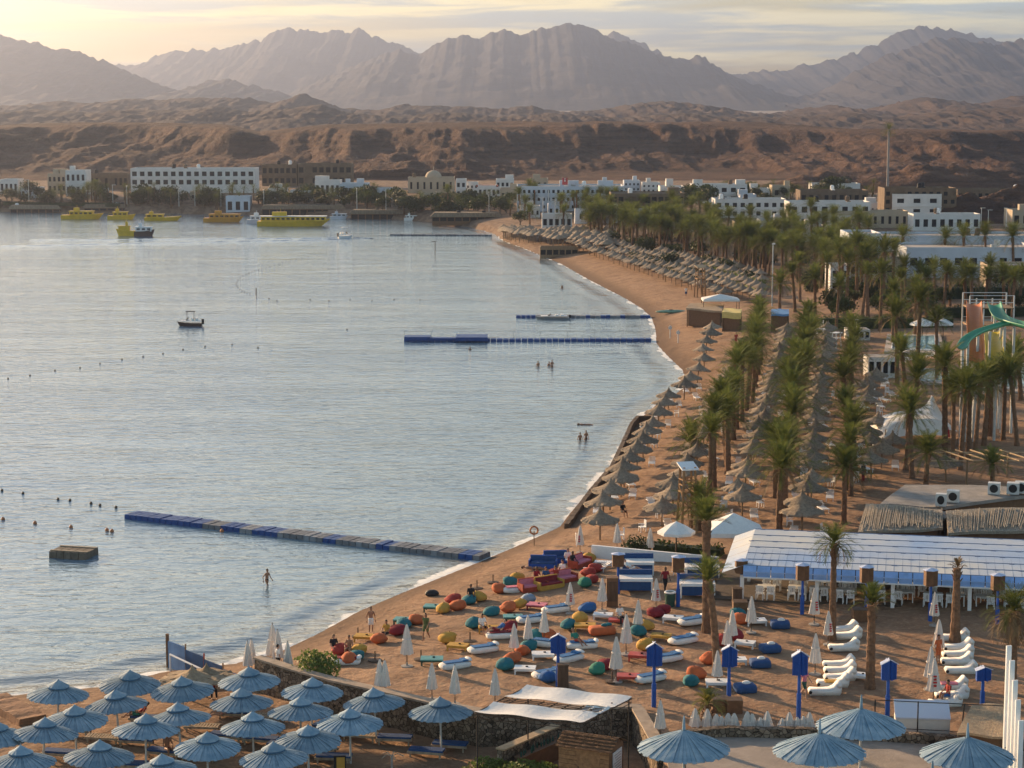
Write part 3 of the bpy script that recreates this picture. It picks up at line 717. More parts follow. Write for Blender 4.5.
def beanbag_fn(col, seed):
    def fn():
        o = thing('bean_bag', col, 'bean bag'); q = random.Random(seed); b = MB(); b.sm = True; ph = q.uniform(0, 6)
        lean = q.uniform(0.25, 0.5)
        def f(d):
            w = 1 + 0.045 * math.sin(5 * math.atan2(d.y, d.x) + ph) * (1 - abs(d.z)) + 0.03 * math.sin(7 * d.z + ph) + 0.022 * math.sin(11 * d.x + 7 * d.y + ph) * math.cos(9 * d.z - 5 * d.y)
            return w * (1 + 0.30 * max(0, d.z) ** 2 * (0.5 + lean * d.x)) * (0.95 if d.z < -0.5 else 1)
        b.blob((0, 0, 0.37), (0.60, 0.56, 0.42), 28, 18, f)
        b.v = [(x + 0.35 * max(0, z - 0.4), y * (1 - 0.22 * max(0, z - 0.45)), max(z, -0.02)) for x, y, z in b.v]
        part('body', b, CLOTH[col], o); s = MB()
        s.tube([(0.50 * math.cos(t), 0.02, 0.38 + 0.46 * math.sin(t)) for t in [rad(a) for a in range(40, 150, 12)]], 0.012, 5)
        part('seam', s, CLOTH[col], o); h = MB(); h.tube([(0.16, -0.07, 0.84), (0.2, 0, 0.9), (0.16, 0.07, 0.84)], 0.018, 5); part('handle', h, BLACK, o); return o
    return Maker(fn)
BAGS = {c: beanbag_fn(c, 3 + i) for i, c in enumerate(CLOTH)}
BAG_LIST = [('orange', 500, 593), ('teal', 511, 586), ('yellow', 518, 581), ('red', 453, 603), ('orange', 457, 610), ('teal', 469, 604), ('yellow', 443, 613), ('yellow', 479, 601), ('orange', 418, 624),
    ('dark red', 397, 635), ('teal', 404, 628), ('orange', 379, 643), ('teal', 355, 660), ('yellow', 358, 654), ('teal', 491, 616), ('orange', 508, 612), ('yellow', 519, 608), ('grey blue', 528, 603),
    ('teal', 473, 628), ('dark red', 509, 631), ('yellow', 447, 643), ('teal', 505, 670), ('orange', 512, 663), ('orange', 522, 655), ('teal', 528, 651), ('teal', 538, 640),
    ('red', 596, 572), ('red', 588, 576), ('green', 585, 587), ('red', 591, 583), ('blue', 587, 613), ('yellow', 580, 622), ('teal', 568, 629), ('dark red', 656, 617), ('dark red', 663, 614), ('yellow', 647, 630),
    ('teal', 639, 636), ('dark red', 604, 670), ('green', 597, 675), ('teal', 691, 686), ('orange', 697, 679), ('orange', 709, 664), ('red', 722, 645), ('dark red', 735, 640), ('orange', 742, 624), ('teal', 738, 618),
    ('yellow', 645, 650), ('blue', 548, 682), ('orange', 549, 640), ('dark red', 554, 577), ('yellow', 589, 562), ('orange', 349, 664), ('red', 340, 655)]
def spot(x, y): return tuple(gp(x, y))
SEA_DIR = Vector((-0.55, 0.83, 0))
PLACED = []
def ordinal_labels(items, phrase):
    """items: list of (kind, x, y); gives each of one kind its place counted from the water inland."""
    out = {}; by = {}
    for k, x, y in items: by.setdefault(k, []).append((x, y))
    for k, l in by.items():
        l.sort()
        for i, (x, y) in enumerate(l):
            pos = ('the only ' if len(l) == 1 else '') 
            out[(k, x, y)] = phrase(k, i, len(l))
    return out
CNT = ['first', 'second'] + ORD[2:]
bl = ordinal_labels(BAG_LIST, lambda k, i, n: f'{k} bean bag on the sand, {CNT[i]} {k} one from the left' if n > 1 else f'the only {k} bean bag on the sand, among closed parasols')
BR = random.Random(11)
for k, x, y in BAG_LIST:
    BAGS[k](spot(x, y), BR.uniform(0, 6.28), bl[(k, x, y)], 'bean bags on the sand', (BR.uniform(0.82, 1.0), BR.uniform(0.82, 1.0), BR.uniform(0.72, 0.88)))

def low_table_fn(name, top_m, leg_m, w=1.25, d=0.85, h=0.36):
    def fn():
        o = thing('low_table', name, 'low table'); t = MB(); t.box((0, 0, h - 0.03), (w, d, 0.07)); part('tabletop', t, top_m, o)
        a = MB(); a.box((0, -d / 2 + 0.06, h - 0.11), (w - 0.12, 0.05, 0.09)); a.box((0, d / 2 - 0.06, h - 0.11), (w - 0.12, 0.05, 0.09)); part('apron', a, leg_m, o)
        for sx in (-1, 1):
            for sy in (-1, 1):
                l = MB(); l.box((sx * (w / 2 - 0.07), sy * (d / 2 - 0.07), (h - 0.06) / 2 - 0.02), (0.09, 0.09, h - 0.05)); part('leg', l, leg_m, o)
        c = MB(); c.lathe([(0.0, h + 0.006), (0.07, h + 0.006), (0.08, h + 0.05), (0.07, h + 0.05), (0.06, h + 0.02), (0, h + 0.02)], 10, (0.1, 0.05, 0)); part('ashtray', c, BLACK, o); return o
    return Maker(fn)
TBL = {'teal topped': low_table_fn('t', TEALT, DKGREEN), 'yellow': low_table_fn('t', CLOTH['yellow'], CLOTH['yellow']), 'white': low_table_fn('t', WHITE, WHITE), 'pink': low_table_fn('t', CLOTH['pink'], CLOTH['dark red']),
       'red': low_table_fn('t', mat('red_table_paint', (0.48, 0.07, 0.05), 0.5), mat('red_table_paint', (0.48, 0.07, 0.05)))}
TLIST = [('teal topped', 434, 611), ('teal topped', 404, 624), ('yellow', 458, 650), ('teal topped', 432, 664), ('teal topped', 513, 621), ('white', 525, 673), ('pink', 537, 609), ('white', 543, 659), ('white', 537, 657),
         ('yellow', 585, 630), ('yellow', 661, 640), ('white', 603, 619), ('white', 673, 622), ('red', 628, 681), ('red', 640, 660), ('white', 756, 625), ('white', 745, 647), ('white', 736, 664), ('white', 717, 687),
         ('yellow', 365, 641), ('white', 861, 680), ('red', 618, 624), ('yellow', 488, 632)]
tl = ordinal_labels(TLIST, lambda k, i, n: f'low {k} table on the sand, {CNT[i]} {k} one from the left' if n > 1 else f'the only low {k} table, at the water end of the bean bags')
for k, x, y in TLIST:
    if (k, x, y) == ('white', 537, 657): continue
    TBL[k](spot(x, y), BR.uniform(-0.35, 0.1), tl[(k, x, y)], 'low tables among the bean bags', BR.uniform(0.95, 1.08))

def mattress_lounger_fn(towel, pillow=True):
    def fn():
        o = thing('beach_mattress', 'white beach mattress', 'lounger'); b = MB(); b.sm = True
        b.blob((0, 0, 0.19), (1.02, 0.5, 0.19), 28, 12, lambda d: 0.94 * max(abs(d.x), abs(d.y), abs(d.z)) ** -0.72 * (1 + 0.02 * math.cos(24 * d.x)))
        part('mattress', b, CLOTH['white'], o)
        t = MB(); t.box((-0.1, 0, 0.415), (1.25, 0.52, 0.035)); t.box((0.60, 0, 0.45), (0.4, 0.54, 0.08)); part('towel', t, towel, o)
        p = MB(); p.sm = True; p.blob((0.86, 0, 0.45), (0.16, 0.40, 0.12), 12, 8); part('pillow', p, CLOTH['white'], o); return o
    return Maker(fn)
ML = {'blue': mattress_lounger_fn(BLUE_T), 'dark red': mattress_lounger_fn(CLOTH['dark red'])}
MLIST = [('blue', 483, 652, 0.45), ('blue', 455, 668, 0.45), ('blue', 531, 622, 0.35), ('dark red', 501, 638, 0.2), ('dark red', 345, 664, -0.1), ('blue', 556, 612, 0.45), ('blue', 533, 625, 0.4), ('blue', 692, 624, 0.5), ('blue', 683, 643, 0.55),
         ('blue', 582, 648, 0.1), ('blue', 545, 646, -0.4), ('blue', 569, 661, 0.7), ('blue', 548, 677, 0.5), ('blue', 650, 681, 0.55), ('blue', 667, 661, 0.5), ('blue', 682, 641, 0.5)]
MLIST = MLIST[:15]; MLIST.pop(6)
m2 = ordinal_labels([(a, b, c) for a, b, c, d in MLIST], lambda k, i, n: f'white beach mattress with a {k} towel, {CNT[i]} of these from the left')
for k, x, y, r in MLIST: ML[k](spot(x, y), r, m2[(k, x, y)], 'white mattresses with towels on the sand')
def pouf_fn():
    o = thing('square_pouf', 'p', 'pouf'); b = MB(); b.sm = True; b.blob((0, 0, 0.24), (0.62, 0.55, 0.25), 18, 10, lambda d: max(abs(d.x), abs(d.y), abs(d.z)) ** -0.7); part('body', b, NAVY, o)
    p = MB(); p.sm = True; p.blob((0.08, 0.05, 0.52), (0.24, 0.20, 0.08), 12, 8, lambda d: max(abs(d.x), abs(d.y)) ** -0.3 if max(abs(d.x), abs(d.y)) > .3 else 1); part('pillow', p, CLOTH['white'], o); return o
POUF = Maker(pouf_fn)
for i, (x, y, r) in enumerate([(745, 692, 0.2), (760, 667, 0.1), (770, 652, 0.25), (780, 628, 0.0)]):
    POUF(spot(x, y), r, f'square navy pouf with a white pillow, {ORD[i]} in the line running inland' if i else 'square navy pouf with a white pillow, nearest in the line running inland', 'navy poufs with pillows', 1.0)
def mattress_block(x, y, col, label, pillow):
    o = thing('floor_cushion', label, 'cushion', spot(x, y), 0.2); b = MB(); b.sm = True; b.blob((0, 0, 0.25), (0.85, 0.55, 0.26), 18, 10, lambda d: max(abs(d.x), abs(d.y), abs(d.z)) ** -0.7); part('body', b, CLOTH[col], o)
    for k in range(2):
        p = MB(); p.sm = True; p.blob((0.3 * k + 0.15, 0.12 * k, 0.56), (0.22, 0.17, 0.12), 12, 8); part('pillow', p, CLOTH[pillow], o)
mattress_block(602, 634, 'orange', 'orange floor cushion carrying two teal pillows', 'teal')
# white day loungers with rolled head ends, on the right of the sand
def roll_lounger_fn():
    o = thing('rolled_lounger', 'white lounger', 'lounger'); b = MB(); b.sm = True
    pr = [(-0.95, 0.0), (-1.0, 0.22), (-0.9, 0.36), (-0.3, 0.33), (0.3, 0.36), (0.6, 0.5), (0.78, 0.72), (0.98, 0.74), (1.08, 0.55), (1.05, 0.2), (0.95, 0.0)]
    b.prism_y(pr, -0.36, 0.36); part('mattress', b, CLOTH['white'], o)
    t = MB(); t.sm = True; t.tube([(0.93, -0.37, 0.62), (0.93, 0.37, 0.62)], 0.17, 12); part('head_roll', t, CLOTH['white'], o)
    e = MB(); e.tube([(-0.93, -0.375, 0.2), (-0.93, -0.365, 0.2)], 0.11, 10); part('strap', e, BLACK, o); return o
ROLL = Maker(roll_lounger_fn)
RL = [(842, 632, 'left'), (843, 650, 'left'), (838, 667, 'left'), (839, 673, 'left'), (839, 680, 'left'), (832, 686, 'left'), (824, 694, 'left'),
      (957, 650, 'right'), (957, 657, 'right'), (956, 664, 'right'), (960, 673, 'right'), (950, 689, 'right'), (951, 698, 'right'), (944, 706, 'right'), (846, 638, 'left'), (953, 640, 'right')]
for side in ('left', 'right'):
    l = sorted([t for t in RL if t[2] == side], key=lambda t: -t[1])
    where = 'in the middle of the sand' if side == 'left' else 'beside the white counter and railing'
    for i, (x, y, s) in enumerate(l):
        ROLL(spot(x, y), BR.uniform(-0.08, 0.08) + 0.06, f'white rolled lounger, {ORD[i]} in the stack of loungers {where}', 'white rolled loungers', (0.86, 0.95, 0.9))
single('towel', MB().box((0, 0, 0.03), (0.7, 0.5, 0.07)), CLOTH['yellow'], 'yellow towel lying on a white rolled lounger', 'towel', tuple(gp(831, 688) + Vector((0, 0.05, 0.36))))
single('towel', MB().box((0, 0, 0.03), (0.9, 0.5, 0.06)), CLOTH['pink'], 'pink towel lying on a white rolled lounger near the counter', 'towel', tuple(gp(949, 690) + Vector((0, 0.05, 0.36))))

# closed parasols
RED_T = mat('red_print', (0.45, 0.03, 0.03), 0.8)
def closed_parasol_fn(mark, seed=0, base=True):
    def fn():
        o = thing('closed_parasol', 'p', 'parasol'); c = MB(); n = 24
        def jit(i, k): return 0.20 * math.cos(k * 2 * PI / 24 * 6 + 0.5 * i * 0.3)
        c.lathe([(0.02, 2.72), (0.05, 2.66), (0.13, 2.3), (0.20, 1.8), (0.27, 1.3), (0.33, 0.86), (0.31, 0.84), (0.10, 1.3), (0.03, 2.0)], n, jit=jit); c.sm = False
        part('canopy', c, CREAM, o)
        p = MB(); p.tube([(0, 0, -0.2), (0, 0, 2.78)], 0.028, 8); part('pole', p, DARKWOOD, o)
        s = MB(); s.lathe([(0.195, 1.80), (0.245, 1.80), (0.255, 1.74), (0.20, 1.74)], n); part('strap', s, CREAM, o)
        if base:
            b = MB(); b.lathe([(0.0, 0.0), (0.34, 0.0), (0.34, 0.09), (0.06, 0.12), (0.05, 0.3), (0, 0.3)], 16); part('base', b, CONC, o)
        if mark:
            t = MB()
            for z, w, h in ((1.72, 0.16, 0.10), (1.55, 0.13, 0.11), (1.38, 0.18, 0.10), (1.2, 0.15, 0.12)): t.box((0, -0.33 + 0.02 * (z - 1.2) * 5 * 0.9, z), (w, 0.02, h))
            part('printed_mark', t, RED_T, o)
        return o
    return Maker(fn)
CP, CPR = closed_parasol_fn(False), closed_parasol_fn(True)
CPL = [(407, 622, 667, 0), (514, 627, 658, 0), (528, 616, 649, 0), (380, 657, 697, 0), (385, 666, 697, 0), (432, 669, 700, 0), (455, 663, 705, 0), (495, 682, 706, 0), (580, 530, 553, 1), (617, 529, 551, 0), (650, 532, 556, 0),
       (602, 576, 611, 0), (570, 585, 614, 1), (638, 598, 634, 0), (656, 583, 610, 1), (544, 610, 642, 0), (626, 612, 655, 0), (616, 634, 682, 0), (717, 649, 687, 0), (732, 608, 646, 0), (727, 625, 655, 0), (751, 594, 633, 0),
       (814, 586, 625, 1), (828, 611, 645, 1), (815, 631, 675, 0), (934, 590, 626, 1), (938, 617, 660, 1), (930, 644, 690, 0), (933, 655, 705, 1), (569, 585, 612, 0), (248, 641, 676, 0), (252, 644, 674, 0), (273, 622, 668, 0), (278, 628, 670, 0), (288, 640, 677, 0), (660, 702, 740, 0)]
CPL.remove((569, 585, 612, 0))
CPL.sort(key=lambda t: t[0])
nA = [t for t in CPL if t[3] == 0]; nB = [t for t in CPL if t[3] == 1]
for l, mk, txt in ((nA, CP, 'plain cream closed parasol'), (nB, CPR, 'cream closed parasol printed in red')):
    for i, (x, yt, yb, k) in enumerate(l):
        p = gp(x, yb); h = (yb - yt) * mpp(p) / 2.78; h = min(1.12, max(0.78, h))
        mk(tuple(p), BR.uniform(-0.4, 0.4), f'{txt}, {CNT[i]} of its kind from the left', 'closed parasols on the sand', (h * 1.12, h * 1.12, h))
def base_fn():
    o = thing('parasol_stand', 'p', 'parasol stand'); b = MB(); b.lathe([(0, 0), (0.42, 0), (0.42, 0.08), (0.08, 0.12), (0, 0.12)], 18); part('base', b, DARKWOOD, o)
    t = MB(); t.tube([(0, 0, 0.1), (0, 0, 0.62)], 0.04, 8); part('tube', t, DARKWOOD, o); return o
STD = Maker(base_fn)
for i, (x, y) in enumerate([(358, 637), (375, 661), (421, 660), (477, 589), (493, 583), (612, 682), (470, 642)]):
    STD(spot(x, y), 0, f'empty dark parasol stand on the sand, {CNT[i] if i < 20 else ""} counting from the left' if False else ['empty dark parasol stand beside the standing man at the water', 'empty dark parasol stand by the orange bean bag at left', 'empty dark parasol stand beside a teal topped table', 'empty dark parasol stand near the water behind the bean bags',
        'empty dark parasol stand nearest the floating walkway', 'empty dark parasol stand beside the green bean bag', 'empty dark parasol stand between two white mattresses'][i], 'empty parasol stands')
# the crowd of stored parasols along the low wall
st = [(695, 732), (707, 732), (716, 733), (721, 733), (728, 733), (734, 734), (747, 734), (752, 734), (760, 734), (767, 734), (782, 735), (789, 735), (797, 735), (803, 735), (809, 735)]
CPS = closed_parasol_fn(False, base=False)
for i, (x, y) in enumerate(st):
    k = BR.uniform(0.36, 0.52); p = gp(x, y - 3); CPS(tuple(p - Vector((0, 0, 0.25))), 0, f'cream parasol stored against the low stone wall, {CNT[i]} from the left', 'stored parasols along the low wall', (0.95, 0.95, k))

# open white umbrella and white tent at the edge of the straw rows
def open_umbrella(x, y, wpx, label):
    p = gp(x, y); R = wpx / 2 * mpp(p); o = thing('white_umbrella', label, 'umbrella', tuple(p)); c = MB()
    c.lathe([(0.02, 2.75), (0.06, 2.7), (R * 0.5, 2.42), (R, 2.0), (R, 1.8), (R - 0.02, 1.8), (R - 0.02, 1.98), (R * 0.5, 2.38), (0.03, 2.62)], 8); part('canopy', c, CLOTH['white'], o)
    q = MB(); q.tube([(0, 0, -0.2), (0, 0, 2.7)], 0.06, 8)
    for k in range(8): a = k * PI / 4; q.tube([(0, 0, 2.2), (R * 0.6 * math.cos(a), R * 0.6 * math.sin(a), 2.3)], 0.02, 4)
    part('pole', q, DARKWOOD, o)
open_umbrella(676, 558, 38, 'open white umbrella on a dark pole behind the low white wall')
def peaked_tent(x, y, w, d, h1, h2, label):
    p = gp(x, y); o = thing('peaked_tent', label, 'tent', tuple(p)); c = MB(); c.sm = False
    vs = [(-w / 2, -d / 2, h1), (w / 2, -d / 2, h1), (w / 2, d / 2, h1), (-w / 2, d / 2, h1), (0, 0, h2)]
    c.add(vs, [(0, 1, 4), (1, 2, 4), (2, 3, 4), (3, 0, 4)])
    c.add([(v[0], v[1], v[2] - (0 if i < 4 else 0.05)) for i, v in enumerate(vs[:4])] + [(v[0], v[1], v[2] - 0.3) for v in vs[:4]], [(0, 4, 5, 1), (1, 5, 6, 2), (2, 6, 7, 3), (3, 7, 4, 0)])
    part('roof', c, CLOTH['white'], o)
    for sx in (-1, 1):
        for sy in (-1, 1):
            l = MB(); l.tube([(sx * (w / 2 - .06), sy * (d / 2 - .06), -0.1), (sx * (w / 2 - .06), sy * (d / 2 - .06), h1)], 0.05, 6); part('post', l, DARKWOOD, o)
peaked_tent(733, 556, 4.2, 3.4, 2.0, 3.2, 'small white peaked tent beside the end of the striped restaurant roof')

# low white wall, hedges
a, b = gp(592, 560), gp(718, 564)
o = single('low_wall', MB().box((0, 0, 0.35), ((b - a).length, 0.25, 0.95)), WHITE, 'low whitewashed wall between the day beds and the straw umbrellas', 'wall', tuple((a + b) / 2), math.atan2(b.y - a.y, b.x - a.x))
hedge('clipped green hedge behind the low white wall', 655, 554, 722, 556, 13, 1.4)
BUSH = shrub_fn('round dark bush', 77, (1.1, 1.1, 0.9), 900, 0.12, SHRUB)
BUSH(tuple(gp(637, 556)), 0, 'round dark green bush just left of the open white umbrella', None, 1.0)
# day beds, blue and white
def daybed_fn():
    o = thing('day_bed', 'd', 'day bed'); f = MB()
    for sx in (-1, 1):
        for sy in (-1, 1): f.box((sx * 1.1, sy * 0.72, 0.42), (0.09, 0.09, 0.95))
    f.box((0, -0.72, 0.86), (2.3, 0.10, 0.08)); f.box((0, 0.72, 0.86), (2.3, 0.10, 0.08)); part('frame', f, WHITE, o)
    m = MB(); m.box((0, 0, 0.93), (2.35, 1.3, 0.10)); part('mattress', m, CLOTH['white'], o)
    s = MB(); s.box((0, -0.66, 0.5), (2.1, 0.06, 0.60)); part('front_cushion', s, NAVY, o)
    k = MB(); k.box((0, 0.86, 1.06), (2.35, 0.22, 0.5)); part('back_cushion', k, NAVY, o)
    c = MB(); c.box((0, 0.1, 0.3), (2.1, 1.2, 0.2)); part('seat', c, BLUE_P, o); return o
DB = Maker(daybed_fn)
for (x, y, t) in ((637, 574, 'left pair, the one by the low white wall'), (635, 591, 'left pair, the one nearer the bean bags'), (702, 579, 'right pair, the one by the low white wall'), (697, 596, 'right pair, the one nearer the palms')):
    DB(spot(x, y), -0.02, f'blue and white day bed of the {t}', 'blue and white day beds')
# plastic chairs and sun loungers under the straw umbrellas
def chair_fn():
    o = thing('plastic_chair', 'white plastic chair', 'chair'); s = MB(); s.box((0, 0, 0.42), (0.5, 0.48, 0.04)); part('seat', s, WHITE_P, o)
    b = MB()
    for k in range(5): b.box((-0.2 + 0.1 * k, 0.24, 0.68), (0.06, 0.03, 0.5))
    b.box((0, 0.25, 0.92), (0.5, 0.04, 0.08)); part('backrest', b, WHITE_P, o)
    for sx in (-1, 1):
        a = MB(); a.box((sx * 0.25, 0, 0.62), (0.05, 0.46, 0.04)); part('armrest', a, WHITE_P, o)
        for sy in (-1, 1):
            l = MB(); l.box((sx * 0.23, sy * 0.21, 0.2), (0.05, 0.05, 0.44 if sy > 0 else 0.40)); part('leg', l, WHITE_P, o)
    return o
CH = Maker(chair_fn)
def lounger_fn():
    o = thing('sun_lounger', 'white sun lounger', 'lounger'); f = MB()
    for k in range(11): f.box((-0.9 + 0.12 * k, 0, 0.33), (0.09, 0.6, 0.035))
    f.box((-0.3, -0.3, 0.31), (1.4, 0.05, 0.06)); f.box((-0.3, 0.3, 0.31), (1.4, 0.05, 0.06)); part('bed', f, WHITE_P, o)
    b = MB(); 
    for k in range(5): b.box((0.45 + 0.11 * k, 0, 0.37 + 0.075 * k), (0.09, 0.6, 0.035))
    b.box((0.66, -0.3, 0.50), (0.55, 0.04, 0.05)); b.box((0.66, 0.3, 0.50), (0.55, 0.04, 0.05)); part('backrest', b, WHITE_P, o)
    for sx in (-0.85, 0.3):
        for sy in (-1, 1): l = MB(); l.box((sx, sy * 0.27, 0.14), (0.05, 0.05, 0.34)); part('leg', l, WHITE_P, o)
    return o
SL = Maker(lounger_fn)
LR = random.Random(9)
for q in UPOS:
    if q.y > 245: continue
    for k in range(LR.choice((1, 2, 2))):
        e = q + Vector((LR.uniform(0.4, 1.7) * (1 if k else -1), LR.uniform(-1.6, -0.2), 0)); e.z = gz(e.x, e.y)
        if LR.random() < 0.45: CH(tuple(e), LR.uniform(0, 6.28), 'white plastic chair standing beside a near straw umbrella', 'white plastic chairs by the straw umbrellas')
        else: SL(tuple(e), LR.uniform(1.3, 1.9), 'white slatted sun lounger laid under a near straw umbrella', 'white sun loungers under the straw umbrellas')
for x, y in ((598, 572), (608, 566), (686, 575), (690, 572)):
    SL(spot(x, y), LR.uniform(-.3, .5), 'white slatted sun lounger before the low white wall beside the day beds', 'sun loungers by the day beds')

# lamp posts with boxed heads
WOODBOX = mat('brown_box', (0.16, 0.085, 0.045), 0.7, 0.2, 4)
def boxlamp_fn(m_face, m_post):
    def fn():
        o = thing('post_light', 'p', 'lamp post'); p = MB(); p.tube([(0, 0, -0.2), (0, 0, 2.4)], 0.09, 10); p.tube([(0, 0, -0.1), (0, 0, 1.1)], 0.14, 10); part('post', p, m_post, o)
        h = MB()
        h.prism([(-0.42, 0.30), (-0.40, -0.16), (0, -0.34), (0.40, -0.16), (0.42, 0.30)], 2.2, 3.15); part('head', h, m_face, o)
        for s in (-1, 1):
            f = MB()
            for k in range(5): f.box((s * (0.07 + 0.075 * k), -0.33 + 0.034 * (k + 1) * 1.0 - 0.01, 2.67), (0.025, 0.04, 0.9), s * 0.42)
            part('fin', f, m_face, o)
        r = MB(); r.add([(-0.50, 0.38, 3.15), (0.50, 0.38, 3.15), (0.48, -0.2, 3.15), (0, -0.42, 3.15), (-0.48, -0.2, 3.15), (0, 0.05, 3.30)], [(0, 1, 5), (1, 2, 5), (2, 3, 5), (3, 4, 5), (4, 0, 5), (4, 3, 2, 1, 0)]); part('cap', r, mat('pale_blue_paint', (0.35, 0.46, 0.72), 0.5), o); return o
    return Maker(fn)
def gable_lamp_fn():
    o = thing('post_light', 'p', 'lamp post'); p = MB(); p.tube([(0, 0.1, -0.2), (0, 0.1, 2.5)], 0.09, 10); p.tube([(0, 0.1, -0.1), (0, 0.1, 1.2)], 0.13, 10); part('post', p, BLUE_P, o)
    for s_ in (-1, 1):
        h = MB(); x0, x1 = (0.035, 0.40)
        h.prism_y([(s_ * x0, 2.15), (s_ * x1, 2.15), (s_ * x1, 3.05), (s_ * x0, 3.30)], -0.14, 0.26)
        for k in range(4): h.box((s_ * (0.08 + 0.085 * k), -0.16, 2.62), (0.03, 0.05, 0.86 + 0.05 * (3 - k)))
        h.xf(Matrix.Rotation(s_ * 0.30, 4, 'Z')); part('side_panel', h, BLUE_P, o)
        c = MB(); c.prism_y([(s_ * 0.0, 3.32), (s_ * 0.46, 3.03), (s_ * 0.46, 3.08), (s_ * 0.0, 3.37)], -0.22, 0.32); c.xf(Matrix.Rotation(s_ * 0.30, 4, 'Z')); part('cap', c, mat('pale_blue_paint', (0.50, 0.56, 0.72), 0.5), o)
    m = MB(); m.box((0, 0.08, 2.7), (0.16, 0.2, 1.1)); part('spine', m, BLUE_P, o); return o
BLb, BLw = Maker(gable_lamp_fn), boxlamp_fn(WOODBOX, BLUE_P)
for i, (x, y, h) in enumerate([(558, 687, 55), (654, 707, 67), (729, 704, 61), (799, 718, 70), (888, 716, 59), (983, 706, 41)]):
    p = gp(x, y); BLb(tuple(p), 0.05 * i, ['blue post light seen from behind, first from the left', 'blue post light beside the white mattresses, second from the left', 'blue post light behind the yellow potted palm', 'blue post light with the passer-by beside it, above the low wall', 'blue post light beside the white counter', 'blue post light by the brown thatch roof at right'][i], 'blue post lights on the sand', (1, 1, h * mpp(p) / 3.4))
for i, (x, y, h) in enumerate([(618, 594, 44), (678, 606, 54), (741, 602, 46), (802, 614, 54), (866, 617, 55), (930, 621, 56), (997, 624, 54)]):
    p = gp(x, y); BLw(tuple(p), 0.03 * i, f'brown boxed light on a blue pole, {CNT[i]} from the left', 'brown headed post lights', (0.95, 0.95, h * mpp(p) / 3.4))

# cabinets, bin, planters
def cabinet(x, y, w, d, h, m, label, name='cabinet'):
    p = gp(x, y); o = thing(name, label, name, tuple(p)); b = MB(); b.box((0, 0, h / 2), (w, d, h)); part('body', b, m, o)
    t = MB(); t.box((0, 0, h + 0.02), (w + 0.06, d + 0.06, 0.05)); part('top', t, m, o); r = MB(); r.box((0, -d / 2 - 0.012, h * 0.55), (w * 0.86, 0.025, h * 0.7)); part('door', r, DARKWOOD, o)
cabinet(612, 606, 0.75, 0.6, 1.9, WOODBOX, 'brown wooden cabinet standing by a cream parasol and the left day beds')
cabinet(563, 688, 0.6, 0.5, 1.35, DARKWOOD, 'dark cabinet standing behind the leftmost blue post light')
cabinet(737, 605, 0.6, 0.5, 1.1, DARKWOOD, 'dark cabinet at the left corner of the restaurant')
def bin_(x, y, label):
    o = thing('litter_bin', label, 'bin', spot(x, y)); b = MB(); b.lathe([(0, 0), (0.30, 0), (0.36, 0.9), (0.30, 0.9), (0, 0.85)], 16); part('body', b, DKGREEN, o); r = MB(); r.lathe([(0.37, 0.88), (0.39, 0.9), (0.38, 0.97), (0.28, 0.97), (0.28, 0.9)], 16); part('rim', r, WHITE, o)
bin_(670, 606, 'dark green litter bin with a white rim beside a blue pole')
def planter(x, y, w, label, plant=True):
    o = thing('planter_box', label, 'planter', spot(x, y)); b = MB(); b.box((0, 0, 0.35), (w, w, 0.75), 0, 1.08); part('box', b, WOODBOX, o); s = MB(); s.box((0, 0, 0.735), (w, w, 0.02)); part('soil', s, DARKWOOD, o)
planter(740, 612, 0.9, 'square brown planter box at the left end of the restaurant step'); planter(860, 620, 0.9, 'square brown planter box at the foot of a narrow palm'); planter(720, 711, 0.85, 'left of two brown planter boxes behind the potted yellow palm'); planter(734, 712, 0.8, 'right of two brown planter boxes behind the potted yellow palm')
# near palms, each with its own figure
def own_palm(x, yb, yt, label, **k):
    p = gp(x, yb); h = (yb - yt) * mpp(p); crown = k.pop('crown', 1.2); t, c = palm_meshes(k.pop('seed', 1), h - crown, **k); o = thing('date_palm', label, 'palm tree', tuple(p)); link('trunk', t, o); link('crown', c, o); return o
own_palm(706, 632, 498, 'tall palm with a narrow upright crown beside the day beds', seed=31, nf=40, L=1.7, lw=0.42, lo=10, hi=88, r0=0.26, r1=0.24, dry=3, droop=0.6, crown=1.3, bend=0.02)
own_palm(716, 672, 555, 'leaning palm with a thin green crown in front of the restaurant corner', seed=32, nf=30, L=1.8, lw=0.42, lo=20, hi=88, r0=0.22, r1=0.19, dry=2, droop=0.8, crown=1.3, bend=0.25)
own_palm(832, 640, 527, 'slender palm with a wide drooping crown before the striped roof', seed=33, nf=34, L=1.75, lw=0.42, lo=-28, hi=80, r0=0.24, r1=0.15, dry=4, droop=1.2, crown=0.9, bend=0.03)
own_palm(870, 688, 585, 'narrow palm with a thick ringed trunk on the open sand', seed=34, nf=28, L=1.5, lw=0.36, lo=15, hi=86, r0=0.28, r1=0.20, dry=3, droop=0.9, crown=1.0, bend=0.04)
own_palm(955, 642, 560, 'palm with a bare trunk and a tiny dry crown before the restaurant', seed=35, nf=9, L=0.7, lw=0.2, lo=20, hi=85, r0=0.34, r1=0.16, dry=9, droop=0.6, crown=0.4, bend=0.02)
own_palm(1012, 695, 588, 'palm with brown drooping fronds at the right edge by the white slat fence', seed=36, nf=44, L=2.2, lw=0.5, lo=-60, hi=80, r0=0.24, r1=0.2, dry=16, droop=1.3, crown=1.2, bend=0.03)
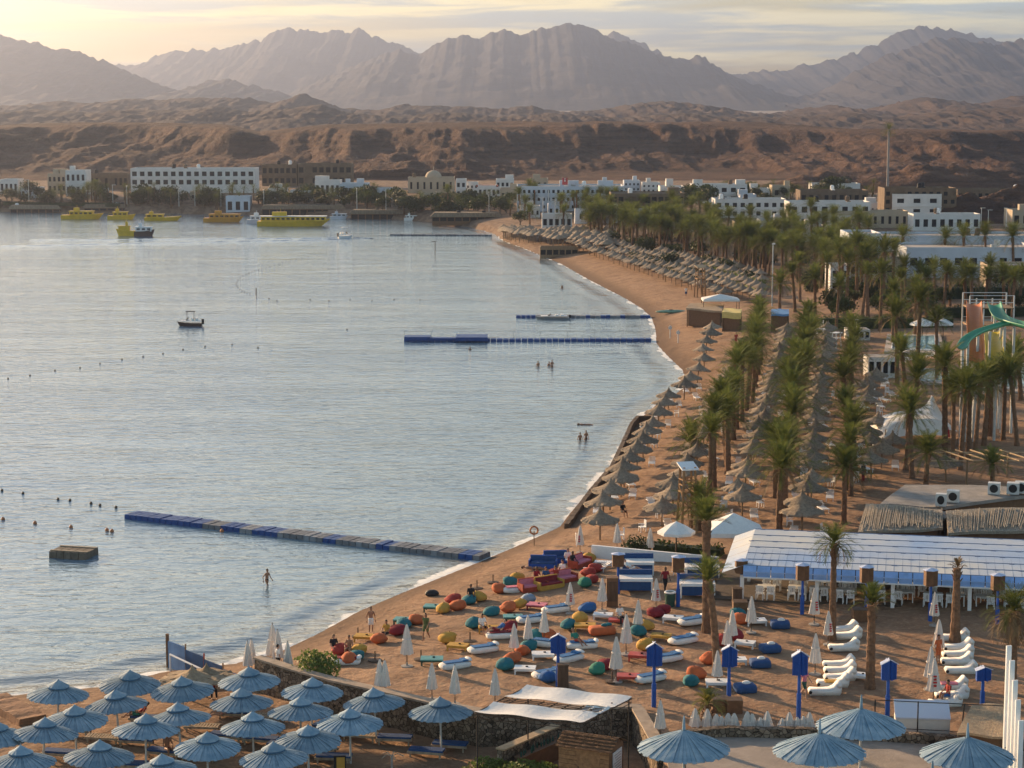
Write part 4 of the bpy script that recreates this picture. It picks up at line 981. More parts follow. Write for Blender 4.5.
def potted_palm(x, y):
    p = gp(x, y); t, c = palm_meshes(40, 1.1, nf=26, L=1.1, lw=0.3, lo=-20, hi=80, r0=0.1, r1=0.08, dry=5, droop=1.2, leaf=LEAF_YEL); o = thing('potted_palm', 'yellow green potted palm in front of two brown planters', 'palm', tuple(p)); link('trunk', t, o); link('crown', c, o)
    b = MB(); b.lathe([(0, 0), (0.3, 0), (0.4, 0.55), (0.34, 0.55), (0, 0.5)], 14); part('pot', b, WOODBOX, o)
potted_palm(708, 725)
# red and pink benches by the water, loungers with pink cushions
def sofa_fn(frame, cush):
    def fn():
        o = thing('beach_sofa', 's', 'sofa'); f = MB(); f.box((0, 0, 0.2), (1.9, 0.8, 0.34)); f.box((0, 0.42, 0.5), (1.9, 0.1, 0.75)); part('frame', f, frame, o)
        for s in (-1, 1): a = MB(); a.box((s * 0.98, 0, 0.38), (0.1, 0.8, 0.5)); part('armrest', a, frame, o)
        c = MB(); c.box((0, -0.03, 0.42), (1.75, 0.72, 0.14)); part('seat_cushion', c, cush, o); k = MB(); k.box((0, 0.33, 0.62), (1.75, 0.12, 0.4)); part('back_cushion', k, cush, o); return o
    return Maker(fn)
REDW = mat('red_wood', (0.36, 0.06, 0.03), 0.7, 0.2, 4)
SO1, SO2, SO3 = sofa_fn(REDW, CLOTH['pink']), sofa_fn(CLOTH['yellow'], CLOTH['dark red']), sofa_fn(BLUE_P, NAVY)
for (x, y, r, t, M) in ((533, 591, 0.5, 'red wooden sofa with pink cushions at the head of the bean bags', SO1), (563, 583, 0.6, 'red wooden sofa behind the yellow one, occupied by sitting people', SO1), (580, 567, 1.0, 'red wooden sofa with pink back below the red printed parasol', SO1), (549, 589, 0.6, 'yellow wooden sofa with dark red cushions', SO2),
                        (557, 563, 0.1, 'blue beach sofa nearest the water', SO3), (543, 568, -0.1, 'low blue beach sofa at the water side', SO3)):
    M(spot(x, y), r, t, 'wooden beach sofas near the water')
PINKL = mattress_lounger_fn(CLOTH['pink'])
PINKL(spot(516, 592), 0.3, 'white beach mattress with a pink towel beside the red sofa', None)
single('beach_bag', MB().blob((0, 0, 0.18), (0.5, 0.35, 0.28), 12, 8), BLACK, 'dark bundle lying on the wet sand by the water', 'bag', spot(432, 596))

# ------------------------------------------------------------------ the restaurant with the striped roof
CANV = mat('roof_canvas', (0.24, 0.39, 0.63), 0.6, 0.0, 0.13, col2=(0.62, 0.60, 0.54)); CANV_B = mat('roof_canvas_blue', (0.25, 0.42, 0.75), 0.6, 0.15, 1.5)  # cream patches put sunlight into the colour of the blue canvas
LINE = mat('dark_seam', (0.14, 0.19, 0.30), 0.8)
def restaurant():
    a = gp(745, 602); b = gp(1040, 613); u = (b - a); u.z = 0; L = u.length * 1.25; ang = math.atan2(u.y, u.x)
    o = thing('restaurant_pavilion', 'open restaurant pavilion with a striped blue canvas roof, sunlit patches painted cream, and white columns', 'restaurant', tuple(a), ang)
    D, e, r = 9.0, 2.55, 3.0
    f = MB(); f.box((L / 2 - 1.2, D / 2 + 0.1, 0.02), (L + 2.2, D, 0.24)); part('floor', f, mat('dark_floor', (0.10, 0.075, 0.055), .9, .2), o)  # floor and back wall coloured dark to stand for the shaded interior
    rf = MB(); nb = 44; ns = 6
    for i in range(nb):
        for k in range(ns):
            x0 = -0.1 + (L + 0.1) * i / nb; x1 = -0.1 + (L + 0.1) * (i + 1) / nb; y0 = -0.4 + (D + .4) * k / ns; y1 = -0.4 + (D + .4) * (k + 1) / ns
            z = lambda y: e + (r - e) * (y + .4) / D
            rf.mi = 1 if (i * 7 // 9) % 3 == 1 and False else 0
            sag = 0.0
            xm, ym = (x0 + x1) / 2, (y0 + y1) / 2
            rf.add([(x0, y0, z(y0)), (x1, y0, z(y0)), (x1, y1, z(y1)), (x0, y1, z(y1)), (xm, ym, z(ym) - sag)], [(0, 1, 4), (1, 2, 4), (2, 3, 4), (3, 0, 4)])
    part('roof', rf, [CANV, CANV_B], o)
    sm = MB()
    for k in range(ns + 1):
        y = -0.4 + (D + .4) * k / ns; sm.box((L / 2 - 0.05, y, e + (r - e) * (y + .4) / D + 0.015), (L + 0.1, 0.03, 0.03))
    for i in range(nb + 1):
        x = -0.1 + (L + 0.1) * i / nb; sm.tube([(x, -0.4, e + 0.004), (x, D, r + 0.004)], 0.009, 4)
        for k in range(ns): sm.box((x, -0.4 + (D + .4) * (k + 0.94) / ns, e + (r - e) * (k + 0.94) / ns + 0.02), (0.34, 0.10, 0.03)) if (i + k) % 3 == 0 else None
    part('roof_seams', sm, LINE, o)
    for i in range(26):
        x0 = -0.1 + (L + 0.1) * i / 26; x1 = x0 + (L + 0.1) / 26 - 0.05
        v = MB(); v.add([(x0, -0.42, e), (x1, -0.42, e), (x1, -0.62, e - 0.36), (x0, -0.62, e - 0.36), (x1, -0.55, e - 0.72), (x0, -0.55, e - 0.72)], [(0, 1, 2, 3), (3, 2, 4, 5)]); part('valance', v, CANV_B if i % 1 == 0 else CANV, o)
    rl = MB(); rl.box((L / 2 - .05, -0.6, e - 0.75), (L + 0.1, 0.07, 0.09)); rl.box((L / 2 - .05, -0.6, e - 0.37), (L + 0.1, 0.03, 0.04)); part('valance_rail', rl, WHITE, o)
    el = MB()                                # slanted canvas end
    for k in range(5):
        y0 = -0.4 + (D + .4) * k / 5; y1 = -0.4 + (D + .4) * (k + 1) / 5 - 0.05; z0 = e + (r - e) * (y0 + .4) / D; z1 = e + (r - e) * (y1 + .4) / D
        el.add([(-0.1, y0, z0), (-0.1, y1, z1), (-1.5, y1, z1 - 0.55), (-1.5, y0, z0 - 0.55)], [(0, 1, 2, 3)])
    part('end_canopy', el, CANV, o)
    i = 0; x = -0.2
    while x < L:
        c = MB(); c.box((x, -0.1, 0.9), (0.24, 0.24, 1.9)); part('column', c, WHITE, o)
        if i % 2 == 0: c = MB(); c.box((x, D * 0.6, 1.2), (0.22, 0.22, 2.6)); part('column', c, WHITE, o)
        x += 3.35 * 1.45; i += 1
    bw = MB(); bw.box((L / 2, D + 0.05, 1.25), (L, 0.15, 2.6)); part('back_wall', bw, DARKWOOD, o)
    M = Matrix.Translation(a) @ Matrix.Rotation(ang, 4, 'Z')
    tm = Maker(dining_table_fn); q = random.Random(4); n = 0
    for k in range(12):
        for row in range(2):
            x = 1.4 + k * 1.75 + q.uniform(-.2, .2); y = 1.3 + row * 2.3 + q.uniform(-.2, .2)
            if x > L - 3: continue
            tm(tuple(M @ Vector((x, y, 0.14))), ang, 'white dining table inside the striped restaurant', 'dining tables in the restaurant')
            for dx, dy, rz in ((-0.35, -0.75, PI), (0.35, -0.75, PI), (0, 0.75, 0)):
                if q.random() < 0.88: DC(tuple(M @ Vector((x + dx, y + dy, 0.14))), ang + rz + q.uniform(-.2, .2), 'white slatted dining chair inside the striped restaurant', 'dining chairs in the restaurant')
def dining_table_fn():
    o = thing('dining_table', 't', 'table'); t = MB(); t.box((0, 0, 0.72), (1.2, 0.8, 0.05)); part('tabletop', t, WHITE, o)
    for sx in (-1, 1):
        for sy in (-1, 1): l = MB(); l.box((sx * .54, sy * .34, 0.35), (0.07, 0.07, 0.7)); part('leg', l, WHITE, o)
    return o
def dchair_fn():
    o = chair_fn(); o.name = 'dining_chair'; return o
DC = Maker(dchair_fn)
restaurant()
# reed roofs behind, with the air conditioners
REED = mat('reed_roof', (0.27, 0.22, 0.17), 0.95, 0.0, 3.0, bump=0.9, bscale=9.0, col2=(0.45, 0.38, 0.29), stretch=(6, 0.6, 1)); FLATR = mat('flat_roof', (0.28, 0.25, 0.22), 0.95, 0.2, 1.0, bump=0.3)
WOODP_ = mat('dry_reed', (0.38, 0.31, 0.23), 0.9, 0.3, 3)
def quad_roof(name, label, px, th, m, zoff, extra=None):
    """A low roof whose four corners are given by the pixels of its eave, carried by posts."""
    z = zoff; P = [at_z(x, y, z + dz) for x, y, dz in px]; c = sum(P, Vector()) / 4; g = gz(c.x, c.y)
    o = thing(name, label, 'roofed hut', (c.x, c.y, g)); r = MB(); L = [p - Vector((c.x, c.y, g)) for p in P]
    n = 14; top = []; 
    for s in (0, -th):
        for i in range(n + 1):
            for k in range(n + 1):
                u, v = i / n, k / n; p = (L[0] * (1 - u) + L[1] * u) * (1 - v) + (L[3] * (1 - u) + L[2] * u) * v
                top.append(p + Vector((0, 0, s + 0.05 * math.sin(7 * u + 5 * v))))
    fs = []; N1 = (n + 1) ** 2
    for i in range(n):
        for k in range(n):
            a = i * (n + 1) + k; fs.append((a, a + n + 1, a + n + 2, a + 1)); fs.append((a + N1, a + 1 + N1, a + n + 2 + N1, a + n + 1 + N1))
    for k in range(n):
        for a, b in ((k, k + 1), (n * (n + 1) + k + 1, n * (n + 1) + k), ((k + 1) * (n + 1), k * (n + 1)), (k * (n + 1) + n, (k + 1) * (n + 1) + n)): fs.append((a, b, b + N1, a + N1))
    r.add(top, fs); part('roof', r, m, o)
    if 'reed' in name:
        bt = MB(); q = random.Random(8)
        for k in range(80):
            u = (k + q.uniform(.1, .9)) / 80; a = L[0] * (1 - u) + L[1] * u; b = L[3] * (1 - u) + L[2] * u; i0, i1 = q.uniform(0, .25), q.uniform(.7, 1.0)
            bt.tube([a.lerp(b, i0) + Vector((0, 0, .07)), a.lerp(b, i1) + Vector((q.uniform(-.1, .1), 0, .09))], q.uniform(.015, .03), 5)
        part('loose_reeds', bt, WOODP_, o)
    for l in L: w = MB(); w.tube([(l.x * .93, l.y * .93, -0.2), (l.x * .93, l.y * .93, l.z - th * .5)], 0.09, 8); part('post', w, DARKWOOD, o)
    w = MB(); w.add([(l.x * .88, l.y * .88, -0.1) for l in L] + [(l.x * .88, l.y * .88, l.z - th) for l in L], [(0, 1, 5, 4), (1, 2, 6, 5), (2, 3, 7, 6), (3, 0, 4, 7)]); part('wall', w, WOODBOX, o); return o
quad_roof('reed_hut', 'hut under a pale reed roof behind the left part of the striped restaurant', [(858, 532, 0), (943, 528, 0), (942, 509, 0.5), (866, 503, 0.5)], 0.18, REED, 5.2)
quad_roof('reed_hut', 'hut under a reed roof at the right edge behind the striped restaurant', [(948, 533, 0), (1050, 529, 0), (1060, 506, 0.6), (946, 510, 0.6)], 0.2, REED, 5.2)
quad_roof('flat_hut', 'hut under a grey flat roof carrying the air conditioners', [(880, 504, 0), (945, 507, 0), (1070, 488, 0), (905, 484, 0)], 0.25, FLATR, 5.4)
def ac_fn():
    o = thing('air_conditioner', 'a', 'air conditioner'); b = MB(); b.box((0, 0, 0.48), (0.95, 0.8, 0.9)); part('body', b, mat('grey_white_metal', (0.55, 0.55, 0.53), 0.5, 0.1, 3), o)
    g = MB(); g.lathe([(0.0, 0), (0.33, 0), (0.33, 0.03), (0.0, 0.03)], 18); g.xf(Matrix.Translation((0, -0.4, 0.5)) @ Matrix.Rotation(PI / 2, 4, 'X')); part('fan_grille', g, BLACK, o)
    f = MB(); f.box((-.4, 0, 0.02), (0.08, 0.8, 0.06)); f.box((.4, 0, 0.02), (0.08, 0.8, 0.06)); part('foot', f, GREYM, o); return o
AC = Maker(ac_fn)
for i, (x, y) in enumerate([(941, 506), (953, 502), (994, 494), (1013, 494), (1021, 493)]):
    p = at_z(x, y, 5.46); AC(tuple(p), -0.3, f'grey air conditioner on the flat roof, {CNT[i]} from the left', 'rooftop air conditioners', (0.8, 0.8, 1.0) if i == 0 else 0.95)
quad_roof('tower_hut', 'small grey lean-to with a pale box on it between the two reed roofs', [(936, 517, 0), (946, 518, 0), (946, 511, 0.2), (937, 510, 0.2)], 0.2, FLATR, 5.45)
# timber pergola behind
def pergola():
    p = gp(975, 482); o = thing('timber_pergola', 'bare timber pergola of thin pale beams beside the young palm', 'pergola', tuple(p)); s = mpp(p)
    for k in range(6): b = MB(); b.tube([(-2.6 + k * 1.3 - 1, 3.5, 2.2), (-2.6 + k * 1.3 + 0.8, -1.5, 2.1)], 0.07, 6); part('beam', b, WOOD_L, o)
    for x, y in ((-3.5, 3), (-1, -1.2), (3.5, 3), (4.5, -1.2)): b = MB(); b.tube([(x, y, -0.2), (x, y, 2.15)], 0.09, 6); part('post', b, WOOD, o)
    for y in (3.0, -1.2): b = MB(); b.tube([(-4.2, y, 2.05), (5.0, y, 2.05)], 0.06, 6); part('rail', b, WOOD_L, o)
pergola()
# ------------------------------------------------------------------ the low court with pale blue umbrellas (lower left)
BLUE_U = mat('faded_blue_slats', (0.13, 0.23, 0.31), 0.75, 0.0, 1.6, col2=(0.31, 0.40, 0.46), bump=0.2, objvar=0.16)
BLUE_D = mat('blue_trim', (0.06, 0.14, 0.24), 0.8); POLEW = mat('pale_pole', (0.55, 0.55, 0.53), 0.6, 0.1)
def blue_umbrella_fn(R=1.66, rim=2.12, cap=True, spike=0.25, pitch=0.56, pale=False):
    def fn():
        o = thing('slatted_umbrella', 'u', 'umbrella'); c = MB(); n = 60; top = rim + pitch
        for k in range(n):                  # tapering slats side by side, each a hand above or below the next
            a0 = 2 * PI * k / n; a1 = 2 * PI * (k + 0.94) / n; dz = 0.03 * (k % 2); rr = R * (1 + (0.012 if k % 3 else -0.018))
            v = []
            for t in (0.06, 0.42, 0.75, 1.0):
                for a in (a0, a1):
                    r = rr * t; z = top - (top - rim) * (t ** 0.94) - (0.05 if t == 1.0 else 0); v.append((r * math.cos(a), r * math.sin(a), z + dz * (1 if t > 0.3 else 0)))
            b = [(x, y, z - 0.03) for x, y, z in v]
            c.add(v + b, [(0, 2, 3, 1), (2, 4, 5, 3), (4, 6, 7, 5), (9, 11, 10, 8), (11, 13, 12, 10), (13, 15, 14, 12), (6, 14, 15, 7), (0, 8, 10, 2), (2, 10, 12, 4), (4, 12, 14, 6), (3, 11, 9, 1), (5, 13, 11, 3), (7, 15, 13, 5)])
        c.lathe([(0.0, top - 0.09), (R * 0.97, rim - 0.015), (R * 0.97, rim - 0.03), (0, top - 0.12)], 30)
        part('canopy', c, BLUE_U, o)
        if cap:
            k_ = MB(); m = 32
            k_.lathe([(0.01, top + 0.30), (0.10, top + 0.25), (0.36, top + 0.08), (0.56, top - 0.03), (0.585, top - 0.06), (0.35, top + 0.02), (0.02, top + 0.1)], m, jit=lambda i, k: 0.05 * (k % 2) if i in (3, 4) else 0); part('top_cap', k_, BLUE_U, o)
            t_ = MB(); t_.lathe([(0.57, top - 0.06), (0.60, top - 0.07), (0.585, top - 0.14), (0.55, top - 0.12)], m); part('cap_trim', t_, BLUE_D, o)
        p = MB(); p.tube([(0, 0, -0.2), (0, 0, top)], 0.055, 8)
        for k in range(8): a = k * PI / 4; p.tube([(0, 0, rim - 0.35), (R * 0.6 * math.cos(a), R * 0.6 * math.sin(a), rim + 0.13)], 0.022, 4)
        part('pole', p, POLEW, o)
        s = MB(); s.lathe([(0.09, top - 0.1), (0.055, top + 0.28 + spike * 0.4), (0.035, top + 0.3 + spike), (0, top + 0.32 + spike)], 8); part('finial', s, BLUE_U, o); return o
    return Maker(fn)
BU = [blue_umbrella_fn(1.66 + 0.03 * i, 2.10 + 0.04 * i, True, 0.02) for i in range(3)]
BUL = [(-6, 721), (20.5, 747), (41, 720), (56, 680), (75, 705), (97, 742), (118, 690), (129, 670), (144.5, 716), (164, 754), (180, 704), (184, 677), (207, 731), (242, 689), (250, 668), (253, 712), (275, 743), (300, 698.5), (308, 724), (311, 678), (350, 709), (376, 688), (441, 698)]
UB = []
for i, (x, y) in enumerate(BUL):
    z = 1.0
    for _ in range(12):
        p = at_z(x, y, z + 2.95); z += 0.7 * (gz(p.x, p.y) - z)
    p = at_z(x, y, z + 2.95); q = Vector((p.x, p.y, gz(p.x, p.y))); UB.append(q)
    ub = BU[i % 3](tuple(q), BR.uniform(0, 6), f'faded blue slatted umbrella, {CNT[i]} from the left by its peak' + (', below the stone wall' if i == 22 else ''), 'faded blue umbrellas of the lower court'); ub.rotation_euler.x = BR.gauss(0, .035); ub.rotation_euler.y = BR.gauss(0, .035)
# loungers of the court
WOODP = mat('pale_wood', (0.36, 0.28, 0.20), 0.8, 0.25, 5, stretch=(1, 1, .3))
def court_lounger_fn(m):
    def fn():
        o = thing('wooden_lounger', 'l', 'lounger'); f = MB(); f.box((0, -.33, 0.27), (1.95, 0.07, 0.12)); f.box((0, .33, 0.27), (1.95, 0.07, 0.12))
        for k in range(12): f.box((-.9 + .16 * k, 0, 0.31), (0.11, 0.6, 0.03))
        part('frame', f, WOODP, o)
        for sx in (-.8, .8):
            for sy in (-1, 1): l = MB(); l.box((sx, sy * .31, 0.1), (0.08, 0.08, 0.3)); part('leg', l, WOODP, o)
        if m: c = MB(); c.box((0.02, 0, 0.38), (1.85, 0.62, 0.10)); part('mattress', c, m, o)
        return o
    return Maker(fn)
CLN, CLW = court_lounger_fn(NAVY), court_lounger_fn(None)
q = UB[22]
CLN(tuple(Vector((q.x - 0.75, q.y - 0.7, gz(q.x - .75, q.y - .7)))), -0.22, 'wooden lounger with navy mattress under the umbrella below the wall, nearer one', 'wooden loungers of the lower court')
CLN(tuple(Vector((q.x + 0.45, q.y + 0.4, gz(q.x + .45, q.y + .4)))), -0.22, 'wooden lounger with navy mattress under the umbrella below the wall, farther one', 'wooden loungers of the lower court')
k = 0
for i in range(len(UB)):
    if i in (22, 0): continue
    q = UB[i]
    for s in (0, 1):
        if (i * 3 + s) % 4 == 1: continue
        e = q + Vector((1.0 if s else -0.9, -0.3 if s else 0.3, 0)); e.z = gz(e.x, e.y)
        if shore_dist([e.x], [e.y])[0] < 2.2: continue
        side = 'right' if s else 'left'
        ((CLN if (i + s) % 3 else CLW))(tuple(e), BR.uniform(-0.35, -0.05), f'wooden lounger {side} of the pole of the {CNT[i]} blue umbrella from the left', 'wooden loungers of the lower court')
# stone retaining wall
def stone_material():
    m, b, L, noise, rng, mix, math_, attr, bump, geo = nodes_of('rubble_stone', 0.95, 0.1); nt = m.node_tree
    def vor(feat):
        v = nt.nodes.new('ShaderNodeTexVoronoi'); v.feature = feat; v.inputs['Scale'].default_value = 4.2; L(geo.outputs['Position'], v.inputs['Vector']); return v
    e = rng(vor('DISTANCE_TO_EDGE').outputs['Distance'], 0.015, 0.07); c = vor('F1').outputs['Color']; sp = nt.nodes.new('ShaderNodeSeparateColor'); L(c, sp.inputs[0])
    k = mix(sp.outputs[0], (0.10, 0.075, 0.055), (0.34, 0.26, 0.19)); k = mix(rng(noise(9, 4), .4, .7, 0, .5), k, (0.16, 0.12, 0.09)); k = mix(e, (0.055, 0.043, 0.033), k); L(k, b.inputs['Base Color'])
    L(bump(e, 0.9, 0.12), b.inputs['Normal']); return m
STONE = stone_material()
def wall_strip(name, label, pts, z0, z1, th, m, cap=None, capm=None):
    L = [Vector((p[0], p[1], 0)) for p in pts]; o = thing(name, label, 'wall', (L[0].x, L[0].y, 0)); b = MB(); c = MB(); r = random.Random(3)
    P = []
    for a, d in zip(L, L[1:]):
        n = max(2, int((d - a).length / 0.45))
        for k in range(n): P.append(a.lerp(d, k / n))
    P.append(L[-1]); vs = []; n = len(P)
    for i, p in enumerate(P):
        t = (P[min(i + 1, n - 1)] - P[max(i - 1, 0)]).normalized(); nn = Vector((t.y, -t.x, 0)); w = r.uniform(-.05, .05); h = r.uniform(-.05, .05)
        for off, z in ((th / 2 + w, z0), (th / 2 + w * .5, (z0 + z1) / 2), (th / 2 + w - .05, z1 + h), (-th / 2, z1 + h * .6), (-th / 2, z0)):
            vs.append(p + nn * off + Vector((0, 0, z)) - Vector((L[0].x, L[0].y, 0)))
    fs = []
    for i in range(n - 1):
        for k in range(4): a = i * 5 + k; fs.append((a, a + 5, a + 6, a + 1))
    fs.append((0, 1, 2, 3, 4)); fs.append(tuple((n - 1) * 5 + k for k in (4, 3, 2, 1, 0))); b.add(vs, fs); part('stonework', b, m, o)
    if cap:
        vs = []; fs = []
        for i, p in enumerate(P):
            t = (P[min(i + 1, n - 1)] - P[max(i - 1, 0)]).normalized(); nn = Vector((t.y, -t.x, 0))
            for off, z in ((th / 2 + .06, z1 + .055), (th / 2 + .06, z1 + cap), (-th / 2 - .06, z1 + cap), (-th / 2 - .06, z1 + .055)): vs.append(p + nn * off + Vector((0, 0, z)) - Vector((L[0].x, L[0].y, 0)))
        for i in range(n - 1):
            for k in range(4): a = i * 4 + k; e = i * 4 + (k + 1) % 4; fs.append((a, a + 4, e + 4, e))
        fs.append((0, 3, 2, 1)) ; c.add(vs, fs); part('coping', c, capm, o)
    return o
COPE = mat('coping_stone', (0.36, 0.28, 0.21), 0.9, 0.25, 1.2, bump=0.5)
wall_strip('stone_wall', 'long rubble stone retaining wall between the upper beach and the blue umbrella court', [(x, y) for x, y in WALL], 0.2, 2.62, 0.55, STONE, 0.17, COPE)
SHL = shrub_fn('bright bush', 78, (1.35, 1.2, 0.85), 1500, 0.10, SHRUB_L)
p = gp(318, 684); SHL(tuple(p), 0, 'bright green bush growing on top of the stone wall', None, (1.0, 1.0, 1.35))
for i, (x, y, s) in enumerate([(490, 762, 0.8), (520, 768, 0.9), (540, 764, 0.75), (471, 767, 0.7)]):
    p = at_z(x, y, 2.0); p = gp(x, y + 18); SHL(tuple(p), i * 1.3, ['yellow green bush below the bar counter, middle one', 'yellow green bush in front of the wooden shed', 'small yellow green bush by the bar counter end', 'leftmost yellow green bush at the bottom edge'][i], 'yellow green bushes at the bottom edge', s)
# blue fence at the water side of the court
def fence():
    a, b = gp(168, 669), gp(262, 690); u = b - a; u.z = 0; L = u.length; ang = math.atan2(u.y, u.x); z = min(a.z, b.z)
    o = thing('painted_fence', 'blue painted fence with one panel painted sunlit closing the court off from the water', 'fence', (a.x, a.y, z), ang)
    n = 5; BF = mat('deep_blue_paint', (0.012, 0.065, 0.17), 0.7, 0.3, 1.2); LF = mat('sunlit_blue_panel', (0.17, 0.27, 0.45), 0.7, 0.2, 1.0)  # the paler blue of the end panel has sunlight painted in
    for k in range(n):
        p = MB(); hx = 1.72 - 0.17 * k; p.box((L * (k + .5) / n, 0, hx / 2 + 0.1), (L / n - 0.06, 0.07, hx)); part('panel', p, LF if k == 0 else BF, o)
        s = MB(); s.tube([(L * (k + 1) / n, 0.02, -0.2), (L * (k + 1) / n, 0.02, hx + 0.3)], 0.05, 6); part('post', s, REDW if k == 1 else WOOD, o)
    s = MB(); s.tube([(0, 0, -0.4), (0, 0, 2.25)], 0.11, 10); part('corner_post', s, WOODBOX, o)
    r = MB(); r.tube([(1.1, -0.5, 1.25), (L, -0.5, 0.75)], 0.06, 6); r.tube([(1.1, -0.5, 0.0), (1.1, -0.5, 1.3)], 0.06, 6); r.tube([(L, -0.5, 0.0), (L, -0.5, 0.8)], 0.06, 6); part('rail', r, WHITE, o)
fence()
straw_b = straw_umbrella_fn(499, 1.75, 2.6, 1.8, THATCH_B, 'brown thatched umbrella in front of the blue fence')
straw_b(tuple(gp(193, 702)), 0.4, 'brown thatched umbrella standing right in front of the blue fence', None, (1.05, 1.05, .78))
straw_b(tuple(gp(207, 697)), 1.4, 'second brown thatched umbrella, half hidden behind the one at the blue fence', None, (.9, .9, .72))
# stone bank at the left
wall_strip('stone_bank', 'low crumbling stone bank at the left edge of the court', [tuple(gp(-6, 705))[:2], tuple(gp(18, 716))[:2], tuple(gp(33, 724))[:2]], -0.2, 1.15, 1.6, mat('red_stone', (0.26, 0.14, 0.08), 0.95, 0.3, 2.0, bump=0.8))
def a_board(x, y):
    o = thing('standing_sign', 'yellow and dark standing sign board by the blue umbrella', 'sign', spot(x, y), 0.1); b = MB(); b.box((0, 0, 0.6), (0.62, 0.06, 1.15)); part('board', b, BLACK, o); f = MB(); f.box((0.04, -0.035, 0.62), (0.42, 0.012, 0.95)); part('poster', f, CLOTH['yellow'], o); l = MB(); l.tube([(0, 0.4, 0), (0, 0.03, 1.1)], 0.025, 6); part('strut', l, WOOD, o)
a_board(340, 778)
def shower(x, y):
    o = thing('beach_shower', 'pale post with a ring of curved arms on the court sand', 'shower', spot(x, y)); p = MB(); p.tube([(0, 0, -0.1), (0, 0, 1.2)], 0.06, 8); part('post', p, CONC, o)
    r = MB()
    for k in range(5): a = k * 1.257; r.tube([(0, 0, 1.15), (0.3 * math.cos(a), 0.3 * math.sin(a), 1.3), (0.62 * math.cos(a), 0.62 * math.sin(a), 1.15)], 0.025, 5)
    part('arms', r, WOODP, o)
shower(392, 778)
# white shade sail on a metal frame
def shade():
    z = 2.7 + COURT_Z + 1.6; P = [at_z(x, y, z) for x, y in ((474, 712), (580, 723), (632, 697), (527, 685))]; c = sum(P, Vector()) / 4; g = gz(c.x, c.y)
    o = thing('shade_canopy', 'white cloth shade canopy with a gap in the middle on a thin dark metal frame', 'canopy', (c.x, c.y, COURT_Z)); L = [p - Vector((c.x, c.y, COURT_Z)) for p in P]
    def pt(u, v): return (L[0] * (1 - u) + L[1] * u) * (1 - v) + (L[3] * (1 - u) + L[2] * u) * v
    for v0, v1, u0, u1 in ((0.0, 0.36, 0, 1), (0.56, 1.0, 0, 1), (0.34, 0.58, 0.78, 1)):
        b = MB(); n = 16
        vs = [pt(u0 + (u1 - u0) * i / n, v0 + (v1 - v0) * j / 5) + Vector((0, 0, 0.03 - 0.12 * math.sin(PI * j / 5) - 0.04 * math.sin(4 * PI * i / n))) for j in range(6) for i in range(n + 1)]
        vs += [v - Vector((0, 0, 0.012)) for v in vs]; N = 6 * (n + 1)
        fs = [(j * (n + 1) + i, j * (n + 1) + i + 1, (j + 1) * (n + 1) + i + 1, (j + 1) * (n + 1) + i) for j in range(5) for i in range(n)]
        fs += [tuple(k + N for k in reversed(f)) for f in fs]; b.add(vs, fs); part('cloth', b, CLOTH['white'], o)
    f = MB()
    for a, d in ((0, 1), (1, 2), (2, 3), (3, 0)): f.tube([L[a] - Vector((0, 0, .08)), L[d] - Vector((0, 0, .08))], 0.035, 6); f.tube([L[a] - Vector((0, 0, .3)), L[d] - Vector((0, 0, .3))], 0.02, 5)
    for k in range(9): u = k / 8; f.tube([pt(u, 0.36) - Vector((0, 0, .06)), pt(u, 0.58) - Vector((0, 0, .06))], 0.03, 5)
    for v in (0.42, 0.47, 0.52): f.tube([pt(0.03, v) - Vector((0, 0, .02)), pt(0.97, v) - Vector((0, 0, .02))], 0.025, 5)
    part('frame', f, DARKWOOD, o)
    for u, v in ((0.02, 0.02), (0.98, 0.98), (0.02, .98), (0.93, 0.75)):
        l = pt(u, v); s = MB(); s.tube([(l.x, l.y, -0.1), (l.x, l.y, l.z)], 0.035, 6); part('post', s, BLACK, o)
shade()
def bar():
    a, b = at_z(500, 750, 2.2), at_z(556, 726, 2.2); u = b - a; L = u.length; ang = math.atan2(u.y, u.x); c = (a + b) / 2
    o = thing('bar_counter', 'long tan topped bar counter under the white shade canopy', 'bar counter', (c.x, c.y, COURT_Z), ang)
    t = MB(); t.box((0, 0, 1.43), (L, 0.55, 0.08)); part('counter_top', t, WOOD_L, o); w = MB(); w.box((0, 0.05, 0.7), (L - .1, 0.35, 1.38)); part('front', w, STONE, o); s = MB(); s.box((0, -0.75, 1.0), (L * 0.8, 0.5, 0.06)); s.box((0, -0.75, 0.5), (L * 0.78, 0.4, 0.95)); part('back_shelf', s, WOODBOX, o)
    M = Matrix.Translation((c.x, c.y, COURT_Z)) @ Matrix.Rotation(ang, 4, 'Z'); q = random.Random(3)
    BT = Maker(bottle_fn)
    for k in range(14): BT(tuple(M @ Vector((-L * .36 + L * 0.72 * k / 13, -0.75 + q.uniform(-.15, .15), 1.03))), 0, 'small dark bottle on the shelf behind the bar counter', 'bottles behind the bar counter', q.uniform(.8, 1.2))
def bottle_fn():
    o = single('bottle', MB().lathe([(0, 0), (0.05, 0), (0.05, 0.18), (0.02, 0.24), (0.018, 0.31), (0, 0.31)], 10), DKGREEN, 'b', 'bottle'); return o
bar()
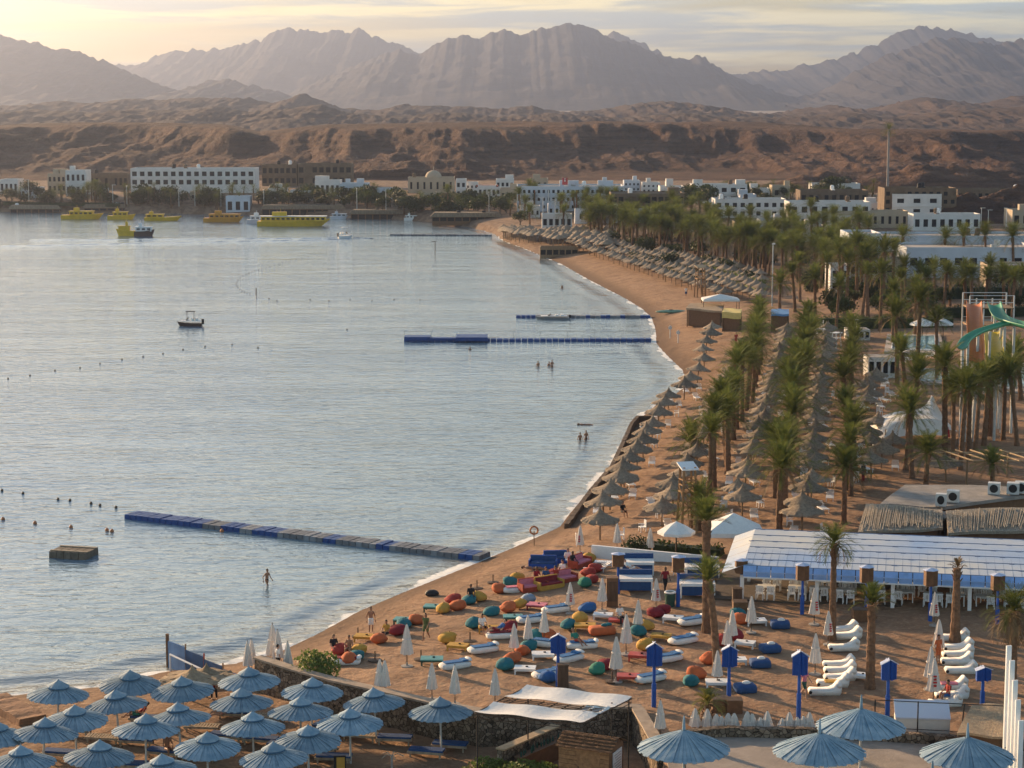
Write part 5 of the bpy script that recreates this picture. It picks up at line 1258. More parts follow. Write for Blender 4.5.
def shed():
    pL, pR = gp(565, 800), gp(612, 803); w = 2.75; c = at_z(591, 742, 2.9)
    o = thing('wooden_shed', 'brown wooden shed with a shingle roof and a grey notice on its side', 'shed', (c.x, c.y, COURT_Z), -0.42); h = 2.05; d = 1.9
    b = MB(); b.box((0, 0, h / 2), (w, d, h)); part('body', b, WOODBOX, o)
    pl = MB()
    for k in range(9): pl.box((0, -d / 2 - 0.012, 0.12 + 0.23 * k), (w - 0.04, 0.03, 0.205))
    part('cladding', pl, mat('orange_wood', (0.36, 0.19, 0.09), 0.7, 0.3, 5, bump=0.3), o)
    dr = MB(); dr.box((0.25, -d / 2 - 0.04, 0.95), (1.25, 0.03, 1.85)); part('door', dr, mat('orange_wood', (0.28, 0.14, 0.065)), o); ha = MB(); ha.tube([(-.28, -d / 2 - .07, 0.9), (-.28, -d / 2 - .07, 1.1)], 0.02, 6); part('handle', ha, BLACK, o)
    r = MB(); n = 5
    for s in (-1, 1):
        for k in range(n):
            y0 = s * (d / 2 + .18) * (1 - k / n); y1 = s * (d / 2 + .18) * (1 - (k + 1) / n); z0 = h - 0.02 + 0.5 * k / n; z1 = h + 0.5 * (k + 1) / n - 0.02
            vs = [(-w / 2 - .15, y0, z0 + .03), (w / 2 + .15, y0, z0 + .03), (w / 2 + .15, y1, z1), (-w / 2 - .15, y1, z1), (-w / 2 - .15, y0, z0), (w / 2 + .15, y0, z0)]
            r.add(vs, [(0, 1, 2, 3) if s < 0 else (3, 2, 1, 0), (0, 4, 5, 1)])
    r.add([(-w / 2, -d / 2, h), (-w / 2, d / 2, h), (-w / 2, 0, h + .47)], [(0, 1, 2)]); r.add([(w / 2, -d / 2, h), (w / 2, d / 2, h), (w / 2, 0, h + .47)], [(2, 1, 0)])
    part('roof', r, mat('shingle', (0.15, 0.085, 0.05), 0.9, 0.35, 4, bump=0.8), o)
    s = MB(); s.box((w / 2 + 0.03, 0.05, 1.0), (0.04, 1.2, 1.7)); n_ = part('notice', s, mat('notice_board', (0.58, 0.60, 0.62), 0.5), o)
    l = MB()
    for k in range(10): l.box((w / 2 + 0.054, 0.05 + 0.05 * (k % 3), 1.68 - 0.14 * k), (0.01, 0.95 - 0.12 * (k % 3), 0.035))
    part('lettering', l, GREYM, n_)
shed()
# terrace, low wall and wide umbrellas at the lower right
TERR = mat('terrace_paving', (0.33, 0.27, 0.22), 0.85, 0.18, 0.8, bump=0.25, bscale=5)
T_PX = [(664, 752), (684, 744), (720, 740), (800, 741), (870, 743), (960, 748), (1100, 758)]
TP = [gp(x, y) for x, y in T_PX]
def terrace():
    near = [Vector((7.7 if i == 0 else p.x * 0.8 + 0.4, 84, 0)) for i, p in enumerate(TP)]; b = MB(); vs = []; zt = 2.66
    for p, q_ in zip(TP, near): vs.append((p.x, p.y, zt)); vs.append((q_.x, q_.y, zt))
    vs += [(x, y, 0) for x, y, z in vs]; n = len(TP) * 2; fs = []
    for i in range(len(TP) - 1): a = 2 * i; fs.append((a, a + 1, a + 3, a + 2)); fs.append((a, a + 2, a + 2 + n, a + n))
    fs.append((0, n, n + 1, 1)); b.add(vs, fs); o = link('terrace', b.mesh('terrace', TERR)); o['kind'] = 'structure'
terrace()
wall_strip('low_stone_wall', 'low rubble wall along the edge of the terrace under the stored parasols', [tuple(p + Vector((0, 0.25, 0)))[:2] for p in TP], 1.8, 3.12, 0.5, STONE)
BW = [blue_umbrella_fn(2.15, 2.25, False, 0.32, 0.92)]
for i, (x, y) in enumerate([(684, 716), (820, 719), (861.5, 695), (968, 723), (932.6, 761)]):
    p = at_z(x, y, 2.66 + 3.79); BW[0]((p.x, p.y, 2.66), i * 1.1, ['wide blue slatted umbrella at the left end of the terrace', 'wide blue slatted umbrella in the middle of the terrace', 'wide blue slatted umbrella beside the white counter', 'wide blue slatted umbrella before the white slat fence', 'wide blue slatted umbrella whose tip shows at the bottom edge'][i], 'wide blue umbrellas of the terrace')
# white counter, railing, thatch roof, white slat fence
def counter():
    p = gp(925, 741); o = thing('serving_counter', 'white serving counter with a sloping top behind the terrace railing', 'counter', (p.x, p.y + 0.9, 2.62), -0.1); b = MB(); b.box((0, 0, 0.5), (2.75, 0.9, 1.0)); part('body', b, mat('warm_white', (0.66, 0.62, 0.56), 0.7, 0.06), o)
    t = MB(); t.add([(-1.4, -.5, 1.02), (1.4, -.5, 1.02), (1.4, .75, 1.62), (-1.4, .75, 1.62), (-1.4, -.5, 0.95), (1.4, -.5, 0.95), (1.4, .75, 1.55), (-1.4, .75, 1.55)], [(0, 1, 2, 3), (7, 6, 5, 4), (0, 4, 5, 1), (1, 5, 6, 2), (2, 6, 7, 3), (3, 7, 4, 0)]); part('sloping_top', t, mat('lilac_white', (0.62, 0.63, 0.70), 0.5), o)
    for s in (-1, 1): d = MB(); d.box((s * .68, -0.463, 0.48), (1.2, 0.025, 0.8)); part('door', d, mat('warm_white', (0.66, 0.62, 0.56)), o)
    w = MB(); w.box((0, .55, .8), (2.6, .08, 1.45)); part('back_board', w, mat('warm_white', (0.66, 0.62, 0.56)), o)
counter()
def railing():
    a, b = gp(876, 742), gp(1006, 748); u = b - a; L = u.length; ang = math.atan2(u.y, u.x); o = thing('metal_railing', 'thin black metal railing with glass along the terrace edge', 'railing', (a.x, a.y + .5, 2.66), ang)
    r = MB(); r.tube([(0, 0, 1.95), (L, 0, 1.95)], 0.025, 6); r.tube([(0, 0, 0.5), (L, 0, 0.5)], 0.02, 6); part('rail', r, BLACK, o)
    for k in range(4): s = MB(); s.tube([(L * k / 3, 0, 0), (L * k / 3 + (0.15 if k == 2 else 0), 0, 1.98)], 0.035, 6); part('post', s, BLACK, o)
railing()
quad_roof('thatch_roof_hut', 'low hut under a brown mat roof beside the white slat fence', [(957, 733, 0), (1012, 737, 0), (1016, 704, 0.25), (972, 704, 0.25)], 0.12, THATCH_B, 4.1)
def slat_fence():
    o = thing('slat_fence', 'row of tall white boards stepping down towards the terrace', 'fence', tuple(gp(1005, 765)))
    for x, yt, yb in ((1004.5, 642, 775), (1008, 657, 780), (1011.5, 677, 784), (1015, 697, 788), (1018.5, 718, 792)):
        p = gp(x, yb); s = mpp(p); l = p - Vector(o.location); b = MB(); b.box((l.x, l.y, l.z + (yb - yt) * s / 2), (0.26, 0.10, (yb - yt) * s), 0.3); part('board', b, WHITE, o)
    r = MB(); p0 = gp(1004.5, 775) - Vector(o.location); p1 = gp(1018.5, 792) - Vector(o.location); r.tube([p0 + Vector((0, .12, 1.4)), p1 + Vector((0, .12, 1.4))], 0.04, 6); part('rail', r, GREYM, o)
slat_fence()
POT = WOODBOX
# ------------------------------------------------------------------ the town across the bay and behind the palms
PLAS = mat('white_plaster', (0.64, 0.62, 0.60), 0.85, 0.12, 0.3); PLAS_C = mat('cream_plaster', (0.42, 0.34, 0.25), 0.85, 0.1, 0.3); RAW = mat('raw_concrete', (0.16, 0.115, 0.08), 0.95, 0.25, 0.5)
PLAS_B = mat('bluish_plaster', (0.52, 0.56, 0.62), 0.85, 0.1, 0.3); DARKG = mat('dark_opening', (0.016, 0.017, 0.021), 0.5, 0.2, 1.0, spec=0.15); ROOFG = mat('roof_screed', (0.38, 0.34, 0.31), 0.95, 0.2, 0.4); RUST = mat('rust_red', (0.30, 0.09, 0.05), 0.8, 0.2)
BUR = random.Random(17)
def building(x0, x1, yt, yb, label, rows=0, cols=0, m=None, d=9.0, ww=0.55, wh=0.5, name='building', rz=0.0, parapet=True, roofbits=0, frame=False, base=None, first=0.0, cat='building'):
    """A block whose front stands where the picture rectangle meets the ground; windows are recessed openings, each with its own pane."""
    p = base or gp((x0 + x1) / 2, yb); s = mpp(p); w = (x1 - x0) * s; h = (yb - yt) * s
    m = m or PLAS; o = thing(name, label, cat, tuple(p), rz); b = MB(); rec = 0.35
    b.box((0, d / 2 + rec / 2, h / 2 - 0.5), (w, d - rec, h + 1))
    if rows and cols:
        H0 = first * h; fh = (h - H0) / rows; cw = w / cols
        if H0 > 0: b.box((0, rec / 2, H0 / 2 - .5), (w, rec, H0 + 1))
        else: b.box((0, rec / 2, -.5), (w, rec, 1))
        for r in range(rows):
            z0 = H0 + fh * r; sill = fh * (1 - wh) * 0.55; head = fh * (1 - wh) * 0.45
            b.box((0, rec / 2, z0 + sill / 2), (w, rec, sill)); b.box((0, rec / 2, z0 + fh - head / 2), (w, rec, head))
            pw = cw * (1 - ww)
            for c in range(cols + 1):
                a = -w / 2 + c * cw; l, q = max(-w / 2, a - pw / 2), min(w / 2, a + pw / 2)
                b.box(((l + q) / 2, rec / 2, z0 + sill + fh * wh / 2), (q - l, rec, fh * wh))
    else: b.box((0, rec / 2, h / 2 - .5), (w, rec, h + 1))
    if parapet:
        for sx in (-1, 1): b.box((sx * (w / 2 - .1), d / 2, h + .25), (0.2, d, 0.5))
        b.box((0, 0.1, h + .25), (w - .4, 0.2, 0.5)); b.box((0, d - .1, h + .25), (w - .4, 0.2, 0.5))
    part('wall', b, m, o)
    if rows > 1:
        for r in range(1, rows):
            l = MB(); z = first * h + (h - first * h) / rows * r; l.box((0, -0.11, z), (w + .1, 0.22, 0.16)); part('ledge', l, m, o)
    if w > 9:
        for k in range(BUR.choice((1, 2, 3))):
            t = MB(); x = BUR.uniform(-w * .42, w * .42); t.lathe([(0, .4), (.55, .4), (.6, .5), (.6, 1.5), (.3, 1.75), (0, 1.75)], 12, (x, d * BUR.uniform(.2, .7), h)); t.box((x, d * .5, h + .25), (1.0, 1.0, .5)); part('water_tank', t, BUR.choice((WHITE, RAW, DARKG)), o)
    rf = MB(); rf.box((0, d / 2, h + 0.03), (w - 0.45, d - 0.45, 0.06)); part('roof', rf, ROOFG, o)
    for k in range(roofbits):
        t = MB(); t.box((BUR.uniform(-w * .4, w * .4), d * BUR.uniform(.35, .7), h + 0.9), (BUR.uniform(1.2, 3), BUR.uniform(1.2, 2.5), 1.8)); part('roof_hut', t, m, o)
    if rows and cols:
        H0 = first * h; fh = (h - H0) / rows; cw = w / cols; wm = MB(); wm.box((0, 0, 0), (cw * ww, 0.06, fh * wh)); me = wm.mesh('window', DARKG)
        for r in range(rows):
            for c in range(cols):
                if frame and BUR.random() < 0.15: continue
                z = H0 + fh * r + fh * (1 - wh) * .55 + fh * wh / 2; link('window', me, o, (-w / 2 + (c + .5) * cw, rec - 0.05, z))
    return o
building(131, 255, 170, 193, 'long white two storey hotel block with a row of dark recessed balconies', 2, 16, d=12, first=0.28, ww=0.6, wh=0.55, roofbits=0)
building(0, 18, 181, 194, 'small white house at the left edge of the far shore', 1, 4); building(48, 66, 175, 193, 'white villa with arches at far left, its left half', 2, 4, PLAS_C, roofbits=2); building(66, 86, 172, 196, 'white villa at far left, its taller right half', 2, 4, PLAS, roofbits=1)
building(85, 128, 175, 189, 'brown unfinished block left of the long white hotel', 1, 9, RAW, frame=True); building(262, 297, 166, 186, 'brown unfinished concrete block just right of the long white hotel', 2, 6, RAW, frame=True, ww=.66); building(298, 352, 165, 186, 'longer brown unfinished concrete block in front of the cliffs', 2, 8, RAW, frame=True, ww=.66)
building(226, 250, 196, 213, 'small white boat house at the water by the yellow boats', 1, 3, PLAS_B, d=6); building(315, 340, 182, 197, 'low white house cluster left of the domed building', 1, 5, PLAS, roofbits=2); building(340, 368, 185, 199, 'bluish white house next to the low white cluster', 1, 4, PLAS_B, roofbits=2)
building(92, 106, 190, 199, 'small pale kiosk on the far shore below the unfinished block', 1, 3, PLAS, d=5); building(162, 180, 190, 199, 'long low white pavilion before the hotel, right end', 1, 4, PLAS, d=5); building(135, 160, 190, 199, 'long low white pavilion before the hotel, left end', 1, 6, PLAS, d=5)
def domed():
    o = building(408, 454, 179, 193, 'beige building with a wide ribbed dome', 1, 7, PLAS_C, d=10, ww=.3, name='domed_building'); p = Vector(o.location); s = mpp(p); h = 14 * s; r = 8.2 * s
    dm = MB(); dm.sm = True; dm.lathe([(r * math.cos(t), h + 0.4 + r * 0.85 * math.sin(t)) for t in [k * PI / 20 for k in range(11)]], 24, (2 * s, 5, 0)); part('dome', dm, PLAS_C, o)
    f = MB(); f.tube([(2 * s, 5, h + r * .85), (2 * s, 5, h + r * .85 + 1.6)], 0.12, 6); part('finial', f, PLAS_C, o)
domed()
building(456, 466, 181, 198, 'narrow white house right of the dome', 2, 2); building(478, 496, 187, 199, 'low white house under a red roof edge', 1, 4, PLAS, d=6); building(496, 514, 181, 196, 'white house above the beach, left of the large hotel', 2, 4, roofbits=1)
single('red_roof', MB().box((0, 0, 0), (7, 5, 0.5)), RUST, 'flat red roof edge lying on the low white house', 'roof', tuple(gp(487, 199) + Vector((0, 3, 12.7 * mpp(gp(487, 199))))))
def big_hotel():
    o = building(517, 624, 188, 211, 'large white hotel with many windows and a red panel on its roof', 3, 22, PLAS_B, d=16, ww=.5, wh=.42, roofbits=4, name='hotel'); p = Vector(o.location); s = mpp(p); h = 23 * s
    b = MB(); b.box((-2 * s - 1, 2.0, h + 1.8), (5.4 * s, 0.4, 7 * s)); r = part('roof_panel', b, mat('red_panel', (0.42, 0.06, 0.06), 0.6), o)
    l = MB(); l.box((-2 * s - 1, 1.76, h + 2.0), (1.1 * s, 0.06, 2.0 * s)); l.box((-2 * s - 1, 1.76, h + 2.6), (2.0 * s, 0.05, 0.5 * s)); part('emblem', l, WHITE, r)
    for k in range(7): c = MB(); c.box((-50 * s + k * 14 * s, -0.25, h * .45), (1.2 * s, 0.5, h * .9)); part('pillar', c, RUST if k % 3 == 1 else PLAS, o)
big_hotel()
building(611, 684, 195, 216, 'brown unfinished concrete frame building with open floors', 2, 11, RAW, d=12, ww=.72, wh=.6, frame=True, roofbits=1)
building(575, 652, 211, 223, 'long white low wall building before the concrete frame', 1, 7, PLAS_B, d=5, ww=.16, wh=.4); building(542, 572, 216, 229, 'low white pavilion with a flat roof near the curve of the beach', 1, 5, PLAS, d=6, ww=.6); building(540, 578, 249, 256, 'low open beach hut at the curve of the beach', 1, 6, WOOD, d=4, ww=.8, wh=.7)
building(660, 684, 188, 200, 'white house behind the concrete frame building', 1, 4, PLAS, roofbits=1); building(666, 673, 179, 200, 'slim white tower behind the concrete frame building', 0, 0, PLAS, d=3, parapet=False); building(692, 747, 186, 203, 'stepped white villa among trees', 2, 6, PLAS, roofbits=3)
building(715, 786, 201, 218, 'white two storey block with dark windows behind the palms', 2, 9, PLAS, d=10); building(789, 870, 204, 228, 'long white two storey block with balconies behind the palms', 2, 8, PLAS, d=10); building(800, 868, 192, 206, 'brown block behind the long white block', 1, 9, RAW, d=10, frame=True); building(812, 860, 185, 195, 'white top floor set on the brown block', 1, 2, PLAS, d=8, ww=.14, base=None)
building(892, 941, 196, 222, 'white cube house with six dark windows', 2, 3, PLAS, d=9, ww=.42, wh=.42, first=.2); building(884, 956, 191, 215, 'brown unfinished block behind the white cube house', 3, 10, RAW, d=10, frame=True, base=at_z(920, 214, 5.5)); building(957, 1030, 191, 202, 'long brown unfinished block at the right edge', 1, 11, RAW, d=10, frame=True)
building(835, 908, 213, 228, 'cream flat roofed pavilion row behind the palms', 1, 10, PLAS_C, d=7, ww=.4); building(913, 980, 216, 231, 'white and cream pavilion with a flat roof right of the cube house', 1, 8, PLAS, d=7, ww=.55); building(1012, 1030, 212, 228, 'cream house with a round top at the right edge', 1, 2, PLAS_C, roofbits=1)
building(848, 880, 236, 285, 'white three storey house seen between the palms', 3, 3, PLAS_B, d=10, ww=.5, wh=.5, first=.15); building(880, 1040, 238, 252, 'farther long low white roof row at right', 1, 12, PLAS_B, d=14, ww=.6, wh=.25); building(906, 1040, 250, 278, 'nearer long low white roof row at right', 1, 9, PLAS_B, d=14, ww=.5, wh=.3, first=.1); building(990, 1040, 268, 290, 'cream low building at the right edge', 1, 4, PLAS_C, d=8, ww=.4, wh=.35)
building(830, 850, 268, 292, 'white wing under the palms left of the three storey house', 2, 2, PLAS, d=6); building(884, 906, 262, 290, 'cream wall building between two tall palms', 2, 2, PLAS_C, d=6)
TB = random.Random(41)
HOUSES = [(466, 478, 184, 196), (500, 518, 190, 202), (624, 640, 182, 192), (642, 660, 184, 193), (586, 604, 205, 214), (548, 566, 206, 216), (520, 540, 208, 218), (530, 548, 180, 190), (600, 612, 183, 191), (752, 770, 190, 200), (772, 790, 187, 199), (740, 756, 196, 206), (870, 890, 205, 218), (420, 436, 194, 203), (376, 392, 190, 199), (268, 286, 190, 200), (190, 214, 193, 201), (20, 40, 189, 198), (290, 312, 192, 201), (1000, 1024, 200, 212), (655, 672, 216, 226), (690, 712, 222, 232), (735, 755, 224, 236), (760, 790, 222, 236), (800, 826, 228, 242)]
WHEREH = ['at the end of the bay', 'among the trees', 'half hidden by palms', 'below the cliffs', 'beside a larger block']
for k, (x0, x1, y0, y1) in enumerate(HOUSES):
    building(x0, x1, y0, y1, f'small pale flat roofed house, {CNT[k]} of the small town houses from the left' if False else f'small flat roofed {["white", "cream", "bluish white"][k % 3]} town house {WHEREH[k % 5]}', TB.choice((1, 2)), TB.choice((2, 3, 4)), [PLAS, PLAS_C, PLAS_B][k % 3], d=7, ww=.42, wh=.42, roofbits=TB.choice((0, 1, 1)))['group'] = 'small town houses'
# long shaded beach pavilions under thatch on the far beach
for x0, x1, y0, y1, l in ((351, 416, 211, 220, 'long dark beach pavilion under a thatched roof on the far shore'), (432, 500, 217, 225, 'thatched beach pavilion near the far end of the beach'), (262, 345, 206, 217, 'long dark shed behind the big yellow boat'), (10, 60, 206, 214, 'low brown sheds at the far left waterside'), (84, 130, 205, 213, 'brown sheds behind the leftmost yellow boats')):
    o = building(x0, x1, y0 + 3, y1, l, 1, max(3, int((x1 - x0) / 7)), WOODBOX, d=5, ww=.85, wh=.75, name='beach_pavilion', parapet=False); s = mpp(o.location); r = MB(); w = (x1 - x0) * s + 1.2; h = (y1 - y0 - 3) * s
    r.prism_y([(-w / 2, h), (-w / 2 + 1.2, h + 1.2), (w / 2 - 1.2, h + 1.2), (w / 2, h)], -0.7, 5.6); part('thatch_roof', r, THATCH, o)
# trees and palms of the far shore and the town
i = 0
for x, y, s in ((382, 214, 1.1), (398, 209, 1.35), (408, 214, 1.2), (436, 214, 1.2), (446, 216, 1.1), (468, 213, 1.0), (476, 216, 1.1), (500, 214, 1.2), (508, 208, 1.0), (372, 205, 1.0), (30, 198, 1.3), (12, 204, 1.1), (520, 226, 0.9), (690, 208, 1.6), (700, 212, 1.5), (708, 206, 1.4), (684, 214, 1.2), (765, 208, 1.0), (830, 196, 1.4), (842, 194, 1.3), (820, 198, 1.1), (940, 216, 1.1), (962, 212, .8), (700, 260, .9), (645, 256, .9), (670, 270, .8), (596, 222, 1.0), (588, 226, .9), (520, 206, .9), (560, 200, .9)):
    ROUND[i % 3](tuple(gp(x, y)), i, 'round dark green tree among the buildings of the far shore', 'round trees of the town', s); i += 1
FR = random.Random(3)
TREEG = [tree_fn('leafy_tree', 'tree', 'tree', 330 + i, 1.0, (3.4, 3.0, 2.2), 700, 0.34, SHRUB) for i in range(2)]
k = 0
while k < 95:
    x = FR.uniform(-20, 520); y = FR.uniform(198, 208) if x < 400 else FR.uniform(203, 215)
    if 222 < x < 254 and y > 200: continue
    TREEG[k % 2](tuple(gp(x, y)), FR.uniform(0, 6), 'spreading dark tree in the green belt of the far shore', 'spreading trees of the far green belt', (FR.uniform(.6, 1.2), FR.uniform(.6, 1.2), FR.uniform(.55, 1.05))); k += 1
FARP = []
for k in range(110):
    x = FR.choice((FR.uniform(20, 260), FR.uniform(20, 260), FR.uniform(260, 520), FR.uniform(520, 720))); y = FR.uniform(200, 209) if x < 400 else FR.uniform(203, 216) if x < 520 else FR.uniform(208, 232)
    FARP.append((x, y, FR.uniform(13, 19) if x < 520 else FR.uniform(18, 26)))
for k in range(40): FARP.append((FR.uniform(690, 880), FR.uniform(194, 204), FR.uniform(10, 15)))
FARP.sort(key=lambda t: -t[2])
for x, y, h in FARP[:32]:
    palm_at(x, y, h, 'small far palm between the buildings across the bay', 'far palms along the shore and in the town', PALMS_FAR, rnd=FR)
fp = MB()                                    # the farthest, smallest palms of the shore and the foot of the cliffs as one object
for x, y, h in FARP[32:]:
    p = gp(x, y); hm = h * mpp(p); fp.mi = 1; fp.tube([p - Vector((0, 0, .3)), p + Vector((FR.uniform(-.2, .2), 0, hm - 1.3))], [.24, .17], 6, False); fp.mi = 0; L_ = FR.uniform(1.9, 2.6)
    for i in range(26): frond(fp, p + Vector((0, 0, hm - 1.3)), i * 2.4, rad(-25 + 110 * i / 26), L_, .9, 4, .75, FR)
o = link('far_palms', fp.mesh('far_palms', [LEAF, BARK])); tag(o, 'tiny far palms along the far shore and below the cliffs', 'palms', None, 'stuff')
for k in range(12):
    ROUND[k % 3](tuple(gp(FR.uniform(690, 850), FR.uniform(194, 201))), k, 'round dark green tree in the line below the cliffs', 'round trees below the cliffs', FR.uniform(.7, 1.1))
hedge('dark hedge at the foot of the far grove', 632, 262, 700, 282, 10, 2.0, seed=8); hedge('dark clipped hedge along the pool garden', 800, 330, 952, 327, 14, 2.0, seed=9); hedge('low green hedge around the beach hut', 690, 325, 722, 322, 11, 1.6, seed=10)
hedge('green shrubs under the palms behind the straw field', 705, 272, 760, 290, 9, 2.5, SHRUB_L, seed=11)
UB_R = random.Random(12)
for k in range(20):
    ROUND[k % 3](tuple(gp(UB_R.uniform(826, 1022), UB_R.uniform(292, 322))), k, 'low dark tree in the garden between the hedges and the white roofs', 'low trees of the pool garden', UB_R.uniform(.5, .85))
for k in range(46):
    x = UB_R.uniform(600, 900); lo = np.interp(x, [590, 640, 700, 760, 820, 900], [244, 256, 272, 288, 300, 305])
    BUSH(tuple(gp(x, lo - UB_R.random() ** 1.5 * (lo - 238))), UB_R.uniform(0, 6), 'dark bush in the undergrowth of the palm grove', 'bushes under the grove palms', UB_R.uniform(1.0, 2.0))
hedge('dark hedge between the pool garden and the white roofs', 880, 300, 1030, 298, 14, 2.0, seed=14); hedge('green hedge behind the slide tower', 930, 318, 1030, 316, 12, 2.0, seed=15)
hedge('low shrubs on the near edge of the far shore', 5, 209, 120, 207, 4, 3.0, seed=12)
# communications mast dressed as a palm, light poles
def mast():
    p = gp(887, 207); s = mpp(p); h = 77 * s; o = thing('palm_mast', 'very tall slim mast dressed as a palm, rising before the cliffs', 'mast', tuple(p)); t = MB(); t.tube([(0, 0, -1), (0, 0, h)], [0.42, 0.28], 12); part('pole', t, mat('mast_grey', (0.30, 0.26, 0.24), 0.7), o)
    c = MB(); r = random.Random(2)
    for k in range(34): frond(c, (0, 0, h), k * 2.4, rad(-30 + 110 * k / 34), 2.6, 0.9, 6, 1.0, r)
    part('crown', c, LEAF, o)
mast()
def pole_fn():
    o = thing('street_lamp', 'l', 'street lamp'); p = MB(); p.tube([(0, 0, -.2), (0, 0, 8)], [0.12, 0.08], 8); part('pole', p, POLEW, o); h = MB(); h.box((0.4, 0, 8.0), (1.3, 0.3, 0.16)); part('lamp_head', h, POLEW, o); return o
SLP = Maker(pole_fn)
for i, (x, y, h) in enumerate([(29, 204, 24), (113, 205, 20), (127, 206, 20), (179, 206, 20), (195, 206, 20), (221, 206, 18), (264, 208, 18), (357, 214, 24), (386, 214, 24), (489, 214, 22), (543, 224, 26), (555, 226, 26), (981, 226, 18), (988, 226, 16), (1006, 228, 20), (772, 306, 62), (700, 196, 12), (716, 198, 12)]):
    p = gp(x, y); SLP(tuple(p), FR.uniform(0, 6), f'thin pale light pole standing along the far shore and town, {CNT[i]} listed from the bay' if False else 'thin pale light pole standing between the buildings and palms', 'thin light poles', (1, 1, h * mpp(p) / 8))
# mounds of brown earth at right
def mound(px, py, w, d, h, seed):
    p = gp(px, py); X, Y = np.meshgrid(np.linspace(-w / 2, w / 2, 70), np.linspace(-d / 2, d / 2, 50)); R = np.sqrt((X / (w / 2)) ** 2 + (Y / (d / 2)) ** 2)
    Z = h * np.clip(1 - R, 0, 1) ** 0.8 * (0.6 + 0.8 * fbm(X / 9 + seed, Y / 9, 4, seed)) + 0.25 * h * (ridged(X / 6, Y / 12, 4, seed) - .6) * np.clip(1 - R, 0, 1)
    grid_object('earth_mound', X + p.x, Y + p.y + d / 2, Z + p.z - 0.6, R_NEAR, {})
mound(985, 224, 42, 30, 9, 3); mound(1030, 222, 40, 30, 9, 5); mound(960, 194, 95, 60, 10, 8); mound(840, 193, 60, 50, 6, 9)

# ------------------------------------------------------------------ boats and things on the water
YEL = mat('yellow_paint', (0.68, 0.42, 0.02), 0.45, 0.12, 1.0); HULLD = mat('dark_hull', (0.06, 0.035, 0.03), 0.4, 0.2)
def hull(b, L, Wd, h, n=12):
    vs = []; fs = []
    for i in range(n + 1):
        t = i / n; x = -L / 2 + L * t; w = Wd / 2 * (1 - max(0, (t - 0.55) / 0.45) ** 2.2) * (0.92 if i == 0 else 1); sh = h * (1 + 0.5 * max(0, t - .3) ** 2 * 2)
        if i == n: w = 0.02
        for y, z in ((-w, sh), (-w * .82, -0.25), (w * .82, -0.25), (w, sh)): vs.append((x if z > 0 else -L / 2 + L * t * (1 - .14 * t), y, z))
    for i in range(n):
        for k in range(4): a = i * 4 + k; e = i * 4 + (k + 1) % 4; fs.append((a, e, e + 4, a + 4))
    fs.append((0, 1, 2, 3)); b.add(vs, fs)
def tour_boat(x0, x1, yb, ytop, label, m=YEL, cabin=(0.15, 0.9), seed=0, roofm=None, rz=0.0, mast_=True, hm=None):
    p = at_z((x0 + x1) / 2, yb, 0); s = mpp(p); L = (x1 - x0) * s; hh = (yb - ytop) * s; hh = max(hh, 2.2); o = thing('tour_boat', label, 'boat', tuple(p), rz); q = random.Random(seed); Wd = min(5, L * .3)
    b = MB(); hull(b, L, Wd, hh * .34); part('hull', b, hm or m, o)
    c0, c1 = cabin; cx0, cx1 = -L / 2 + L * c0, -L / 2 + L * c1
    c = MB(); c.box(((cx0 + cx1) / 2, 0, hh * .48), (cx1 - cx0, Wd * .72, hh * .30)); part('cabin', c, m, o)
    n = max(3, int((cx1 - cx0) / 1.3)); 
    for k in range(n):
        w = MB(); w.box((cx0 + (cx1 - cx0) * (k + .5) / n, -Wd * .36 - .02, hh * .50), ((cx1 - cx0) / n * .62, 0.06, hh * .14)); part('window', w, DARKG, o)
    r = MB(); r.box(((cx0 + cx1) / 2, 0, hh * .66), (cx1 - cx0 + .5, Wd * .8, 0.14)); part('roof', r, roofm or m, o)
    t = MB(); t.box((cx0 + (cx1 - cx0) * .28, 0, hh * .66 + hh * .14), ((cx1 - cx0) * .22, Wd * .4, hh * .28)); part('bridge', t, m, o)
    g = MB()
    for k in range(int(L / 1.6)): x = -L / 2 + .4 + k * 1.6; g.tube([(x, -Wd * .42, hh * .3), (x, -Wd * .42, hh * .3 + .8)], 0.03, 4)
    g.tube([(-L / 2 + .3, -Wd * .42, hh * .3 + .8), (L / 2 - L * .25, -Wd * .42, hh * .3 + .8)], 0.03, 4); part('railing', g, m, o)
    if mast_: a = MB(); a.tube([(cx0 + (cx1 - cx0) * .3, 0, hh * .9), (cx0 + (cx1 - cx0) * .3, 0, hh * 1.15)], 0.05, 5); part('mast', a, m, o)
    return o
tour_boat(62, 104, 219, 207, 'yellow tour boat moored at the far left end of the row', seed=1, cabin=(.2, .75)); tour_boat(108, 136, 219.5, 208, 'yellow tour boat with a tall wheelhouse, behind the moving boat', seed=2, cabin=(.2, .7)); tour_boat(145, 182, 220.5, 211, 'low yellow boat moored right of the moving boat', seed=3, cabin=(.05, .5)); tour_boat(204, 244, 222, 210, 'orange yellow boat moored beside the white boat house', mat('orange_boat', (0.55, 0.26, 0.03), 0.5, .1), seed=4)
tour_boat(258, 331, 226, 211, 'largest yellow tour boat with a long row of windows', seed=5, cabin=(.05, .93), roofm=CLOTH['white']); tour_boat(247, 273, 223.5, 212, 'white motor yacht moored beside the largest yellow boat', WHITE, seed=6, hm=PLAS_B)
tour_boat(330, 348, 219, 211, 'small bluish boat moored right of the largest yellow boat', PLAS_B, seed=7); tour_boat(404, 418, 220.5, 213, 'small white boat drawn up near the far pavilion', WHITE, seed=8)
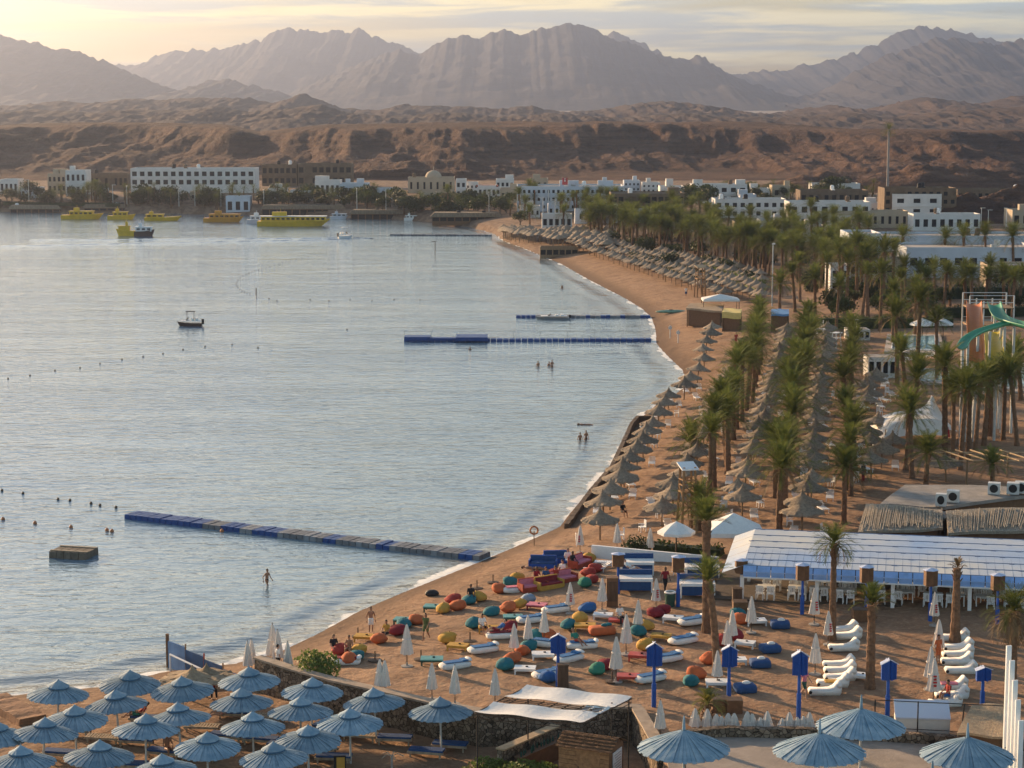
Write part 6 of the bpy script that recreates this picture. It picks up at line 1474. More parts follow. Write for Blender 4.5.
tour_boat(116, 136, 236, 221, 'bright yellow half of the boat pair moving on the bay', YEL, cabin=(.3, .85), seed=9, rz=PI); tour_boat(134, 155, 236, 222, 'white topped dark hulled half of the boat pair moving on the bay', WHITE, cabin=(.1, .85), seed=10, hm=HULLD)
def motor_boat(x0, x1, yb, ytop, label, top_m, hm, rz, bimini=True):
    p = at_z((x0 + x1) / 2, yb, 0); s = mpp(p); L = (x1 - x0) * s; o = thing('motor_boat', label, 'boat', tuple(p), rz); hh = (yb - ytop) * s
    b = MB(); hull(b, L, L * .34, hh * .21); part('hull', b, hm, o); d = MB(); d.box((-L * .06, 0, hh * .37), (L * .78, L * .28, 0.06)); part('deck', d, WHITE, o)
    w = MB(); w.add([(L * .1, -L * .12, hh * .38), (L * .1, L * .12, hh * .38), (L * .02, L * .11, hh * .58), (L * .02, -L * .11, hh * .58), (L * .13, -L * .12, hh * .38), (L * .13, L * .12, hh * .38), (L * .05, L * .11, hh * .58), (L * .05, -L * .11, hh * .58)], [(3, 2, 1, 0), (4, 5, 6, 7), (0, 4, 7, 3), (1, 2, 6, 5), (2, 3, 7, 6)]); part('windscreen', w, DARKG, o)
    for k in (-.3, -.14): t = MB(); t.box((L * k, 0, hh * .45), (L * .09, L * .2, hh * .16)); part('seat', t, CLOTH['white'], o)
    if bimini:
        r = MB(); r.box((-L * .05, 0, hh * .98), (L * .36, L * .27, 0.08)); part('canopy', r, top_m, o); f = MB()
        for sx in (-.2, .1):
            for sy in (-.13, .13): f.tube([(L * sx, L * sy, hh * .36), (L * sx * .9, L * sy, hh * .96)], 0.03, 5)
        part('canopy_frame', f, GREYM, o)
    e = MB(); e.box((-L * .5 - .15, 0, hh * .3), (0.35, 0.4, hh * .35)); part('engine', e, BLACK, o)
motor_boat(177, 202, 326, 311, 'small speedboat with a dark canopy anchored in the middle of the bay', BLACK, HULLD, PI); motor_boat(338, 353, 238, 227, 'small white motorboat moving across the bay with a wake', WHITE, WHITE, 0.4)
motor_boat(535, 569, 319, 310, 'grey jet boat tied up at the farther floating walkway', GREYM, GREYM, PI, bimini=False)
# moving boats leave a low wake on the water: two flat ribbons of raised ripples
def wake(x0, y0, x1, y1, label):
    a, b = at_z(x0, y0, 0.0), at_z(x1, y1, 0.0); u = (b - a); L = u.length; b_ = MB(); n = 60; vs = []; fs = []; q = random.Random(1)
    for i in range(n + 1):
        t = i / n; h = 0.10 + 0.12 * q.random(); 
        for y, z in ((-0.8, -0.02), (-0.25, h), (0.3, h * .7), (0.9, -0.02)): vs.append((L * t, y * (1 + t), z))
    for i in range(n):
        for k in range(3): A = i * 4 + k; fs.append((A, A + 4, A + 5, A + 1))
    b_.add(vs, fs); o = link('wake', b_.mesh('wake', mat('wake_water', (0.09, 0.12, 0.16), 0.15, spec=0.5)), None, tuple(a), math.atan2(u.y, u.x)); o['kind'] = 'structure'
wake(340, 238, 30, 240, ''); wake(340, 239.5, 0, 246, ''); wake(354, 238, 372, 238.5, '')
# floating walkways of plastic cubes
CB = mat('cube_blue', (0.014, 0.06, 0.22), 0.5, 0.15, 2.0); CG = mat('cube_grey', (0.15, 0.155, 0.17), 0.6, 0.2, 2.0, bump=0.2); CGL = mat('cube_pale', (0.22, 0.23, 0.25), 0.6, 0.2, 2.0)
def cube_fn(m):
    def fn():
        return MB().prism([(-.22, -.24), (.22, -.24), (.24, -.22), (.24, .22), (.22, .24), (-.22, .24), (-.24, .22), (-.24, -.22)], -0.2, 0.36).mesh('float', m)
    return fn()
FM = [cube_fn(m) for m in (CB, CG, CGL)]
def walkway(x0, y0, x1, y1, wcubes, size, label, blues, extra=(), rails=False):
    a, b = at_z(x0, y0, 0), at_z(x1, y1, 0); u = b - a; L = u.length; ang = math.atan2(u.y, u.x); o = thing('floating_walkway', label, 'floating walkway', tuple(a), ang)
    n = int(L / size); q = random.Random(5); mbs = {}
    secs = max(8, min(90, n // 1)); seg = L / secs
    for i in range(secs):
        t = i / secs; m = 0 if any(l <= t < h for l, h in blues) else (1 if q.random() < .6 else 2); mb = MB(); zz = q.uniform(-.03, .03)
        for w in range(wcubes):
            for k in range(max(1, round(seg / size))):
                cw = seg / max(1, round(seg / size)); mb.box((i * seg + (k + .5) * cw, (w - wcubes / 2 + .5) * size, 0.12 + zz), (cw * .95, size * .95, 0.52), 0, 0.93)
        part('section', mb, (CB, CG, CGL)[m], o)
    for (t, off, l, w, h) in extra: e = MB(); e.box((L * t, off, 0.2 + h / 2), (l, w, h)); part('platform', e, CB, o)
    if rails:
        r = MB()
        for k in range(int(L / 4)): r.tube([(k * 4, size * wcubes / 2, .3), (k * 4, size * wcubes / 2, 1.35)], 0.025, 4)
        r.tube([(0, size * wcubes / 2, 1.35), (L, size * wcubes / 2, 1.35)], 0.02, 4); part('handrail', r, GREYM, o)
    return o
walkway(131, 517, 485, 559, 3, 0.62, 'longest floating walkway of grey and blue cubes, nearest the bean bags', [(0, .22), (.29, .34), (.38, .44), (.58, .61), (.72, .75), (.94, .965)])
walkway(404, 341, 651, 341, 2, 0.9, 'blue floating walkway with a wide platform at its sea end', [(0, 1)], [(0.055, 0.3, 3.8, 2.6, .5), (0.275, 0.2, 4.6, 4.2, .55), (.165, -0.3, 9, 1.6, .35)], rails=True)
walkway(516, 317.5, 650, 317.5, 2, 0.8, 'thinner farther floating walkway where the jet boat is tied', [(0, .12), (.5, .55), (.62, .67), (.75, .8), (.9, 1)])
walkway(390, 235.5, 492, 236, 2, 0.9, 'thin dark floating walkway near the far end of the beach', [])
def raft():
    p = at_z(74, 556, 0); o = thing('swim_raft', 'weathered square swimming raft of grey floats', 'raft', tuple(p), -0.25)
    for k in range(5): b = MB(); b.box((-1.25 + .62 * k, 0, 0.22), (0.58, 2.3, 0.62), 0, .96); part('float', b, mat('raft_wood', (0.14, 0.115, 0.09), 0.9, .3, 3, bump=.4), o)
    for y in (-.8, .8): b = MB(); b.box((0, y, 0.57), (3.1, 0.22, 0.06)); part('plank', b, WOODP, o)
raft()
BUOYM = mat('buoy_dark', (0.10, 0.07, 0.05), 0.6); BUOYO = mat('buoy_orange', (0.42, 0.16, 0.07), 0.6)
def buoy_fn(m):
    def fn(): b = MB(); b.sm = True; b.blob((0, 0, 0.10), (0.22, 0.22, 0.24), 10, 8); b.tube([(0, 0, .3), (0, 0, .42)], 0.04, 6); return single('buoy', b, m, 'b', 'buoy')
    return Maker(fn)
BY, BYO = buoy_fn(BUOYM), buoy_fn(BUOYO)
for i, (x, y) in enumerate([(3, 520), (35, 524), (71, 528), (107, 531), (112, 532), (222, 532)]): BYO(tuple(at_z(x, y, 0)), 0, f'larger mooring buoy in the line beyond the raft, {CNT[i]} from the left', 'buoys beyond the raft', 0.75)
for i, (x, y) in enumerate([(2, 491), (23, 494), (58, 500), (70, 501), (91, 504), (100, 506), (116, 508)]): BY(tuple(at_z(x, y, 0)), 0, 'small dark buoy in the farther line beyond the raft', 'small buoys in the farther line', .62)
rope = [(308, 257), (296, 259), (286, 261), (279, 264), (270, 267), (262, 269), (255, 271), (249, 273), (243, 276), (238, 280), (236, 284), (238, 288), (242, 291), (247, 293), (253, 295)]
for (x0, y0), (x1, y1) in zip(rope, rope[1:]):
    for t in (0, .5): BY(tuple(at_z(x0 + (x1 - x0) * t, y0 + (y1 - y0) * t, 0)), 0, 'small float in the curved rope line in the middle of the bay', 'floats of the curved rope line', 0.42)
for i, (x, y) in enumerate([(269, 299), (277, 301), (310, 300), (329, 301), (350, 300), (372, 301), (394, 300), (347, 330), (420, 300), (8, 379), (30, 376), (55, 371), (80, 368), (100, 364), (122, 360), (143, 357), (163, 354), (183, 350), (258, 348), (205, 347), (232, 345)]): BY(tuple(at_z(x, y, 0)), 0, 'single small float on the open water of the bay', 'scattered floats of the bay', 0.55)
def marker(x, y, h, label, cross=False):
    p = at_z(x, y, 0); s = mpp(p); o = thing('marker_post', label, 'marker post', tuple(p)); b = MB(); b.tube([(0, 0, -1), (0.05, 0, h * s)], 0.09, 6); part('post', b, HULLD, o)
    if cross: c = MB(); c.tube([(-4 * s, 0, h * s * .93), (2.0 * s, 0, h * s)], 0.07, 5); part('crossbar', c, HULLD, o)
marker(435, 255, 14, 'thin marker post with a crossbar standing in the water', True); marker(256, 296, 8, 'short marker post at the end of the curved float line')
def ring_post(x, y):
    o = thing('life_ring_post', 'life ring on a post at the edge of the water by the sea wall', 'life ring', spot(x, y)); p = MB(); p.tube([(0, 0, -.2), (0, 0, 1.2)], 0.04, 6); part('post', p, WOOD, o); r = MB(); r.tube([(0.3 * math.cos(k * PI / 8), 0, 1.25 + .3 * math.sin(k * PI / 8)) for k in range(17)], 0.07, 6); part('ring', r, BUOYO, o)
ring_post(534, 546)
# sea wall under the first straw row
SW = [(567, 524), (576, 511), (592, 489), (612, 466), (622, 445), (632, 423), (638, 416), (652, 416)]
wall_strip('sea_wall', 'dark sea wall of stone and boards under the straw umbrellas by the water', [tuple(at_z(x, y, 0.6))[:2] for x, y in SW], -0.6, 0.62, 0.45, mat('wet_stone', (0.11, 0.07, 0.045), 0.85, 0.3, 2, bump=.8))
# ------------------------------------------------------------------ lifeguard towers, huts, pool, slides
def guard_tower(x, y, hpx, wpx, label, white_roof):
    p = gp(x, y); s = mpp(p); h = hpx * s; w = wpx * s; o = thing('lifeguard_tower', label, 'lifeguard tower', tuple(p), 0.25); WM = mat('tower_wood', (0.30, 0.17, 0.08), 0.8, .25, 4)
    for sx in (-1, 1):
        for sy in (-1, 1): l = MB(); l.tube([(sx * w * .5, sy * w * .5, -.2), (sx * w * .36, sy * w * .36, h * .95)], 0.10, 6); part('leg', l, WM, o)
    b = MB()
    for z in (.25, .5): 
        for sx in (-1, 1): b.tube([(sx * w * .46, -w * .46, h * z), (-sx * w * .4, -w * .4, h * (z + .2))], 0.05, 5); b.tube([(sx * w * .46, -w * .46, h * z), (sx * w * .43, w * .43, h * (z + .2))], 0.05, 5)
    part('bracing', b, WM, o)
    d = MB(); d.box((0, 0, h * .58), (w * .95, w * .95, 0.12)); part('platform', d, WM, o)
    r = MB()
    for z in (.68, .76): 
        for a, c in (((-1, -1), (1, -1)), ((1, -1), (1, 1)), ((-1, 1), (1, 1)), ((-1, -1), (-1, 1))): r.tube([(a[0] * w * .42, a[1] * w * .42, h * z), (c[0] * w * .42, c[1] * w * .42, h * z)], 0.05, 5)
    part('railing', r, WM, o)
    t = MB(); t.add([(-w * .55, -w * .55, h * .93), (w * .55, -w * .55, h * .93), (w * .55, w * .55, h), (-w * .55, w * .55, h), (-w * .55, -w * .55, h * .93 - .1), (w * .55, -w * .55, h * .93 - .1), (w * .55, w * .55, h - .1), (-w * .55, w * .55, h - .1)], [(0, 1, 2, 3), (7, 6, 5, 4), (0, 4, 5, 1), (1, 5, 6, 2), (2, 6, 7, 3), (3, 7, 4, 0)]); part('roof', t, WHITE if white_roof else WOOD_L, o)
    a = MB()
    for k in range(9): a.tube([(-.3, -w * .5 - .9 * (1 - k / 9), h * .58 * k / 9), (.3, -w * .5 - .9 * (1 - k / 9), h * .58 * k / 9)], 0.035, 5)
    for sx in (-.3, .3): a.tube([(sx, -w * .5 - .9, 0), (sx, -w * .5, h * .6)], 0.045, 5)
    part('ladder', a, WM, o)
guard_tower(687, 530, 68, 16, 'near wooden lifeguard tower with a white roof beside the palms', True); guard_tower(700, 297, 32, 9, 'far wooden lifeguard tower on the sand before the straw field', False)
def kayak():
    o = thing('beached_kayak', 'pale green kayak lying on the sand by the curve of the beach', 'kayak', spot(671, 313), 0.15); b = MB(); b.sm = True; b.blob((0, 0, .25), (2.6, .5, .28), 16, 8); part('hull', b, mat('kayak_green', (0.22, 0.36, 0.27), 0.5, .2), o); c = MB(); c.lathe([(.0, .5), (.3, .52), (.36, .56), (.38, .5)], 12); part('cockpit', c, BLACK, o)
kayak()
for i, (x, y) in enumerate([(670, 338), (678, 343)]):
    p = gp(x, y); o = thing('beach_post', ['pale beach post with a board, left of a pair near the kayak', 'pale beach post with a board, right of a pair near the kayak'][i], 'post', tuple(p)); b = MB(); b.tube([(0, 0, -.2), (0, 0, 1.9)], .07, 6); part('post', b, POLEW, o); c = MB(); c.box((0, 0, 1.5), (.5, .06, .4)); part('board', c, POLEW, o)
quad_roof('beach_hut', 'low wide hut under a sandy mat roof behind the kayak', [(686, 308, 0), (722, 311, 0), (724, 304, .3), (690, 303, .3)], .3, mat('mat_roof', (0.33, 0.25, 0.17), .95, .2, 1.5, bump=.5), 3.9)
quad_roof('yellow_hut', 'small yellow beach kiosk beside the mat roofed hut', [(722, 312, 0), (741, 313, 0), (742, 309, .1), (724, 308, .1)], .9, mat('kiosk_yellow', (0.58, 0.46, 0.16), .7, .1), 4.4)
peaked_tent(720, 322, 5.5, 3.5, 3.6, 4.3, 'blue and white canopy beside the mat roofed hut')
quad_roof('blue_awning', 'flat blue awning on dark posts between two palm rows', [(771, 314, 0), (789, 314, 0), (789, 309, .2), (771, 309, .2)], .3, mat('awning_blue', (0.10, 0.24, 0.46), .6, .1), 4.6)
for i, (x, y, w, l) in enumerate(((922, 338, 26, 'wide white pool umbrella beside the blue pool chairs'), (943, 338, 20, 'second white pool umbrella to the right of the wide one'))): open_umbrella(x, y, w, l)
def tensile():
    p = gp(912, 440); s = mpp(p); o = thing('stretch_tent', 'white stretch tent with two pointed peaks and an arched mouth', 'tent', tuple(p)); n = 30; W_, D_ = 74 * s, 7.5; vs = []; fs = []
    pk = [(-.18, .5, 26 * s), (.28, .6, 46 * s)]
    for j in range(n + 1):
        for i in range(n + 1):
            u, v = i / n - .5, j / n; z = 1.5 + 0.9 * math.cos(u * PI) + .8 * max(0, u)
            for a, b, h in pk: r = math.hypot((u - a) * 1.5, (v - b) * .9); z += max(0, (h - 2.2)) * math.exp(-r * 7.5)
            edge = min(u + .5, .5 - u, v, 1 - v); z *= min(1, .45 + edge * 4.5) if u < 0.36 else min(1, .75 + edge * 2)
            vs.append((u * W_, (v - .5) * D_, z))
    for j in range(n):
        for i in range(n): a = j * (n + 1) + i; fs.append((a, a + 1, a + n + 2, a + n + 1))
    b = MB(); b.sm = True; b.add(vs, fs); part('canvas', b, CLOTH['white'], o)
    for a, c, h in pk: t = MB(); t.tube([(a * W_, (c - .5) * D_, 0), (a * W_, (c - .5) * D_, h * .9)], .08, 6); part('mast', t, WOOD, o)
    for x, y in ((-.45, -.45), (.46, -.48), (.46, .45), (-.45, .45)): t = MB(); t.tube([(x * W_, y * D_, 0), (x * W_, y * D_, 1.6)], .06, 6); part('post', t, WOOD, o)
    f = MB(); f.add([(.36 * W_, -.5 * D_, .9), (.40 * W_, -.5 * D_, .9), (.38 * W_, -.5 * D_, 1.9), (.36 * W_, -.48 * D_, .9), (.40 * W_, -.48 * D_, .9), (.38 * W_, -.48 * D_, 1.9)], [(0, 1, 2), (5, 4, 3)]); part('red_emblem', f, RED_T, o)
tensile()
# pool deck with small pools
POOLM = mat('pool_water', (0.10, 0.30, 0.40), 0.08, 0.2, 1.0, bump=.15, spec=.5); DECK = mat('deck_tiles', (0.42, 0.36, 0.31), .8, .15, .6)
def pool(x0, y0, x1, y1, x2, y2, x3, y3, label):
    P = [gp(*t) for t in ((x0, y0), (x1, y1), (x2, y2), (x3, y3))]; z = max(p.z for p in P) + .22; c = sum(P, Vector()) / 4; o = thing('swimming_pool', label, 'pool', (c.x, c.y, z)); L = [Vector((p.x - c.x, p.y - c.y, 0)) for p in P]
    d = MB(); d.add([l * 1.35 for l in L] + [l * 1.35 - Vector((0, 0, .6)) for l in L], [(0, 1, 2, 3), (0, 4, 5, 1), (1, 5, 6, 2), (2, 6, 7, 3), (3, 7, 4, 0)]); part('deck', d, DECK, o)
    e = MB(); e.add([l * 1.06 + Vector((0, 0, .01)) for l in L] + [l * 1.06 + Vector((0, 0, .12)) for l in L] + [l + Vector((0, 0, .12)) for l in L], [(0, 1, 5, 4), (1, 2, 6, 5), (2, 3, 7, 6), (3, 0, 4, 7), (4, 5, 9, 8), (5, 6, 10, 9), (6, 7, 11, 10), (7, 4, 8, 11)]); part('kerb', e, WHITE, o)
    w = MB(); w.add([l + Vector((0, 0, .07)) for l in L], [(0, 1, 2, 3)]); part('water', w, POOLM, o)
pool(892, 352, 936, 352, 934, 338, 894, 338, 'pale blue paddling pool on the white deck'); pool(985, 392, 1030, 388, 1020, 368, 985, 370, 'teal splash pool at the foot of the yellow slide'); pool(920, 383, 950, 383, 948, 372, 922, 372, 'small pool with blue edges between palms')
cabn = 0
for x0, x1, yt, yb, l in ((868, 896, 358, 378, 'white pool bar with a flat white roof behind the palms'), (848, 870, 330, 340, 'low white service house by the hedge'), (896, 912, 300, 312, 'reddish brown hut beyond the hedge')):
    building(x0, x1, yt, yb, l, 1, 4, PLAS if 'white' in l else RUST, d=3.5, ww=.7, wh=.6, parapet=False)
CHR = [(900, 356), (906, 360), (886, 385), (872, 392), (894, 398), (884, 402), (874, 404), (912, 362), (930, 358), (866, 400)]
for x, y in CHR: SL(spot(x, y), FR.uniform(0, 3), 'white sun lounger on the pool deck among the palms', 'sun loungers of the pool deck')
def slide(name, label, pts, wid, m, px, legs=True):
    P = [at_y(x, y, Y) for x, y, Y in pts]; g = gz(P[-1].x, P[-1].y); c = Vector((P[-1].x, P[-1].y, g)); o = thing(name, label, 'water slide', tuple(c)); L = [p - c for p in P]
    # a smooth run through the given points, half-pipe section
    Q = []
    for i in range(len(L) - 1):
        p0, p1, p2, p3 = L[max(0, i - 1)], L[i], L[i + 1], L[min(len(L) - 1, i + 2)]
        for k in range(8):
            t = k / 8; Q.append(0.5 * ((2 * p1) + (p2 - p0) * t + (2 * p0 - 5 * p1 + 4 * p2 - p3) * t * t + (3 * p1 - p0 - 3 * p2 + p3) * t ** 3))
    Q.append(L[-1]); vs = []; fs = []; n = len(Q); S = 9
    for i, q in enumerate(Q):
        t = (Q[min(i + 1, n - 1)] - Q[max(0, i - 1)]).normalized(); s = t.cross(Vector((0, 0, 1))).normalized(); up = s.cross(t)
        for k in range(S): a = PI * k / (S - 1); vs.append(q + s * wid / 2 * math.cos(a) - up * wid * .35 * math.sin(a) + up * .2)
        for k in range(S): a = PI * (S - 1 - k) / (S - 1); vs.append(q + s * (wid / 2 + .06) * math.cos(a) - up * (wid * .35 + .06) * math.sin(a) + up * .2)
    for i in range(n - 1):
        for k in range(2 * S): a = i * 2 * S + k; e = i * 2 * S + (k + 1) % (2 * S); fs.append((a, e, e + 2 * S, a + 2 * S))
    b = MB(); b.sm = True; b.add(vs, fs); part('chute', b, m, o)
    if legs:
        for i in range(3, n, 7):
            q = Q[i]; gg = gz(q.x + c.x, q.y + c.y) - g
            if q.z - gg > 1.5: t = MB(); t.tube([(q.x, q.y, gg - .2), (q.x, q.y, q.z - wid * .3)], .14, 8); part('support', t, POLEW, o)
slide('water_slide', 'straight orange water slide dropping behind the palms', [(974, 302, 205), (974.5, 320, 201), (975.5, 342, 197), (976, 360, 194)], 1.45, mat('slide_orange', (0.55, 0.16, 0.03), .4, .1), 0)
slide('water_slide', 'yellow water slide ending in the teal splash pool', [(993, 328, 205), (994, 342, 201), (995, 356, 198), (996, 374, 195)], 1.7, mat('slide_yellow', (0.60, 0.45, 0.03), .4, .1), 0)
slide('water_slide', 'curved green water slide sweeping across from the right edge', [(994, 303, 206), (999, 316, 203), (1012, 322, 200), (1034, 328, 197), (1050, 336, 195)], 1.3, mat('slide_green', (0.05, 0.27, 0.15), .4, .1), 0)
slide('water_slide', 'long dark green water slide curving down to the left behind the palms', [(1040, 326, 203), (1010, 324, 200), (992, 328, 198), (978, 333, 196), (967, 340, 194), (962, 348, 192)], 0.95, mat('slide_green', (0.05, 0.27, 0.15)), 0)
def slide_tower():
    p = gp(990, 364); o = thing('slide_tower', 'steel frame tower with platforms where the water slides start', 'tower', tuple(p)); s = mpp(p); h = 70 * s
    for x in (-22, -8, 8, 22):
        for y in (0, 4): l = MB(); l.tube([(x * s, y, -.2), (x * s, y, h * (.98 if abs(x) > 9 else .9))], .10, 6); part('column', l, POLEW, o)
    for z in (.55, .8): d = MB(); d.box((0, 2, h * z), (44 * s, 4.2, .15)); part('platform', d, WOOD, o)
    r = MB()
    for z in (.63, .88, .98): r.tube([(-22 * s, 0, h * z), (22 * s, 0, h * z)], .05, 5); r.tube([(-22 * s, 4, h * z), (22 * s, 4, h * z)], .05, 5)
    part('railing', r, POLEW, o); t = MB(); t.add([(-20 * s, .5, 0), (-17 * s, .5, 0), (6 * s, .5, h * .55), (3 * s, .5, h * .55), (-20 * s, .62, 0), (-17 * s, .62, 0), (6 * s, .62, h * .55), (3 * s, .62, h * .55)], [(0, 1, 2, 3), (7, 6, 5, 4), (0, 4, 5, 1), (1, 5, 6, 2), (2, 6, 7, 3), (3, 7, 4, 0)]); part('stair', t, WOOD, o)
slide_tower()
def volley():
    a, b = gp(813, 350), gp(823, 338); o = thing('volleyball_net', 'volleyball net on two pale posts at the edge of the palm rows', 'net', tuple(a)); u = b - a
    for q in (Vector(), u): p = MB(); p.tube([q - Vector((0, 0, .2)), q + Vector((0, 0, 2.5))], .06, 6); part('post', p, POLEW, o)
    n = MB()
    for k in range(7): n.tube([Vector((0, 0, 1.5 + k * .15)), u + Vector((0, 0, 1.5 + k * .15))], .012, 4)
    part('net', n, WHITE, o)
volley()
# cars parked in the town by the low white roofs? only pale tables and chairs stand there
for i, (x, y) in enumerate([(820, 346), (852, 336), (836, 350)]):
    p = gp(x, y); o = thing('guard_chair', 'tall white guard chair on the sand by the hedge', 'guard chair', tuple(p), .4 * i, 'tall white chairs by the hedge'); f = MB()
    for sx in (-.5, .5):
        for sy in (-.4, .4): f.tube([(sx * 1.1, sy * 1.2, 0), (sx * .8, sy * .8, 2.2)], .06, 5)
    part('frame', f, WHITE, o); s = MB(); s.box((0, 0, 1.6), (1, .8, .1)); part('seat', s, WHITE, o); r = MB(); r.box((0, 0, 2.3), (1.3, 1.1, .1)); part('roof', r, WHITE, o)
# ------------------------------------------------------------------ people
SKIN = [mat('skin_tan', (0.34, 0.17, 0.10), 0.6, spec=.3), mat('skin_light', (0.46, 0.27, 0.19), 0.6, spec=.3), mat('skin_dark', (0.14, 0.065, 0.04), 0.6, spec=.3)]
HAIR = mat('dark_hair', (0.02, 0.014, 0.01), 0.6); HAIRB = mat('brown_hair', (0.10, 0.055, 0.03), 0.6)
def cap(mb, a, b, ra, rb, n=10):             # a tapering limb with round ends
    a, b = Vector(a), Vector(b); mb.tube([a, b], [ra, rb], n); mb.blob(a, ra, n, 8); mb.blob(b, rb, n, 8)
def hand(mb, w, d, side):
    d = Vector(d).normalized(); s = d.cross(Vector((0, 1, 0.2))).normalized(); nn = s.cross(d); w = Vector(w)
    mb.blob(w + d * 0.055, (0.042, 0.034, 0.06), 8, 6)
    for k in range(4):
        L = (0.070, 0.082, 0.076, 0.058)[k]; b = w + d * 0.095 + s * (0.030 - 0.020 * k); m = b + d * L * .55 + nn * 0.006; cap(mb, b, m, 0.0095, 0.009, 6); cap(mb, m, m + d * L * .42 + nn * 0.02, 0.009, 0.0075, 6)
    b = w + d * 0.04 + s * 0.036 * side; cap(mb, b, b + d * 0.04 + s * 0.03 * side, 0.012, 0.009, 6)
POSES = {
 # hip height, then joints: spine lean, knees, ankles, elbows, wrists (x sideways, y back is +, z up); person faces -y
 'stand': dict(hip=(0, 0, .93), chest=(0, -.01, 1.38), head=(0, -.02, 1.63), kn=[(-.10, -.02, .49), (.10, .0, .49)], an=[(-.11, .0, .09), (.11, .02, .09)], el=[(-.27, .03, 1.12), (.27, .03, 1.12)], wr=[(-.27, -.06, .88), (.27, -.06, .88)]),
 'hips': dict(hip=(0, 0, .93), chest=(0, -.01, 1.38), head=(0, -.03, 1.63), kn=[(-.12, -.02, .49), (.10, .0, .49)], an=[(-.14, .0, .09), (.11, .02, .09)], el=[(-.38, .06, 1.14), (.38, .06, 1.14)], wr=[(-.19, -.02, .97), (.19, -.02, .97)]),
 'walk': dict(hip=(0, 0, .92), chest=(0, -.04, 1.37), head=(0, -.07, 1.62), kn=[(-.09, -.20, .52), (.09, .06, .48)], an=[(-.09, -.22, .10), (.09, .34, .16)], el=[(-.25, .14, 1.13), (.25, -.10, 1.13)], wr=[(-.25, .10, .88), (.24, -.28, .95)]),
 'sit': dict(hip=(0, .05, .48), chest=(0, .08, .93), head=(0, .03, 1.18), kn=[(-.13, -.36, .52), (.13, -.38, .50)], an=[(-.13, -.40, .09), (.14, -.46, .09)], el=[(-.26, -.02, .68), (.26, -.02, .68)], wr=[(-.16, -.26, .60), (.16, -.26, .60)]),
 'lounge': dict(hip=(0, .0, .50), chest=(0, .34, .78), head=(0, .48, 1.00), kn=[(-.11, -.40, .62), (.11, -.42, .52)], an=[(-.12, -.78, .42), (.12, -.84, .42)], el=[(-.28, .18, .58), (.28, .18, .58)], wr=[(-.16, -.06, .60), (.16, -.06, .60)]),
 'lie': dict(hip=(0, 0, .16), chest=(0, .45, .17), head=(0, .74, .19), kn=[(-.10, -.43, .16), (.10, -.43, .20)], an=[(-.12, -.84, .10), (.12, -.84, .10)], el=[(-.27, .28, .12), (.27, .28, .12)], wr=[(-.28, .04, .10), (.28, .04, .10)]),
}
def remesh(mb, name, mats, vox):
    me = mb.mesh(name, mats); o = bpy.data.objects.new('body_tmp', me); COL.objects.link(o)
    r = o.modifiers.new('r', 'REMESH'); r.mode = 'VOXEL'; r.voxel_size = vox; r.use_smooth_shade = True
    s = o.modifiers.new('s', 'SMOOTH'); s.factor = .5; s.iterations = 3
    dg = bpy.context.evaluated_depsgraph_get(); new = bpy.data.meshes.new_from_object(o.evaluated_get(dg)); new.name = name
    new.materials.clear(); new.materials.append(mats if not isinstance(mats, list) else mats[0]); bpy.data.objects.remove(o); return new
BODY = {}
def body_mesh(pose):
    if pose in BODY: return BODY[pose]
    P = POSES[pose]; V = Vector; hip, ch, hd = V(P['hip']), V(P['chest']), V(P['head']); up = (ch - hip).normalized(); fw = V((0, -1, 0)) if pose != 'lie' else V((0, 0, 1)); fw = (fw - up * fw.dot(up)).normalized()
    b = MB()
    for t, rx, ry in ((0, .155, .105), (.25, .14, .095), (.5, .14, .095), (.75, .165, .105), (.95, .17, .10)):
        c = hip.lerp(ch, t); bl = MB(); bl.blob((0, 0, 0), (rx, ry, .13), 14, 10); R = Matrix((V((1, 0, 0)), -fw, up)).transposed(); b.add([R @ V(v) + c for v in bl.v], bl.f)
    neck = ch + up * .10; cap(b, ch + up * .03, neck.lerp(hd, .5), .062, .052)
    hb = MB(); hb.blob((0, 0, 0), (.075, .094, .118), 16, 12); hb.blob((0, -.07, -.055), (.045, .045, .05), 10, 8)
    hb.add(*(lambda m: (m.v, m.f))(MB().blob((0, -.098, -.012), (.014, .022, .026), 8, 6)))                     # nose
    for s in (-1, 1): hb.blob((s * .078, .0, -.01), (.012, .022, .034), 8, 6)                                    # ears
    hu = (hd - neck).normalized() if pose not in ('lie',) else up; hf = (fw - hu * fw.dot(hu)).normalized(); R = Matrix((V((1, 0, 0)), -hf, hu)).transposed(); b.add([R @ V(v) + hd for v in hb.v], hb.f)
    for i, s in enumerate((-1, 1)):
        hp = hip + V((s * .09, 0, 0)) - up * .02; kn, an = V(P['kn'][i]), V(P['an'][i]); cap(b, hp, kn, .085, .055); cap(b, kn, an, .056, .036); cf = kn.lerp(an, .28); b.blob(cf + V((0, .012, 0)), (.055, .055, .09), 10, 8)
        fd = V((s * .08, -1, 0)).normalized() if pose != 'lie' else V((s * .2, -.25, 1)).normalized()
        cap(b, an + V((0, .02, -.045)) if pose != 'lie' else an, an + fd * .15 + (V((0, 0, -.06)) if pose != 'lie' else V()), .036, .028)
        sh = ch + V((s * .175, 0, 0)) + up * .03; el, wr = V(P['el'][i]), V(P['wr'][i]); cap(b, sh, el, .052, .038); cap(b, el, wr, .038, .026); hand(b, wr, wr - el, s)
    me = remesh(b, 'person', SKIN[0], .0125); BODY[pose] = (me, hip, ch, hd, up, fw, R); return BODY[pose]
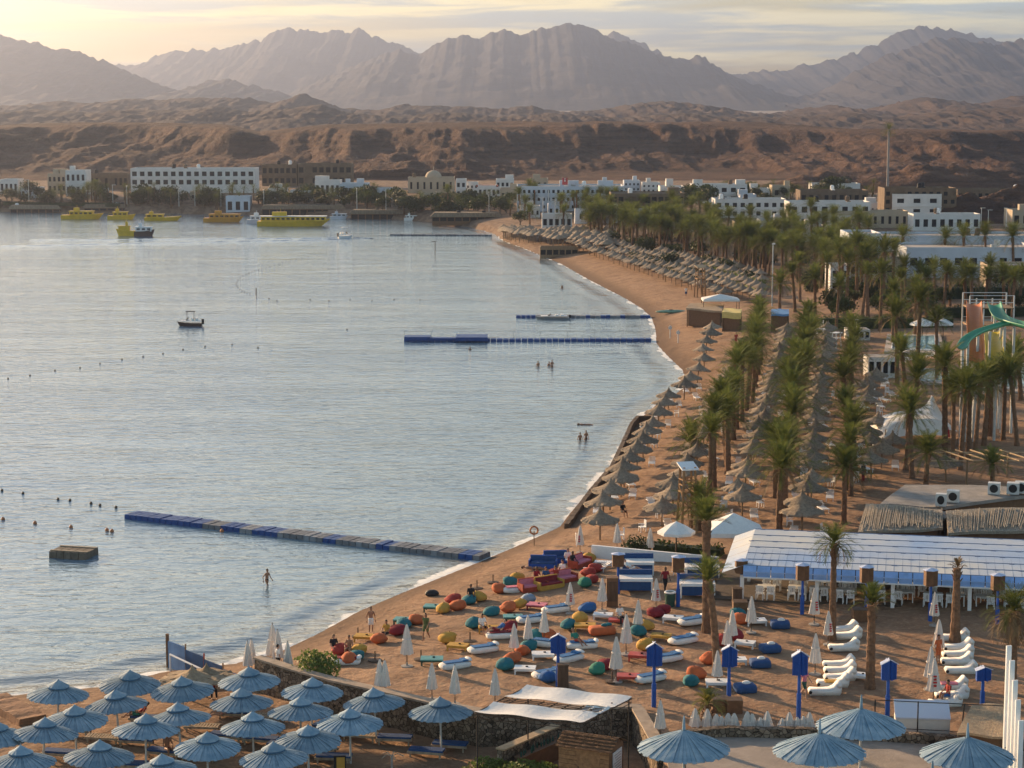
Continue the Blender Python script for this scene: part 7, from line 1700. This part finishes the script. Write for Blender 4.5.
def clothes(pose, kind):
    P = POSES[pose]; me, hip, ch, hd, up, fw, R = body_mesh(pose); V = Vector; b = MB(); Rb = Matrix((V((1, 0, 0)), -fw, up)).transposed()
    def ell(t, rx, ry, rz): bl = MB(); bl.blob((0, 0, 0), (rx, ry, rz), 14, 10); c = hip.lerp(ch, t); b.add([Rb @ V(v) + c for v in bl.v], bl.f)
    if kind in ('shorts', 'dress', 'trousers'):
        ell(0.02, .172, .122, .12)
        for i, s in enumerate((-1, 1)):
            hp = hip + V((s * .09, 0, 0)) - up * .02; kn, an = V(P['kn'][i]), V(P['an'][i]); cap(b, hp, hp.lerp(kn, .72), .10, .088)
            if kind == 'trousers': cap(b, kn, an.lerp(kn, .1), .075, .06); cap(b, hp.lerp(kn, .7), kn, .088, .072)
    if kind in ('shirt', 'dress'):
        for t, rx, ry in ((.12, .165, .118), (.4, .155, .11), (.7, .178, .118), (.95, .182, .113)): ell(t, rx, ry, .125)
        for i, s in enumerate((-1, 1)): sh = ch + V((s * .175, 0, 0)) + up * .03; cap(b, sh, sh.lerp(V(P['el'][i]), .6), .064, .055)
    if kind == 'swim': ell(0.02, .166, .116, .095)
    return b
CLM = {}
def person(pose, loc, rz, skin, label, wear=(), hair=0, scale=1.0, shift=0.0):
    me, hip, ch, hd, up, fw, R = body_mesh(pose); k = (pose, 'b', skin)
    if k not in CLM: m = me.copy(); m.materials.clear(); m.materials.append(SKIN[skin]); CLM[k] = m
    o = link('person', CLM[k], None, Vector(loc) + Vector((0, 0, shift)), rz); tag(o, label, 'person'); o.scale = (scale,) * 3
    kh = (pose, 'h', hair)
    if kh not in CLM:
        h = MB(); h.blob((0, .018, .035), (.085, .10, .105), 14, 10, lambda d: .86 if (d.y < -.35 and d.z < .5) else 1)
        if hair: h.blob((0, .075, -.08), (.08, .05, .15), 12, 8)
        h.v = [R @ Vector(v) + hd for v in h.v]; CLM[kh] = h.mesh('hair', HAIR if hair == 0 else HAIRB)
    link('hair', CLM[kh], o)
    ke = (pose, 'e')
    if ke not in CLM:
        e = MB()
        for s in (-1, 1): e.blob((s * .03, -.088, .012), (.012, .008, .008), 8, 6)
        e.blob((0, -.108, -.062), (.024, .006, .006), 8, 6); e.v = [R @ Vector(v) + hd for v in e.v]; CLM[ke] = e.mesh('eyes_and_mouth', mat('face_dark', (0.10, 0.03, 0.025), .5))
    link('eyes_and_mouth', CLM[ke], o)
    for kind, m in wear:
        kk = (pose, kind, m.name)
        if kk not in CLM: CLM[kk] = remesh(clothes(pose, kind), kind, m, .018)
        link({'shorts': 'shorts', 'shirt': 'shirt', 'dress': 'dress', 'trousers': 'trousers', 'swim': 'swimwear'}[kind], CLM[kk], o)
    return o
BLKC = cloth('cloth_black', (0.02, 0.02, 0.025)); OLIVE = cloth('cloth_olive', (0.10, 0.13, 0.05)); C_ = CLOTH
person('stand', spot(371, 633), 0.3, 0, 'bare chested man in white and black shorts standing at the edge of the sand', [('shorts', C_['white'])], shift=0.0)
person('walk', tuple(at_z(267, 592, -0.55)), 0.9, 0, 'bare chested man wading in the shallow water before the floating walkway', [('swim', BLKC)])
person('walk', spot(426, 640), -0.4, 0, 'woman in a green dress walking among the bean bags', [('dress', OLIVE)], 1)
person('walk', spot(665, 592), 0.3, 2, 'man in a red shirt and black trousers walking between the day beds', [('shirt', C_['dark red']), ('trousers', BLKC)])
person('walk', spot(804, 698), 0.8, 1, 'person in a pale red shirt and dark shorts walking past a blue post light', [('shirt', C_['pink']), ('shorts', DKGREEN)])
person('sit', spot(482.6, 634), 0.5, 0, 'person in white sitting on the yellow table among the parasols', [('shirt', C_['white']), ('shorts', BLKC)])
person('lounge', spot(498, 637), -1.2, 1, 'person in a blue shirt leaning back on the mattress with the dark red towel', [('shirt', C_['blue']), ('shorts', C_['dark red'])])
person('sit', spot(471, 603), 0.2, 2, 'person in black sitting by the water among teal and yellow bean bags', [('shirt', BLKC), ('trousers', BLKC)])
person('sit', spot(386, 640), -0.5, 0, 'person in dark clothes crouched beside the dark red bean bag', [('shirt', C_['yellow']), ('shorts', BLKC)])
person('sit', spot(334, 655), 0.4, 1, 'person in a dark patterned shirt sitting by the white mattress at left', [('shirt', BLKC), ('shorts', C_['dark red'])], 1)
person('sit', spot(349, 656), -0.2, 0, 'bare chested person sitting behind the orange bean bag at left', [('swim', BLKC)])
person('lie', spot(533, 570), 1.4, 0, 'sunbather lying on the wet sand near the sea side sofas', [('swim', C_['blue'])])
person('sit', spot(537, 585), 0.6, 2, 'person in dark red sitting on the end of the red sofa', [('shirt', C_['dark red']), ('trousers', BLKC)])
person('sit', spot(546, 585), 0.2, 0, 'person in navy sitting on the yellow sofa', [('shirt', NAVY), ('trousers', BLKC)])
person('sit', spot(555, 584), -0.4, 0, 'person in red sitting between the yellow sofa and the red sofa', [('shirt', C_['red']), ('trousers', NAVY)])
person('sit', spot(562, 578), -0.6, 1, 'person in white sitting at the table by the water', [('shirt', C_['white']), ('trousers', NAVY)], 1)
person('sit', spot(568, 566), 0.3, 1, 'person in a white top sitting on the blue sofa by the water', [('shirt', C_['white']), ('shorts', C_['blue'])])
person('sit', spot(573, 569), 0.8, 2, 'person in black sitting below the red printed parasol', [('shirt', BLKC), ('trousers', BLKC)])
person('sit', spot(620, 624), 0.4, 1, 'person in white and black sitting on the red table before the day beds', [('shirt', C_['white']), ('trousers', BLKC)])
person('lounge', spot(631, 582), 1.2, 1, 'person in white reclining on the left day bed', [('shirt', C_['white']), ('shorts', C_['white'])], shift=.5)
person('lounge', spot(577, 648), 0.5, 0, 'person in green and red leaning back on a white mattress behind a blue post light', [('shirt', C_['green']), ('shorts', C_['red'])])
person('sit', spot(947, 703), -1.2, 0, 'person in red sitting on the white loungers beside the counter', [('shirt', C_['red']), ('shorts', C_['blue'])])
person('stand', spot(938, 664), 0.5, 0, 'person in orange standing between the right hand parasols', [('shirt', C_['orange']), ('shorts', C_['orange'])])
person('stand', spot(278, 673), 2.2, 1, 'person in a white shirt standing by the closed parasols at the fence', [('shirt', C_['white']), ('trousers', BLKC)])
person('sit', spot(168, 757), 0.6, 0, 'bare chested person sitting under the blue umbrellas at left', [('swim', C_['dark red'])])
person('lounge', spot(139, 722), -1.3, 0, 'person in red lying back beside a green towel under the blue umbrellas', [('shirt', C_['red']), ('shorts', C_['green'])])
person('sit', spot(213, 697), 0.3, 0, 'person in red sitting behind the blue umbrellas near the fence', [('shirt', C_['red']), ('trousers', BLKC)])
person('lounge', spot(221, 722), -1.2, 1, 'bare skinned person lying under the blue umbrella in the middle of the court', [('swim', C_['pink'])])
person('stand', spot(736, 345), 0.2, 0, 'distant person in red standing on the sand between the huts and the palms', [('dress', C_['red'])])
person('stand', spot(686, 297), 0.2, 1, 'distant person in white at the foot of the far lifeguard tower', [('shirt', C_['white']), ('shorts', NAVY)])
person('stand', spot(863, 482), 0.6, 2, 'person in dark clothes standing by the straw umbrellas right of the third palm row', [('shirt', BLKC), ('trousers', C_['dark red'])])
person('sit', spot(623, 517), 0.5, 0, 'person in dark clothes sitting under a near straw umbrella by the water', [('shirt', BLKC), ('shorts', BLKC)])
for x, y, z, l in ((580, 449, -.95, 'left of two swimmers standing chest deep near the sea wall'), (586, 447, -.8, 'right of two swimmers standing chest deep near the sea wall'), (538, 374, -1.0, 'left of three swimmers near the blue floating walkway'), (549, 374.5, -1.2, 'middle one of three swimmers near the blue floating walkway'), (552, 373, -.8, 'right of three swimmers near the blue floating walkway'), (470, 359, -1.3, 'lone swimmer below the blue platform'), (562, 294, -1.0, 'lone swimmer beyond the farther floating walkway')):
    person('stand', tuple(at_z(x, y, z)), .5, 0, l, [('swim', BLKC)])
person('lie', tuple(at_z(585, 426, -.12)), 1.4, 0, 'swimmer floating flat on the water near the sea wall', [('swim', NAVY)])
